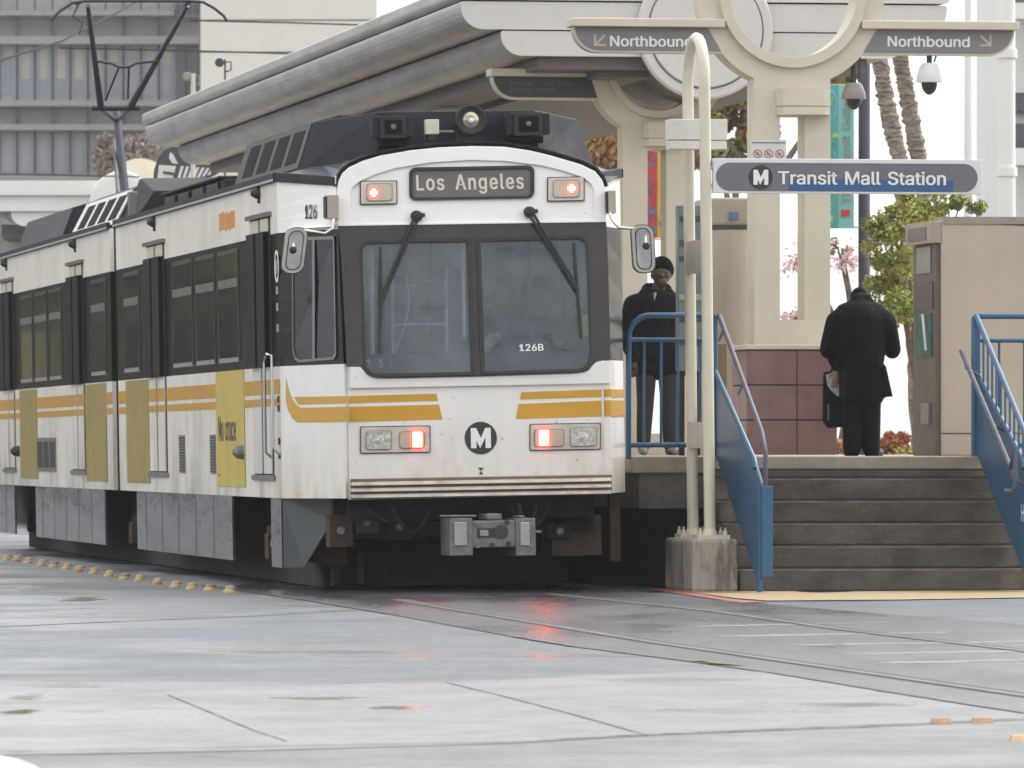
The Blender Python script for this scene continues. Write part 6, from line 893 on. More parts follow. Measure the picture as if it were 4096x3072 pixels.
lampbox(361, 396.4, 181.5, 203.6, [(367.3, 391.8, 184, 200.5, AMBL, (368.5, 379, 187.5, 198, 1))], TF, 'marker_light')
lampbox(548.3, 583.7, 177.6, 200.4, [(553.6, 579, 180.4, 197, AMBL, (566.3, 577, 183, 193.6, 1))], TF, 'marker_light')
# logo + number on front
b = MB(); c = TA(480.8, 438, .018); M_logo(b, c, 16.3 * (T @ c).y / F, (1, 0, 0), (0, 0, 1), (0, -1, 0), BLK, WLET); part('front_logo', b, tr, fix=False)
b = MB(); c = TA(481, 471, .018); b.plate([[(c.x - .022, c.y, c.z + .025), (c.x + .022, c.y, c.z + .025), (c.x, c.y, c.z + .002)]], (0, .002, 0), BLK); b.plate([[(c.x - .015, c.y, c.z - .025), (c.x + .015, c.y, c.z - .025), (c.x, c.y, c.z)]], (0, .002, 0), BLK); part('coupling_mark', b, tr)
b = MB(); p0, p1 = TF(519.5, 351, -.004), TF(543.5, 350.6, -.004); ex = p1 - p0; L_ = ex.length; ex.normalize(); letters(b, '126B', L_, .052, p0, ex, Vector((0, .185, 1)).normalized(), WLET, .02); part('cab_number', b, tr, fix=False)
b = MB()
for ch, u in (('3', 366), ('3', 378.2), ('1', 390)): p0 = TF(u, 367.5, .02); letters(b, ch, .035 if ch != '1' else .012, .062, p0, (1, 0, 0), Vector((0, .185, 1)).normalized(), mat('run_number', (.42, .42, .40), .6), .02)
part('run_number', b, tr, fix=False)
# wipers
def wiper(piv, mid, b0, b1):
    b = MB(); p = TF(*piv, -.03); b.lathe(p + Vector((0, .04, 0)), (0, -1, 0), [(0, .045), (.05, .042), (.06, .02)], RUBBER, 14); b.box(p.x - .045, p.x + .06, p.y - .015, p.y + .02, p.z - .008, p.z + .022, RUBBER); wp = part('wiper', b, tr, bevel=.004)
    m_ = TF(*mid, -.035); b = MB()
    for d in (-.018, .018): b.tube([p + Vector((d, 0, 0)), m_ + Vector((d * .4, 0, 0))], .011, RUBBER, 8)
    part('arm', b, wp)
    b = MB(); b.tube([TF(*b0, -.018), m_, TF(*b1, -.018)], .009, RUBBER, 6); b.tube([TF(*b0, -.008), TF(*b1, -.008)], .011, RUBBER, 6); part('blade', b, wp)
wiper((417, 216), (382, 299), (380.5, 247), (379.5, 353)); wiper((530, 212), (578, 290), (574, 243), (581.5, 338))
# mirrors
def mirror(c, hw, hh, lean, armp, box):
    b = MB(); q0, q1 = TA(box[0], box[3], .18), TA(box[1], box[2], .18); b.box(q0.x, q1.x, .12, .30, q0.z, q1.z, mat('mirror_bracket', (.40, .36, .31), .5)); b.box(q0.x - .012, q0.x + .02, .14, .28, q0.z + .01, q1.z - .01, RUBBER); mo = part('mirror', b, tr, bevel=.004)
    ar = [TA(u, v, .10 - .12 * i / (len(armp) - 1)) for i, (u, v) in enumerate(armp)]; b = MB(); b.tube(ar, .012, CHROME, 10); part('arm', b, mo, smooth=True)
    def sh(k, dy): return [TA(c[0] + x + lean * (-y), c[1] + y, dy) for x, y in [(px * k, py * (1 - (1 - k) * hw / hh)) for px, py in rrect(-hw, hw, -hh, hh, hw * .8, 6)]]
    b = MB(); b.plate([sh(1.08, .035)], (0, .05, 0), RUBBER); b.plate([sh(1, -.01)], (0, .045, 0), MIRG); part('housing', b, mo, bevel=.012)
    b = MB(); b.plate([sh(.74, -.013), sh(.66, -.013)[::-1]], (0, .003, 0), RUBBER); b.plate([sh(.64, -.016)], (0, .004, 0), mat('mirror_face', (.55, .56, .58), .15, .6, var=.3, scale=6)); part('face', b, mo)
    p = ar[-1]; b = MB(); b.lathe(TA(*armp[-1], -.01), (0, -1, 0), [(0, .03), (.02, .026), (.03, .012)], RUBBER, 12); part('pivot', b, mo)
mirror((294.8, 250.5), 10.6, 22.5, .12, [(333.5, 219), (333, 228), (325, 233.5), (315, 232), (305, 230.5), (297, 234.5), (293.5, 242), (293, 250)], (326.7, 337.6, 195, 219))
mirror((643.6, 248.8), 10.6, 23.5, -.06, [(610, 213), (613, 221), (619, 227.5), (630, 228.5), (641, 228.5), (645.5, 232), (646, 246)], (607.5, 614.5, 190.6, 213.7))
# cab interior
b = MB(); b.box(-1.2, 1.2, 3.2, 3.25, .9, 3.05, CABF); b.box(-.9, .9, .12, .75, 1.55, 1.80, CABD); b.box(-.9, .9, .15, 3.2, .95, 1.0, CABD); b.box(-.9, .9, .5, 3.2, 3.0, 3.04, CABF); part('cab_interior', b, tr)
b = MB(); b.box(-1.0, .0, 3.12, 3.19, 1.65, 2.45, mat('partition_panel', (.34, .37, .40), .5)); b.box(.15, .95, 3.12, 3.19, 1.9, 2.75, MATS['partition_panel'])
part('partition', b, tr)
b = MB(); b.tube([TA(393, 325, .8), TA(447, 324, .8)], .011, WPLATE, 8); b.tube([TA(393, 283, .8), TA(447, 281, .8)], .009, FRAMEA, 8); part('grab_bar', b, tr)
b = MB()
for u, v0, v1, yy_, r_ in ((371, 246, 362, .45, .022), (463, 243, 338, .45, .014), (392, 275, 365, .8, .013), (446, 262, 365, .8, .013)):
    b.tube([TA(u, v0, yy_), TA(u + 1, v1, yy_)], r_, WPLATE, 8)
b.tube([TA(406, 275, .6), TA(408.5, 290, .6), TA(409, 305, .6), TA(405, 325, .6), TA(396, 350, .6), TA(386, 366, .6)], .007, WPLATE, 6)
part('grab_pole', b, tr, smooth=True)
b = MB(); c = TA(565, 350, .9)
b.plate([[TA(u, v, .9) for u, v in ((551, 332), (566, 318), (580, 300), (586, 306), (588, 345), (575, 350), (556, 348))]], (0, .25, 0), TANS)
b.plate([[TA(u, v, .5) for u, v in ((482, 345), (488, 335), (498, 331), (502, 336), (492, 350), (486, 362), (481, 360))]], (0, .12, 0), mat('glove_pale', (.45, .42, .30), .8, var=.4, scale=20)); part('driver_seat', b, tr, bevel=.02)
b = MB(); b.plate([[TA(u, v, .7) for u, v in ((481, 365), (484, 352), (500, 345), (520, 338), (545, 342), (556, 352), (560, 366))]], (0, .3, 0), CABD)
b.plate([[TF(u, v, .03) for u, v in ((582, 315), (588, 315), (589, 336), (583.5, 336))]], (0, .003, 0), mat('yellow_card', (.6, .56, .12), .6)); part('console', b, tr, bevel=.01)
# roof
def rz(x): return 3.165 + .20 * (1 - (abs(x) / 1.34) ** 2.2)
xs = [-1.345 + 2.69 * i / 20 for i in range(21)]
b = MB(); secs = []
prof_f = [TF(u, v - 1.2, .02) for u, v in outer[1:-1]]; nF = len(prof_f)
xs2 = [p.x for p in prof_f]; full = [-1.345 + 2.69 * i / (nF - 1) for i in range(nF)]
s0 = [Vector((p.x, p.y + .0, p.z + .0)) for p in prof_f]; s1_ = [Vector((p.x * 1.012, p.y + .12, p.z + .022)) for p in prof_f]
def sec(y): return [Vector((x, y, rz(x))) for x in full]
s2 = [Vector((full[i] * .995, A1 + .0, rz(full[i]))) for i in range(nF)]
def loft(b, A, B, m):
    k = len(b.v); n = len(A); b.add(list(A) + list(B), [(i, i + 1, i + 1 + n, i + n) for i in range(n - 1)], m)
tr_b = MB(); tr_b.tube([Vector((p.x * 1.004, p.y + .0, p.z + .010)) for p in s0], .020, BLACKP, 8); part('brow_trim', tr_b, tr, smooth=True)
loft(b, s0, s1_, ROOFM); loft(b, s1_, s2, ROOFL); loft(b, s2, sec(AJ0), ROOFM)
b.add(sec(AJ0), [tuple(range(nF))], ROOFM)
loft(b, sec(AJ1), sec(AE), ROOFM); part('roof', b, tr, fix=False)
b = MB()
for x in (-1.335, 1.335):
    for y0, y1 in ((A1, AJ0), (AJ1, AE)): b.box(x - .018, x + .018, y0, y1, ZT - .01, ZT + .055, ROOFM); b.box(x - .022, x - .0185, y0, y1, ZT - .006, ZT + .012, mat('gutter_pale', (.5, .5, .5), .3))
for sg in (-1, 1):
    P = [(sg * 1.345, A1, ZT - .01), (sg * (FW + .02), .26, ZT - .075), (sg * (FW - .05), .32, ZT - .075), (sg * 1.28, A1 + .02, ZT - .01)]; b.hexa(P + [(x, y, z + .07) for x, y, z in P], ROOFM)
part('gutter', b, tr)
# roof shrouds
def shroud(ya, yb, front, zt, m, ms, nm, nl, inset=.14, xb=1.10):                 # a roof fairing with slanted sides
    b = MB(); zb_ = 3.20
    b.hexa([(-xb, ya, zb_), (xb, ya, zb_), (xb, yb, zb_), (-xb, yb, zb_), (-xb + inset, ya, zt - .05), (xb - inset, ya, zt - .05), (xb - inset, yb, zt - .05), (-xb + inset, yb, zt - .05)], m)
    b.hexa([(-xb + inset, ya, zt - .05), (xb - inset, ya, zt - .05), (xb - inset, yb, zt - .05), (-xb + inset, yb, zt - .05), (-xb + .32, ya, zt), (xb - .32, ya, zt), (xb - .32, yb, zt), (-xb + .32, yb, zt)], m)
    if front: b.hexa([(-.62, front, 3.30), (.62, front, 3.30), (xb, ya, zb_), (-xb, ya, zb_), (-.60, front + .04, zt), (.60, front + .04, zt), (xb - inset, ya, zt - .05), (-xb + inset, ya, zt - .05)], m)
    s = part(nm, b, tr, bevel=.01)
    if nl:
        b = MB(); ex = inset / (zt - .05 - zb_)
        def P(y, z, o): return Vector((-xb + (z - zb_) * ex - o, y, z))
        b.hexa([P(ya + .02, zb_ + .04, .012), P(yb - .02, zb_ + .04, .012), P(yb - .02, zb_ + .04, .0), P(ya + .02, zb_ + .04, .0), P(ya + .02, zt - .06, .012), P(yb - .02, zt - .06, .012), P(yb - .02, zt - .06, 0), P(ya + .02, zt - .06, 0)], ms)
        for i in range(nl):
            y0 = ya + (yb - ya) * (.06 + i * .9 / nl); y1 = y0 + (yb - ya) * .9 / nl * .72
            b.hexa([P(y0, zb_ + .09, .016), P(y1, zb_ + .09, .016), P(y1, zb_ + .09, .01), P(y0, zb_ + .09, .01), P(y0, zt - .10, .016), P(y1, zt - .10, .016), P(y1, zt - .10, .01), P(y0, zt - .10, .01)], mat('louver_dark', (.016, .015, .018), .8, spec=.08))
        part('louver_panel', b, s)
    return s
SHF = 1.2; ZS = TA(472, 112, .9).z
shroud(SHF, 5.3, .60, ZS, ROOFM, mat('louver_frame_grey', (.055, .053, .055), .6, spec=.2), 'roof_shroud', 4, .13, 1.15)
sr = shroud(15.2, 19.6, None, ZS - .02, ROOFM, mat('louver_frame_cream', (.52, .53, .47), .35, var=.3, scale=3, stretch=(1, 3, .4)), 'roof_shroud', 4, .20)
shroud(20.6, 25.6, None, ZS - .03, ROOFM, ROOFM, 'roof_shroud', 0)
b = MB(); b.hexa([(-1.06, 13.9, 3.2), (1.06, 13.9, 3.2), (1.06, 15.1, 3.2), (-1.06, 15.1, 3.2), (-.86, 13.9, 3.50), (.86, 13.9, 3.50), (.86, 15.1, 3.66), (-.86, 15.1, 3.66)], DARK); b.box(-1.09, -1.0, 14.0, 14.1, 3.2, 3.5, FRAMEA)
b.box(-.9, .9, 8.0, 12.6, 3.2, 3.40, DARK); b.box(-.95, .95, 8.1, 12.5, 3.405, 3.43, DARK)
for k in range(4): b.box(-.93, -.9, 8.3 + k * 1.1, 9.1 + k * 1.1, 3.24, 3.38, RUBBER)
part('roof_equipment', b, tr, bevel=.02)
# horns and headlamp on the roof
for (u0, u1, v0, v1) in ((371, 412, 116, 139), (505, 548, 112.5, 136.5)):
    q0, q1 = TA(u0, v1, .50), TA(u1, v0, .50); b = MB(); b.box(q0.x + .055, q1.x - .055, .40, .60, q0.z, q1.z, RUBBER); b.box(q0.x, q0.x + .05, .42, .6, q0.z + .01, q1.z - .01, ROOFM); b.box(q1.x - .05, q1.x, .42, .6, q0.z + .01, q1.z - .01, ROOFM)
    b.box(q0.x + .09, q1.x - .09, .395, .40, q0.z + .03, q1.z - .03, BLACKP); hn = part('horn_box', b, tr, bevel=.006)
    b = MB(); c = (q0 + q1) / 2; b.lathe((c.x, .395, c.z), (0, -1, 0), [(0, .022), (.012, .013)], FRAMEA, 12); part('horn_centre', b, hn)
    b = MB(); b.box(q0.x + .06, q1.x - .05, .44, .58, q0.z - .055, q0.z - .003, BLACKP); part('mount', b, hn)
c = TA(470.5, 120, .45); b = MB(); b.lathe((c.x, .62, c.z), (0, -1, 0), [(0, .07), (.06, .105), (.15, .115), (.20, .118), (.205, .105), (.19, .085)], RUBBER, 32); hl = part('roof_headlamp', b, tr, smooth=True)
b = MB(); b.sphere((c.x, .455, c.z), .082, mat('lamp_glass', (.55, .48, .38), .08, .7, var=.6, scale=14), 24, 12, 1, .45, 1); b.sphere((c.x, .415, c.z - .005), .022, WLET, 12, 8); part('lens', b, hl, smooth=True)
b = MB(); b.box(c.x - .11, c.x + .09, .48, .62, 3.30, c.z - .07, RUBBER); part('bracket', b, hl)
q0, q1 = TA(425, 134.5, .45), TA(438.5, 119.5, .45); b = MB(); b.box(q0.x, q1.x, .42, .5, q0.z, q1.z, mat('beacon_cream', (.62, .59, .48), .5)); b.box(q0.x + .02, q1.x - .02, .43, .49, q0.z - .05, q0.z, RUBBER); b.box(q1.x, q1.x + .12, .45, .47, q0.z + .01, q0.z + .03, IRON); part('roof_beacon', b, tr, bevel=.006)
# coupler
b = MB(); yc = -.22
def cb(u0, u1, v0, v1, y0, y1, m): p, q = TA(u0, v1, yc), TA(u1, v0, yc); b.box(p.x, q.x, y0, y1, p.z, q.z, m)
cb(472, 516, 520, 548, yc, .3, IRON); cb(487, 502, 513.5, 520, yc + .01, .2, IRON)
co = part('coupler', b, tr, bevel=.01)
for (u0, u1) in ((450, 472), (516, 535)):
    b = MB(); cb(u0, u1, 518, 556, yc - .02, .25, IRON); cb(u0 + 4, u1 - 6, 522, 546, yc - .035, yc - .02, mat('iron_pale', (.36, .36, .36), .5, .3)); cb(u0 + 3, u0 + 9, 515.5, 518, yc, .1, IRON); part('contact_box', b, co, bevel=.01)
b = MB(); cb(477, 496, 528, 538, yc - .004, yc + .01, BLK); cb(480, 488, 530, 536, yc - .012, yc - .003, CHROME)
p = TA(501, 532, yc - .004); b.lathe(p, (0, -1, 0), [(0, .055), (.004, .055)], BLK, 24)
for uu, vv in ((507, 522.5), (477, 524), (508.5, 543.5), (478, 546), (492.5, 545)): b.lathe(TA(uu, vv, yc - .004), (0, -1, 0), [(0, .02), (.006, .016)], BLK if uu > 490 else IRON, 12)
b.tube([TA(535, 532, yc), TA(541, 532, yc)], .012, IRON); b.tube([TA(440, 516, yc), TA(476, 516, yc)], .008, IRON); part('coupler_face', b, co)
b = MB(); b.box(-.12, .12, .3, 2.6, .34, .52, DARK); part('drawbar', b, co)
# underframe, skirts, bogies
b = MB(); b.box(-1.0, 1.0, .6, 12.8, .42, ZB - .002, DARK); b.box(-1.0, 1.0, 13.5, 26.4, .42, ZB - .002, DARK); b.box(-.95, .95, 1.6, 26.2, .03, .42, DARK)
b.box(-.9, .9, .45, .6, .55, .72, DARK); part('underframe', b, tr)
for k_, (x0_, x1_, sag, y_) in enumerate(((-.62, -.28, .20, .15), (-.80, -.40, .12, .3), (.28, .62, .18, .15), (.34, .50, .26, .1), (-.5, -.2, .08, .25))):
    b = MB(); b.tube([(x0_ + (x1_ - x0_) * q / 10, y_ + .02 * q, .66 - sag * math.sin(math.pi * q / 10)) for q in range(11)], .014, RUST if k_ % 2 else RUBBER, 8); part('hose', b, tr, smooth=True)
for x_, z0_, z1_, m_ in ((-.75, .45, .62, RUST), (-.5, .40, .60, DARK), (.72, .38, .5, DARK), (-.95, .35, .6, RUST)): b = MB(); b.box(x_ - .09, x_ + .09, .55, .75, z0_, z1_, m_); b.lathe((x_, .55, (z0_ + z1_) / 2), (0, -1, 0), [(0, .04), (.03, .03)], IRON, 10); part('brake_box', b, tr, bevel=.008)
b = MB(); b.tube([(-.85, .52, .58), (-.3, .5, .56), (.3, .5, .57), (.9, .52, .6)], .022, RUST, 8); part('brake_pipe', b, tr, smooth=True)
q0, q1 = TA(552, 556, .6), TA(601, 515, .6); b = MB(); b.box(q0.x, q1.x, .6, 1.1, q0.z, q1.z, RUST); b.box(q1.x + .12, q1.x + .2, .9, 1.0, q0.z - .05, ZB, RUST); part('equipment_box', b, tr)
for (u0, u1, zb_) in ((229, 134, .205), (102, 33, .205), (12, -10, .205)):
    y0, y1 = yy(u0), yy(u1); b = MB(); b.box(-1.315, -1.295, y0, y1, zb_, ZB - .003, STEEL); n = max(1, int((y1 - y0) / 1.3))
    for k in range(1, n + 1): yk = y0 + (y1 - y0) * k / (n + .6); b.box(-1.318, -1.3152, yk, yk + .03, zb_ + .01, ZB - .01, FRAMEA)
    part('skirt_panel', b, tr)
b = MB(); y0 = 1.25; b.box(-1.30, -1.28, y0 + .12, y0 + .75, .19, ZB - .003, STEEL)
b.plate([[(-1.29, y0 + .1, ZB - .003), (-1.0, .72, ZB - .003), (-.99, .72, .56), (-1.18, .98, .20), (-1.29, y0 + .1, .19)]], (.012, .012, 0), mat('skirt_front', (.045, .053, .06), .5, .2, var=.2, dirt=((.04, .035, .03), .5, .8, .6))); part('skirt_panel', b, tr)
b = MB(); q0, q1 = TA(323.6, 566, 1.2), TA(347, 528, 1.2); b.box(q0.x, q1.x, 1.2, 1.5, q0.z, q1.z, RUST); part('sand_box', b, tr)
b = MB(); b.tube([(-1.2, 2.3, .6), (-1.25, 2.35, .35), (-1.2, 2.2, .28), (-1.15, 1.95, .25)], .02, mat('hose_tan', (.22, .18, .13), .7), 8); part('hose', b, tr, smooth=True)
b = MB(); b.box(-1.25, -1.1, 2.05, 2.2, .3, .7, RUST); part('valve_box', b, tr)
for yb_ in (2.9, 13.2, 23.6):
    for dy in (-.95, .95):
        for x in (-.80, .80):
            b = MB(); b.lathe((x - .065, yb_ + dy, .335 - .018 * 0 - x * -.0), (1, 0, 0), [(0, .33), (.10, .33), (.105, .36), (.13, .36)] if x > 0 else [(0, .36), (.025, .36), (.03, .33), (.13, .33)], IRON if False else mat('wheel_steel', (.10, .09, .085), .5, .5, var=.4), 32); b.lathe((x - .09, yb_ + dy, .335), (1, 0, 0), [(0, .10), (.18, .10)], RUST, 16); part('wheel', b, tr, smooth=True)
    b = MB(); b.box(-1.05, -.92, yb_ - 1.4, yb_ + 1.4, .30, .48, RUST); b.box(.92, 1.05, yb_ - 1.4, yb_ + 1.4, .30, .48, RUST); b.box(-.9, .9, yb_ - .3, yb_ + .3, .3, .5, DARK)
    for x in (-1.03, 1.03):
        for dy in (-.95, .95): b.box(x - .08, x + .08, yb_ + dy - .12, yb_ + dy + .12, .22, .42, RUST)
    part('bogie_frame', b, tr)
b = MB()
for x in (-.9, -.72): b.plate([[(x, 1.75, .32), (x, 1.35, .30), (x, 1.40, .06), (x, 1.55, .03), (x, 1.8, .20)]], (.05, 0, 0), RUST)
b.box(-.85, .85, 1.5, 1.6, .30, .38, DARK); part('rail_guard', b, tr)
# pantograph
pg = MB(); 
def PC(u, v): 
    return hit(TI, (0, 0, 0), (1, 0, 0), u, v)
base = PC(125, 194); kn = PC(116.5, 112); topc = PC(138, 4)
pg.tube([base, kn], .05, PANTA, 10, r2=.04); pg.tube([base + Vector((-.12, -.4, 0)), kn + Vector((-.03, 0, -.30))], .018, PANTO, 8)
po = part('pantograph', pg, tr, smooth=True)
hy = topc.y; wl = 1.06 / 2
lf, rt = TA(88, 6, hy), TA(187.5, 6, hy); kl, kr = TA(101, 108, hy + .8), TA(130, 108, hy + .8)
b = MB(); b.tube([kl, lf], .038, PANTO, 8, r2=.024); b.tube([kr, rt], .038, PANTO, 8, r2=.024); b.tube([kl + Vector((-.1, 0, 0)), kr + Vector((.1, 0, 0))], .03, PANTO, 8)
b.tube([kl, kn + Vector((0, 0, -.1)), kr], .03, PANTO, 8); m0, m1 = TA(94.5, 61, hy + .4), TA(158, 61, hy + .4); c0, c1_ = TA(119, 67, hy + .4), TA(129, 67, hy + .4)
b.tube([m0, c0 + Vector((-.08, 0, .04)), c0, c1_, c1_ + Vector((.08, 0, .04)), m1], .014, PANTO, 8); b.tube([c0, kl + Vector((.05, 0, .08))], .012, PANTO, 6); b.tube([c1_, kr + Vector((-.02, 0, .1))], .012, PANTO, 6); part('upper_frame', b, po, smooth=True)
b = MB()
for dy in (-.18, .18):
    h = [TA(u, v, hy + dy) for u, v in ((51, 20), (60, 11), (72, 3), (85, 1), (187, 1), (203, 2), (214, 8), (224, 16), (227, 21))]; b.tube(h, .016, PANTO, 8)
b.tube([lf + Vector((-.1, -.18, .03)), lf + Vector((-.1, .18, .03))], .02, PANTO); b.tube([rt + Vector((0, -.18, .03)), rt + Vector((0, .18, .03))], .02, PANTO)
b.tube([lf + Vector((-.1, 0, .02)), lf + Vector((-.16, 0, -.10)), lf + Vector((-.06, 0, -.18)), lf + Vector((-.10, 0, -.30))], .012, PANTO, 6); part('collector_head', b, po, smooth=True)
#@@BACK
# ================================================================ overhead wires
def wire(name, pts, r, label):
    b = MB(); b.tube(pts, r, CABLE, 6); single(name, b, label, 'wire', pts[0])
wire('overhead_wire', [WY(-30, 70, 78), WY(62, 41, 90), WY(124, 9, 105), WY(170, -20, 120)], .012, 'dark slanting overhead wire crossing in front of the grey tower')
wire('overhead_wire', [WY(60, 48, 120), WY(200, 51, 120), WY(330, 55, 120)], .014, 'thin level overhead wire at the height of the tower windows')
wire('overhead_wire', [WY(190, 20.5, 120), WY(300, 23, 120), WY(420, 27, 120)], .014, 'thin level overhead wire crossing the upper beige tower wall')
wire('overhead_wire', [WY(-20, 174, 130), WY(60, 175, 130), WY(140, 177, 130)], .014, 'thin level wire just above the far white canopy')
# ================================================================ the canopy of the other platform, far left
oc = thing('far_canopy', 'white stepped canopy with round disc across the street, above the rear of the train', 'canopy', (WY(100, 450, 143).x, 143, 0))
Y = 143; OCF = mat('far_canopy_white', (.80, .79, .76), .5, var=.05); k = Y / F
def ocl(u0, u1, v0, v1, dy, rad, nm):
    p0, p1 = WY(u0, v1, Y + dy), WY(u1, v0, Y + dy); b = MB(); b.plate([[(x, Y + dy, z) for x, z in rrect(p0.x, p1.x, p0.z, p1.z, 0, 6, (rad, rad, .02, .02))]], (0, 10, 0), OCF); part(nm, b, oc)
ocl(-60, 270, 180.5, 195, 0, .1, 'roof_edge'); ocl(-22, 240, 195.3, 211, .1, .2, 'upper_fascia'); ocl(11, 225, 211.3, 226, .2, .25, 'lower_fascia')
p = WY(121.5, 203, Y - .3); b = MB(); b.lathe((p.x, Y - .3, p.z), (0, 1, 0), [(0, 32 * k - .03), (.03, 32 * k), (.5, 32 * k)], OCF, 48); b.lathe((p.x, Y - .33, p.z), (0, 1, 0), [(0, 26 * k), (.03, 26 * k)], OCF, 48); part('end_disc', b, oc, smooth=True)
p = WY(140, 192, Y + 1.5); b = MB(); b.lathe((p.x, Y + 1.5, p.z), (0, 1, 0), [(0, 34 * k), (.4, 34 * k)], CREAM, 48); part('rear_disc', b, oc, smooth=True)
p0, p1 = WY(5, 240, Y + 2), WY(230, 226, Y + 2); b = MB(); b.box(p0.x, p1.x, Y + 1, Y + 9, p0.z, p1.z, SOFF); part('soffit', b, oc)
for u in (20, 121): p = WY(u, 226, Y + 3); b = MB(); b.box(p.x - .3, p.x + .3, Y + 3, Y + 3.4, 0, p.z, CREAM); part('post', b, oc)
# striped awning
b = MB(); Y = 112; n = 16
lab = thing('striped_awning', 'black and white striped curved awning above the train roof by the canopy end', 'awning', (WY(180, 190, Y).x, Y, WY(180, 190, Y).z))
arc = [(152, 190), (154, 170), (158, 158), (164, 150), (172, 147), (190, 147), (200, 152), (216, 158), (217, 172), (190, 186)]
b.plate([[WY(u, v, Y) for u, v in arc]], (0, .6, 0), mat('awning_black', (.05, .05, .06), .6)); part('valance', b, lab)
WST = mat('awning_white', (.60, .60, .58), .6, var=.05); b = MB()
b.plate([[WY(u, v, Y - .02) for u, v in ((159, 165), (176, 166), (172, 182), (157, 181))]], (0, .02, 0), WST)
for i in range(7):
    u = 178 + i * 5.2; b.plate([[WY(x, v, Y - .02) for x, v in ((u + 3, 166 + i * .4), (u + 5.8, 166 + i * .4), (u + .5, 184 - i * 1.5), (u - 2.4, 184 - i * 1.5))]], (0, .02, 0), WST)
b.plate([[WY(u, v, Y - .02) for u, v in ((170, 152), (173, 154), (176, 160), (178, 164), (172, 163), (169, 158))]], (0, .02, 0), WST); part('stripes', b, lab)
b = MB(); b.plate([[WY(u, v, Y - .05) for u, v in ((163, 171), (174, 172.5), (174, 175), (163, 173.5))]], (0, .02, 0), BLK); part('slot', b, lab)
p = WY(185, 190, Y + .3); b = MB(); b.box(p.x - .1, p.x + .1, Y + .25, Y + .4, 0, p.z + .1, DARK); part('post', b, lab)
# floodlights on poles
for (u, v, ub, Y, m, lab_) in ((219.5, 63, 225, 96, BLK, 'black round floodlight on a thin pole against the beige tower'), (187, 77, 193, 97, mat('flood_grey', (.25, .24, .22), .5), 'grey floodlight on a pale post beside the dark tower windows')):
    t = thing('floodlight', lab_, 'floodlight', (WY(ub, 300, Y).x, Y, 0)); k = Y / F; p = WY(u, v, Y); q = WY(ub, v + 1, Y)
    b = MB(); b.lathe((p.x, Y + .05, p.z), (0, -1, .1), [(-.08, 2 * k), (0, 4 * k), (.06, 4.6 * k), (.07, 3.6 * k)], m, 18); part('lamp', b, t, smooth=True)
    b = MB(); b.tube([(q.x, Y, 0), (q.x, Y, q.z + .06)], .012 if m is BLK else .03, m if m is BLK else CREAM, 8); b.tube([(p.x, Y + .05, p.z), (q.x, Y, q.z + .02), (q.x + 6 * k, Y, q.z + .03), (q.x + 6 * k, Y, q.z - .08), (q.x, Y, q.z - .1)], .011, m, 6); part('pole', b, t)
# ================================================================ towers
def tower():
    Y = 300; k = Y / F
    t = thing('grey_tower', 'grey concrete and glass office tower behind the pantograph', 'building', (WY(90, 450, Y).x, Y, 0))
    X = lambda u: (u - 512) * k
    Z = lambda v: HC + (VH - v) * k
    b = MB(); b.box(X(-160), X(200), Y, Y + 25, 0, Z(-90), CONCT); part('wall', b, t)
    for (v0, v1) in ((-78, -68), (11, 16.5), (37, 45), (-52, -44), (101, 107), (125, 131), (175, 181), (190, 196)):
        b = MB(); b.box(X(-160), X(175 if v0 != 37 else 200), Y - .7, Y, Z(v1), Z(v0), mat('ledge', (.31, .308, .30), .8)); part('ledge', b, t)
    u0 = -142
    i = 0; rnd = random.Random(4)
    while u0 < 170:
        for (va, vb) in ((-42, 10), (45.5, 100.5), (131.5, 174.5), (196.5, 240)):
            f = MB(); z0, z1 = Z(vb), Z(va); x0, x1 = X(u0 + 1), X(u0 + 16.6)
            f.box(x0, x1, Y - .12, Y, z0, z1, GLST); wd = part('window', f, t)
            g = MB()
            if va == 45.5:
                dr = .62 if 15 < u0 < 90 else rnd.choice((.2, .3, .95 if rnd.random() < .2 else .35)); zz = z1 - (z1 - z0) * dr
                g.box(x0 + .15, x1 - .15, Y - .15, Y - .121, zz, z1 - .1, BLIND); g.box(x0 + .15, x1 - .15, Y - .15, Y - .121, z0 + .2, zz - .03, BLIND2 if u0 < 120 else GLST)
            else: g.box(x0 + .15, x1 - .15, Y - .15, Y - .121, z0 + .1, z1 - .1, GLST)
            part('blind', g, wd)
        if i % 2 == 0:
            for (va, vb) in ((16.5, 37), (107, 125)):
                g = MB(); g.box(X(u0 + 17), X(u0 + 18.4), Y - .3, Y, Z(vb), Z(va), DGLS); part('mullion', g, t)
        g = MB(); g.box(X(u0 - .3), X(u0 + .5), Y - .25, Y, Z(174.5), Z(131.5), DGLS); part('mullion', g, t); g = MB(); g.box(X(u0 - .3), X(u0 + .5), Y - .25, Y, Z(100.5), Z(45.5), DGLS); part('mullion', g, t)
        u0 += 17.7; i += 1
    for (va, vb) in ((-40, 20), (48, 102), (131, 180)):
        g = MB(); g.box(X(176), X(198.5), Y - .4, Y, Z(vb), Z(va), DGLS)
        wd = part('stairwell_window', g, t); g = MB()
        if va < 0:
            for q in range(5): g.box(X(176), X(198.5), Y - .45, Y - .4, Z(va + 8 + q * 12), Z(va + 9 + q * 12), CONCT)
            for q in range(3): g.box(X(181 + q * 6), X(181.6 + q * 6), Y - .46, Y - .4, Z(vb), Z(va), CONCT)
        else: g.box(X(186), X(187), Y - .45, Y - .4, Z(vb), Z(va), BLACKP)
        part('glazing_bar', g, wd)
tower()
Y = 285; k = Y / F; X = lambda u: (u - 512) * k; Z = lambda v: HC + (VH - v) * k
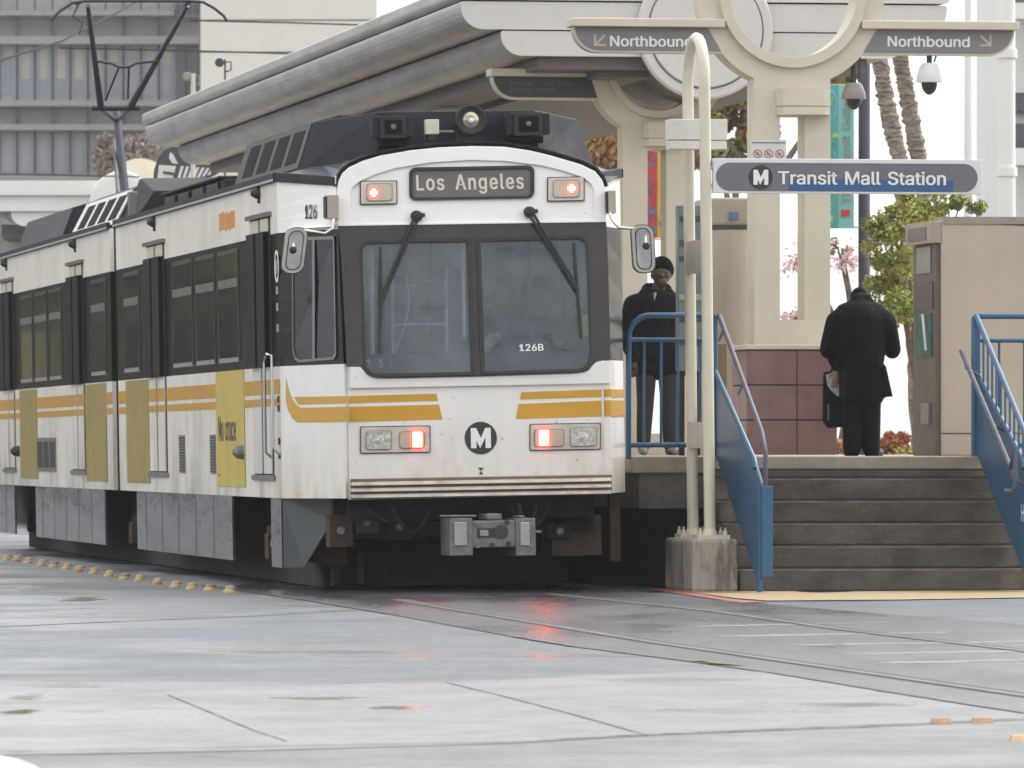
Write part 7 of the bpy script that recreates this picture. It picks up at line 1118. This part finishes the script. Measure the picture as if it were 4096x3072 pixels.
h_ = thing('reflection_tower', 'gridded tower added out of view behind the camera for the windscreen to reflect', 'building', (20, -70, 0))  # unseen tower, added so the windscreen mirrors less bright sky and the cab shows
b = MB(); b.box(14, 68, -95, -70, 0, 62, mat('reflection_tower_wall', (.26, .26, .26), .9, var=.4, scale=.35, stretch=(1, 1, .6), spec=.1)); part('wall', b, h_)
for i in range(8):
    for j in range(7): b = MB(); b.box(17 + i * 6, 20.6 + i * 6, -69.98, -69.9, 30 + j * 4.5, 32.8 + j * 4.5, mat('reflection_tower_window', (.05, .055, .06), .4)); part('window', b, h_)
q_ = thing('reflection_block', 'dark block added out of view at the left for the side of the train to reflect', 'building', (-36, 110, 0))  # unseen block, added to give the glossy train side something dark to mirror
b = MB(); b.box(-60, -36, 106, 260, 0, 12, mat('block_brown', (.04, .038, .03), .95, var=.6, scale=.2, spec=.03)); part('wall', b, q_)
for i in range(25):
    for j in range(3): b = MB(); b.box(-35.99, -35.9, 108 + i * 6, 111.6 + i * 6, 1.2 + j * 3.6, 3.9 + j * 3.6, mat('block_window', (.012, .014, .013), .95, spec=.03) if (i * 3 + j * 2) % 5 else mat('block_cream', (.20, .20, .10), .9, spec=.03)); part('window', b, q_)
t = thing('beige_tower', 'plain beige windowless tower wall behind the canopy', 'building', (X(290), Y, 0))
b = MB(); prev = 460
for v in (460, 330, 210, 100, 53, 21, -60, -120):
    if v != 460: b.box(X(200.5), X(377), Y, Y + 20, Z(prev) + .06 if prev != 460 else 0, Z(v), BEIGE)
    prev = v
b.box(X(201), X(376.6), Y + .25, Y + 19.8, 0, Z(-120) - .1, mat('beige_joint', (.40, .38, .32), .8)); part('wall', b, t)
# ================================================================ right background
def mast(u0, u1, v0, v1, Y, taper, lab, m):
    b = MB(); p = WY((u0 + u1) / 2, v0, Y); r = (u1 - u0) / 2 * Y / F; z1 = WY(0, v1, Y).z
    b.lathe((p.x, Y, 0), (0, 0, 1), [(0, r * taper), (z1 * .3, r * (1 + (taper - 1) * .6)), (z1, r)], m, 20)
    for q in (.35, .6, .8): b.lathe((p.x, Y, z1 * q), (0, 0, 1), [(0, r * 1.25), (.12, r * 1.25)], m, 16)
    single('white_mast', b, lab, 'mast', (p.x, Y, 0), smooth=True)
mast(964.7, 972, 0, -60, 120, 1.7, 'slender white mast, thinner of the two at the upper right', WHT); mast(998, 1015, 0, -60, 100, 1.15, 'thick white mast at the right edge of the picture', WHT)
t = thing('white_building', 'white building with balcony slabs cut by the right edge of the picture', 'building', (WY(1030, 450, 135).x, 135, 0))
p = lambda u, v, Y=135: WY(u, v, Y)
b = MB(); b.box(p(1014, 0).x, p(1200, 0).x, 136, 146, 0, p(0, -50).z, WHT); part('wall', b, t)
for (v0, v1) in ((3, -8), (110, 91), (148, 122), (280, 236)): b = MB(); b.box(p(1013.5, 0).x, p(1190, 0).x, 135.6, 136.0, p(0, v0).z, p(0, v1).z, DGLS); part('window', b, t)
for (v0, v1) in ((166, 149), (20, 4)): b = MB(); b.box(p(1009, 0).x, p(1195, 0).x, 134.6, 135.5, p(0, v0).z, p(0, v1).z, WHT); part('balcony', b, t)
# street lamp post with teal banner
Y = 78; pc = WY(864.3, 300, Y); rp_ = 6.2 * Y / F
t = thing('lamp_post', 'dark purple lamp post behind the ring pylon', 'lamp post', (pc.x, Y, 0)); b = MB(); b.lathe((pc.x, Y, 0), (0, 0, 1), [(0, .14), (.9, .13), (1.0, rp_), (WY(0, -40, Y).z, rp_ * .95)], POSTP, 20); part('pole', b, t, smooth=True)
zt0 = WY(0, -40, Y).z; b = MB(); b.tube([(pc.x, Y, zt0), (pc.x, Y, zt0 + .4), (pc.x - .3, Y, zt0 + .7), (pc.x - .9, Y, zt0 + .75)], .035, POSTP, 8); b.lathe((pc.x - 1.1, Y, zt0 + .68), (0, 0, 1), [(-.06, .16), (0, .2), (.08, .12), (.12, .04)], POSTP, 16); part('lamp_arm', b, t, smooth=True)
def banner(u0, u1, v0, v1, Y, lab, cols, txt, tcol, left, red):
    p0, p1 = WY(u0, v1, Y), WY(u1, v0, Y); w_ = p1.x - p0.x; h = p1.z - p0.z
    t = thing('banner', lab, 'banner', (p0.x, Y, p0.z)); b = MB(); b.box(p0.x, p1.x, Y, Y + .012, p0.z, p1.z, cols[0]); part('cloth', b, t)
    rnd = random.Random(int(u0)); b = MB(); xl = p0.x + w_ * (.42 if left else .64)
    b.box(*((p0.x, xl) if left else (xl, p1.x)), Y - .003, Y - .001, p0.z, p1.z, cols[1])
    if red: b.box(p0.x + w_ * .42, p1.x, Y - .003, Y - .001, p0.z, p1.z, cols[0])
    for i in range(16):
        z = p0.z + h * rnd.random(); xx = p0.x + w_ * (rnd.uniform(.0, .36) if left else rnd.uniform(0, .55)); a0 = rnd.uniform(0, 6); rr = rnd.uniform(.03, .09)
        pts = []
        for q in range(8): pts.append((xx + rr * 1.1 * math.cos(a0 + q * .45), z + rr * 3 * math.sin(a0 + q * .45)))
        inner = [(xx + (x - xx) * .72, z + (zz - z) * .72 + .01) for x, zz in pts][::-1]
        P = [(min(max(x, p0.x), xl if left else xl), Y - .004 - .0006 * i, min(max(zz, p0.z), p1.z)) for x, zz in pts + inner]
        b.plate([P], (0, .0004, 0), cols[2 + i % (len(cols) - 2)])
    part('swirls', b, t)
    if txt:
        b = MB(); xt = p0.x + w_ * (.86 if left else .93); letters(b, txt, h * (.80 if left else .75), w_ * (.30 if left else .14), (xt, Y - .02, p0.z + h * (.17 if left else .1)), (0, 0, 1), (-1, 0, 0), tcol, .01)
        if left: b.box(p0.x + w_ * .52, p0.x + w_ * .84, Y - .02, Y - .017, p0.z + h * .085, p0.z + h * .13, mat('banner_red', (.55, .06, .05), .6))
        else: b.box(p0.x + w_ * .72, p0.x + w_ * .92, Y - .02, Y - .017, p0.z + h * .16, p0.z + h * .20, mat('banner_red', (.55, .06, .05), .6))
        part('lettering', b, t, fix=False)
    return t
TL = mat('banner_teal', (.22, .52, .48), .7, var=.06); TL1 = mat('banner_teal_deep', (.10, .38, .36), .7, var=.2, scale=3); TL2 = mat('banner_lime', (.35, .55, .16), .7); TL3 = mat('banner_blue', (.15, .45, .62), .7)
bt = banner(827, 854, 84.5, 228.5, Y - .1, 'teal and lime street banner hanging from the purple lamp post', [TL, TL1, TL2, TL3, TL1], 'The Transit Gallery', mat('banner_text', (.25, .30, .32), .7), True, False)
b = MB()
for v in (86, 227): z = WY(0, v, Y).z; b.tube([(WY(827, v, Y).x, Y - .09, z), (pc.x, Y, z)], .018, CHROME, 6)
part('rod', b, bt)
RD = mat('banner_scarlet', (.55, .07, .07), .7, var=.1); YL = mat('banner_amber', (.68, .42, .06), .7, var=.1); BL = mat('banner_slate', (.15, .17, .28), .7)
Y2 = 95; bt = banner(644.5, 664.5, 150, 240, Y2, 'red and amber street banner seen through the rear pylon slot', [RD, YL, BL, mat('banner_crimson', (.42, .05, .10), .7)], 'The Transit Gallery', mat('banner_text2', (.35, .22, .05), .7), False, False)
p = WY(668.5, 300, Y2); t = thing('lamp_post', 'dark lamp post behind the rear pylon carrying the red banner', 'lamp post', (p.x, Y2, 0)); b = MB(); b.lathe((p.x, Y2, 0), (0, 0, 1), [(0, .13), (1, .12), (1.1, .05), (WY(0, 60, Y2).z, .045)], POSTP, 16); part('pole', b, t, smooth=True)
b = MB(); b.sphere((p.x, Y2, WY(0, 56, Y2).z), .22, WPLATE, 16, 10, 1, 1, .7); part('lamp_head', b, t, smooth=True)
b = MB()
for v in (151, 239): z = WY(0, v, Y2).z; b.tube([(WY(645, v, Y2).x, Y2 + .02, z), (p.x, Y2, z)], .018, CHROME, 6)
part('rod', b, bt)
# palms
def palm(pts, Y, w0, lab):
    P = [WY(u, v, Y) for u, v in pts]; P[0].z = 0
    t = thing('palm_tree', lab, 'palm tree', P[0]); b = MB(); fine = []
    for i in range(len(P) - 1):
        for j in range(26): fine.append(P[i].lerp(P[i + 1], j / 26))
    rnd = random.Random(int(w0 * 1000)); seg = 14; vs = []; fs = []
    fine.append(P[-1]); n = len(fine)
    for i, p in enumerate(fine):
        r = w0 * (1.12 - .3 * i / n) * (1.0 + rnd.uniform(-.09, .12))
        for q in range(seg): a_ = 2 * math.pi * q / seg; rr = r * (1 + rnd.uniform(-.16, .18)); vs.append(p + Vector((math.cos(a_) * rr, math.sin(a_) * rr, 0)))
    for i in range(n - 1):
        for q in range(seg): fs.append((i * seg + q, i * seg + (q + 1) % seg, (i + 1) * seg + (q + 1) % seg, (i + 1) * seg + q))
    b.add(vs, fs, PALMB); part('trunk', b, t, fix=False)
    b = MB(); c = P[-1]
    for i in range(16):
        a_ = i * 2.4; L_ = 2.2
        for s in range(10):
            f = s / 10; q = c + Vector((math.cos(a_) * L_ * f, math.sin(a_) * L_ * f, .9 * f - 1.9 * f * f)); d = Vector((-math.sin(a_), math.cos(a_), 0))
            for sg in (-1, 1): b.add([q, q + d * sg * .45 + Vector((math.cos(a_) * .25, math.sin(a_) * .25, -.25)), q + Vector((math.cos(a_) * .12, math.sin(a_) * .12, 0))], [(0, 1, 2)], L_GRN)
    part('crown', b, t, fix=False)
palm([(925, 455), (912, 260), (899, 159), (886, 100), (879, 54), (872, -30), (866, -110)], 92, .104, 'rough palm trunk nearest the purple lamp post, left of the pair')
palm([(930, 455), (925, 260), (918.5, 159), (908, 100), (899.5, 54), (890, -30), (880, -110)], 94, .102, 'rough palm trunk leaning behind the first, right of the pair')
# trees
def tree(name, base, th, tr_, blobs, lab, cat='tree', seed=1, limbs=5, leafn=2200, size=.07):
    b0 = Vector(base); t = thing(name, lab, cat, b0); b = MB(); rnd = random.Random(seed)
    top = b0 + Vector((rnd.uniform(-.2, .2), 0, th)); b.tube([b0, b0.lerp(top, .5) + Vector((rnd.uniform(-.08, .08), 0, 0)), top], tr_, BARK, 10, r2=tr_ * .6)
    for (c, r, sq, mats_, cl, n) in blobs:
        c = Vector(c); b.tube([top - Vector((0, 0, .2)), top.lerp(c, .5) + Vector((0, 0, .1)), c], tr_ * .45, BARK, 6, r2=tr_ * .12)
        for q in range(limbs):
            e = c + Vector((rnd.uniform(-1, 1) * r * sq[0], rnd.uniform(-1, 1) * r * sq[1], rnd.uniform(-.6, .9) * r * sq[2])) * .7; b.tube([c, e], tr_ * .15, BARK, 5, r2=.004)
    part('trunk', b, t, fix=False)
    b = MB()
    for i, (c, r, sq, mats_, cl, n) in enumerate(blobs): foliage(b, c, r, n, size, mats_, sq, cl, seed=seed * 10 + i)
    part('crown', b, t, fix=False); return t
Y = 74; k = Y / F; G_ = [L_GRN, L_YEL, L_YEL]
def bl(u, v, Y, r, sq, m, cl, n): return (WY(u, v, Y), r * Y / F, sq, m, cl, n)
p = WY(911, 455, Y); tree('young_tree', (p.x, Y, 0), 1.9, .055, [bl(905, 215, Y, 34, (1, .8, .75), G_, 12, 900), bl(882, 236, Y, 26, (.8, .8, .8), G_, 8, 500), bl(960, 204, Y, 26, (1.0, .6, .45), [L_GRN, L_GRN, L_YEL], 7, 330), bl(898, 300, Y, 46, (.72, .8, 1.0), G_, 14, 2000), bl(925, 205, Y, 30, (1.1, .8, .6), G_, 9, 700), bl(893, 262, Y, 28, (.9, .8, .9), G_, 8, 600)], 'young yellow green tree standing between the man in black and the tan kiosk', seed=5, size=.042)
Y = 128; p = WY(600, 455, Y); tree('autumn_tree', (p.x, Y, 0), 4.0, .22, [bl(598, 165, Y, 60, (1, .9, .9), [L_ORG, L_ORG, L_OLV], 14, 3600), bl(640, 120, Y, 55, (1, .9, .7), [L_ORG, L_OLV], 10, 2000)], 'orange brown autumn tree behind the rear of the canopy', seed=8, size=.11)
Y = 118; p = WY(735, 455, Y); tree('olive_tree', (p.x, Y, 0), 4.2, .2, [bl(738, 122, Y, 52, (1, .8, .75), [L_OLV, L_ORG, L_GRN], 14, 2600), bl(722, 165, Y, 40, (.9, .8, .8), [L_OLV, L_OLV, L_ORG], 10, 1500), bl(845, 75, Y, 34, (.9, .8, .6), [L_OLV, L_ORG], 8, 600)], 'olive and rust leaved tree showing between the sign post and the ring pylon', seed=11, size=.10)
Y = 88; p = WY(842, 455, Y); tree('blossom_tree', (p.x, Y, 0), 2.2, .10, [bl(845, 262, Y, 26, (1, .8, .8), [L_PNK], 12, 90), bl(795, 262, Y, 30, (.9, .8, 1.0), [L_PNK], 10, 60), bl(793, 318, Y, 22, (.9, .8, .5), [L_PNK, L_PNK], 8, 70), bl(838, 248, Y, 14, (1, .8, .8), [L_OLV, L_PNK], 4, 90)], 'bare branched tree with pink blossom behind the ring pylon', seed=15, size=.045)
Y = 86; p = WY(896, 455, Y); tree('rust_shrub', (p.x, Y, 0), .5, .03, [bl(898, 446, Y, 24, (1, .8, .9), [L_RED, L_RED, L_ORG], 8, 800), bl(897, 465, Y, 34, (1, .8, .7), [L_RED, L_YEL], 8, 600), bl(846, 462, Y, 26, (1, .8, 1.0), [L_RED, L_YEL], 8, 500)], 'rust coloured shrub low behind the legs of the man in black', 'shrub', 17, size=.05)
Y = 150; p = WY(125, 455, Y); tree('bare_tree', (p.x, Y, 0), 4.4, .2, [bl(128, 160, Y, 42, (1, .8, .6), [mat('twig_brown', (.24, .20, .17), .9, var=.2)], 12, 1500)], 'brownish thin crowned tree behind the far white disc', seed=19, size=.10)
p = WY(408, 12, 240); t = thing('roof_tree', 'tree top just showing above the canopy beside the beige tower', 'tree', (p.x, 240, 0)); b = MB(); b.tube([(p.x, 240, 0), (p.x, 240, p.z)], .25, BARK, 8); part('trunk', b, t)
b = MB(); foliage(b, WY(412, 16, 240), .55, 500, .12, [L_GRN, L_OLV], (1.4, 1, .8), 8, seed=44); part('crown', b, t, fix=False)
#@@PEOPLE
# ================================================================ people
def organic(name, mb, parent, m, vox=.010, sm=6):
    me = bpy.data.meshes.new(name); r = parent
    while r.parent: r = r.parent
    base = Vector(r['_b']); me.from_pydata([v - base for v in mb.v], [], mb.f); ob = bpy.data.objects.new(name, me); COL.objects.link(ob)
    rm = ob.modifiers.new('r', 'REMESH'); rm.mode = 'VOXEL'; rm.voxel_size = vox; s = ob.modifiers.new('s', 'SMOOTH'); s.iterations = sm; s.factor = .5
    dg = bpy.context.evaluated_depsgraph_get(); m2 = bpy.data.meshes.new_from_object(ob.evaluated_get(dg)); bpy.data.objects.remove(ob); m2.name = name
    m2.materials.clear(); m2.materials.append(m); m2.polygons.foreach_set('use_smooth', [True] * len(m2.polygons))
    o = bpy.data.objects.new(name, m2); COL.objects.link(o); o.parent = parent; return o
def hand(b, w_, d, m, s=1.0):                                          # palm with five curled fingers; w_ wrist, d direction down
    w_ = Vector(w_); d = Vector(d).normalized(); sd_ = d.cross(Vector((0, 1, 0))).normalized(); fw = sd_.cross(d).normalized()
    b.cap(w_, .026 * s, w_ + d * .075 * s, .034 * s, m, 1, 1)
    for i, (L_, o) in enumerate(((.070, -.030), (.080, -.010), (.075, .011), (.058, .030))):
        k0 = w_ + d * .095 * s + sd_ * o * s; k1 = k0 + d * L_ * .5 * s + fw * .008; k2 = k1 + d * L_ * .35 * s + fw * .03 * s; b.cap(k0, .0095 * s, k1, .009 * s, m); b.cap(k1, .009 * s, k2, .008 * s, m)
    k0 = w_ + d * .03 * s - sd_ * .030 * s; k1 = k0 + d * .03 * s - sd_ * .028 * s + fw * .012; k2 = k1 + d * .03 * s + fw * .012 * s; b.cap(k0, .013 * s, k1, .011 * s, m); b.cap(k1, .011 * s, k2, .009 * s, m)
def person1():                                                         # standing, facing the camera, head turned down to the left
    c = SA(657, 455.5, 9.6); o = Vector((c.x, 9.6, PZ)); t = thing('person', 'person in a dark hooded jacket standing behind the blue guard rail, head bowed', 'person', o, S)
    V = lambda x, y, z: o + Vector((x, y, z)); s = 1.0
    b = MB(); b.sphere(V(.03, -.04, 1.61), .098, SKIN, 18, 14, .86, 1.0, 1.18); b.cap(V(.028, -.10, 1.53), .045, V(.03, -.02, 1.55), .06, SKIN); b.sphere(V(.022, -.145, 1.585), .016, SKIN, 10, 8, 1, 1, 1.3)
    b.cap(V(0, .0, 1.42), .06, V(.025, -.02, 1.53), .055, SKIN); b.sphere(V(-.055, -.03, 1.59), .02, SKIN, 8, 6, .5, 1, 1.5); b.sphere(V(.115, -.03, 1.59), .02, SKIN, 8, 6, .5, 1, 1.5)
    b.cap(V(-.15, 0, 1.32), .08, V(.15, 0, 1.32), .08, SKIN); b.cap(V(0, 0, 1.3), .13, V(0, 0, .95), .13, SKIN, 1.1, .8)
    for sg in (-1, 1):
        b.cap(V(sg * .20, 0, 1.34), .05, V(sg * .27, .02, 1.08), .04, SKIN); b.cap(V(sg * .27, .02, 1.08), .04, V(sg * .22, -.08, .86), .028, SKIN); hand(b, V(sg * .22, -.08, .86), (0, -.1, -1), SKIN)
        b.cap(V(sg * .09, 0, .95), .085, V(sg * .10, -.01, .50), .055, SKIN); b.cap(V(sg * .10, -.01, .5), .055, V(sg * .11, .01, .1), .035, SKIN); b.cap(V(sg * .11, .03, .04), .035, V(sg * .13, -.10, .035), .03, SKIN)
    organic('body', b, t, SKIN, .008, 3)
    b = MB()
    for sg in (-1, 1): b.sphere(V(.03 + sg * .034, -.128, 1.606), .009, mat('eye_white', (.05, .04, .035), .6), 10, 8); b.sphere(V(.03 + sg * .034, -.137, 1.603), .005, BLK, 8, 6)
    b.cap(V(.008, -.143, 1.548), .006, V(.048, -.143, 1.548), .006, mat('lip', (.12, .05, .045), .5)); part('face', b, t, smooth=True)
    b = MB(); b.sphere(V(.035, -.015, 1.66), .112, HAIR, 18, 12, .95, 1.05, .92); b.sphere(V(.06, .03, 1.64), .10, HAIR, 16, 10, 1, 1, 1); b.sphere(V(.085, .0, 1.60), .05, HAIR)
    organic('hair', b, t, HAIR, .010, 2)
    b = MB(); b.cap(V(-.17, .0, 1.33), .105, V(.17, 0, 1.33), .105, JKT, 1, .95); b.cap(V(0, 0, 1.30), .18, V(0, 0, .88), .185, JKT, 1.12, .85); b.cap(V(-.09, 0, .80), .135, V(.09, 0, .80), .135, JKT, 1, .95); b.cap(V(-.10, .02, 1.42), .065, V(.10, .02, 1.42), .065, JKT); b.cap(V(-.06, .08, 1.46), .07, V(.08, .08, 1.46), .07, JKT)
    b.cap(V(-.075, -.07, 1.40), .035, V(-.02, -.12, 1.30), .03, JKT); b.cap(V(.075, -.07, 1.40), .035, V(.02, -.12, 1.30), .03, JKT)
    for sg in (-1, 1): b.cap(V(sg * .21, 0, 1.33), .092, V(sg * .29, .02, 1.07), .075, JKT); b.cap(V(sg * .29, .02, 1.07), .075, V(sg * .23, -.09, .87), .055, JKT)
    organic('jacket', b, t, JKT, .012, 4)
    b = MB(); b.cap(V(-.035, -.10, 1.43), .014, V(-.045, -.125, 1.36), .012, SHIRT); b.cap(V(-.045, -.125, 1.36), .012, V(-.03, -.13, 1.30), .010, SHIRT); organic('collar', b, t, SHIRT, .006, 2)
    b = MB(); b.cap(V(-.07, 0, .90), .11, V(.07, 0, .90), .11, JEAN)
    for sg in (-1, 1): b.cap(V(sg * .095, 0, .88), .105, V(sg * .105, -.01, .48), .078, JEAN); b.cap(V(sg * .105, -.01, .48), .078, V(sg * .12, .01, .10), .062, JEAN)
    organic('trousers', b, t, JEAN, .012, 4)
    for sg in (-1, 1): b = MB(); b.cap(V(sg * .12, .04, .05), .045, V(sg * .145, -.13, .04), .038, SHOEW); organic('shoe', b, t, SHOEW, .010, 2)
person1()
def person2():                                                         # back turned, head bowed
    c = SA(861.5, 455.5, 2.55); o = Vector((c.x, 2.55, PZ)); t = thing('person', 'man in a black suit seen from behind, head bowed, holding a dark bag', 'person', o, S)
    q = 1.0; V = lambda x, y, z: o + Vector((x, y, z)) * q
    b = MB(); b.sphere(V(.02, .20, 1.36), .094, SKIN2, 18, 14, .86, 1.05, 1.1); b.cap(V(.01, .05, 1.27), .05, V(.02, .15, 1.34), .05, SKIN2)
    b.sphere(V(-.07, .20, 1.34), .02, SKIN2, 8, 6, .5, 1, 1.5); b.sphere(V(.11, .20, 1.34), .02, SKIN2, 8, 6, .5, 1, 1.5); b.sphere(V(.02, .30, 1.31), .016, SKIN2)
    b.cap(V(-.18, .02, 1.17), .07, V(.18, .02, 1.17), .07, SKIN2); b.cap(V(0, .02, 1.14), .14, V(0, 0, .85), .14, SKIN2)
    for sg in (-1, 1):
        b.cap(V(sg * .24, .02, 1.16), .05, V(sg * .32, .05, .95), .042, SKIN2)
        if sg < 0: b.cap(V(-.32, .05, .95), .042, V(-.20, .16, .78), .028, SKIN2); hand(b, V(-.22, .14, .76), (-.15, -.1, -1), SKIN2)
        else: b.cap(V(.32, .05, .95), .042, V(.16, .26, .98), .028, SKIN2); hand(b, V(.16, .26, .98), (-.6, .5, .1), SKIN2)
        b.cap(V(sg * .09, 0, .85), .085, V(sg * .10, .0, .45), .055, SKIN2); b.cap(V(sg * .10, 0, .45), .055, V(sg * .10, 0, .09), .035, SKIN2); b.cap(V(sg * .10, -.03, .04), .035, V(sg * .14, .12, .035), .03, SKIN2)
    organic('body', b, t, SKIN2, .008, 3)
    b = MB(); b.sphere(V(.02, .175, 1.385), .100, HAIR, 18, 12, .92, 1.0, .98); b.cap(V(.015, .09, 1.345), .06, V(.02, .16, 1.37), .08, HAIR); organic('hair', b, t, HAIR, .010, 2)
    b = MB(); b.cap(V(-.215, .01, 1.17), .125, V(.215, .01, 1.17), .125, SUIT, 1, 1); b.cap(V(-.13, .01, 1.235), .11, V(.13, .01, 1.235), .11, SUIT); b.cap(V(0, .03, 1.29), .10, V(.015, .08, 1.36), .075, SUIT); b.cap(V(-.03, .07, 1.35), .078, V(.06, .07, 1.35), .078, SUIT); b.cap(V(-.06, .05, 1.33), .055, V(.08, .05, 1.33), .055, SUIT); b.cap(V(0, .03, 1.25), .13, V(.01, .06, 1.31), .085, SUIT); b.cap(V(-.17, .03, 1.24), .10, V(-.05, .04, 1.31), .07, SUIT); b.cap(V(.17, .03, 1.24), .10, V(.07, .04, 1.31), .07, SUIT)
    b.cap(V(-.01, .02, 1.14), .225, V(-.02, .0, .86), .205, SUIT, 1.27, .85); b.cap(V(0, 0, .80), .21, V(.03, .0, .60), .225, SUIT, 1.0, .75)
    b.hexa([V(-.20, -.15, .50), V(.30, -.12, .52), V(.28, .15, .52), V(-.20, .15, .50), V(-.20, -.15, .78), V(.22, -.14, .80), V(.22, .15, .80), V(-.20, .15, .78)], SUIT)
    for sg in (-1, 1):
        b.cap(V(sg * .26, .02, 1.16), .108, V(sg * .33, .05, .94), .09, SUIT)
        if sg < 0: b.cap(V(-.31, .05, .96), .085, V(-.22, .14, .79), .058, SUIT)
        else: b.cap(V(.31, .05, .96), .085, V(.19, .24, .97), .055, SUIT)
    organic('jacket', b, t, SUIT, .013, 5)
    b = MB(); b.cap(V(-.08, 0, .80), .12, V(.08, 0, .80), .12, TROU)
    for sg in (-1, 1): b.cap(V(sg * .085, 0, .80), .13, V(sg * .09, .0, .42), .11, TROU); b.cap(V(sg * .09, 0, .42), .11, V(sg * .10, 0, .07), .092, TROU)
    organic('trousers', b, t, TROU, .013, 4)
    for sg, dx in ((-1, .02), (1, .13)): b = MB(); b.cap(V(sg * .10, -.02, .045), .045, V(sg * .10 + dx, .12, .035), .036, SHOE); organic('shoe', b, t, SHOE, .010, 2)
    # bag with newspaper, hanging from the left hand
    t.scale = (.78, .92, .905)
    c2 = SA(833.5, 404, 2.4); c2 = Vector((c2.x + .125, 2.78, c2.z)); tb_ = thing('shoulder_bag', 'black document bag with folded newspaper held at the left side of the man in black', 'bag', c2, S)
    b = MB(); b.plate([[(c2.x + x, c2.y, c2.z + z) for x, z in ((-.115, .20), (-.11, .26), (.12, .26), (.16, -.17), (-.08, -.19), (-.12, -.13))]], (0, .10, 0), BAGM); part('case', b, tb_, bevel=.012)
    b = MB(); b.plate([[(c2.x + x, c2.y - .012, c2.z + z) for x, z in ((-.11, .235), (-.04, .255), (-.02, .24), (.01, .10), (-.01, .06), (-.06, .10), (-.10, .15))]], (0, .012, 0), PAPER); part('newspaper', b, tb_)
    b = MB(); b.box(c2.x - .095, c2.x - .085, c2.y - .004, c2.y, c2.z - .13, c2.z + .0, mat('zip_grey', (.2, .2, .2), .4)); part('zip', b, tb_)
    b = MB(); b.tube([(c2.x - .06, c2.y + .05, c2.z + .25), (c2.x - .03, c2.y + .05, c2.z + .33), (c2.x + .04, c2.y + .05, c2.z + .34), (c2.x + .08, c2.y + .05, c2.z + .25)], .010, BAGM, 8); part('handle', b, tb_)
person2()
# ---------------------------------------------------------------- thin haze
hm = bpy.data.materials.new('haze'); hm.use_nodes = True; hn = hm.node_tree; hn.nodes.clear()
pv = hn.nodes.new('ShaderNodeVolumePrincipled'); pv.inputs['Color'].default_value = (.93, .94, .97, 1); pv.inputs['Density'].default_value = .00026; ho = hn.nodes.new('ShaderNodeOutputMaterial'); hn.links.new(pv.outputs[0], ho.inputs['Volume'])
b = MB(); b.box(-420, 420, -120, 1520, -1, 80, hm); single('haze', b, None, None, kind='stuff')
# ---------------------------------------------------------------- tidy up
for o in bpy.data.objects:
    if '_b' in o: del o['_b']
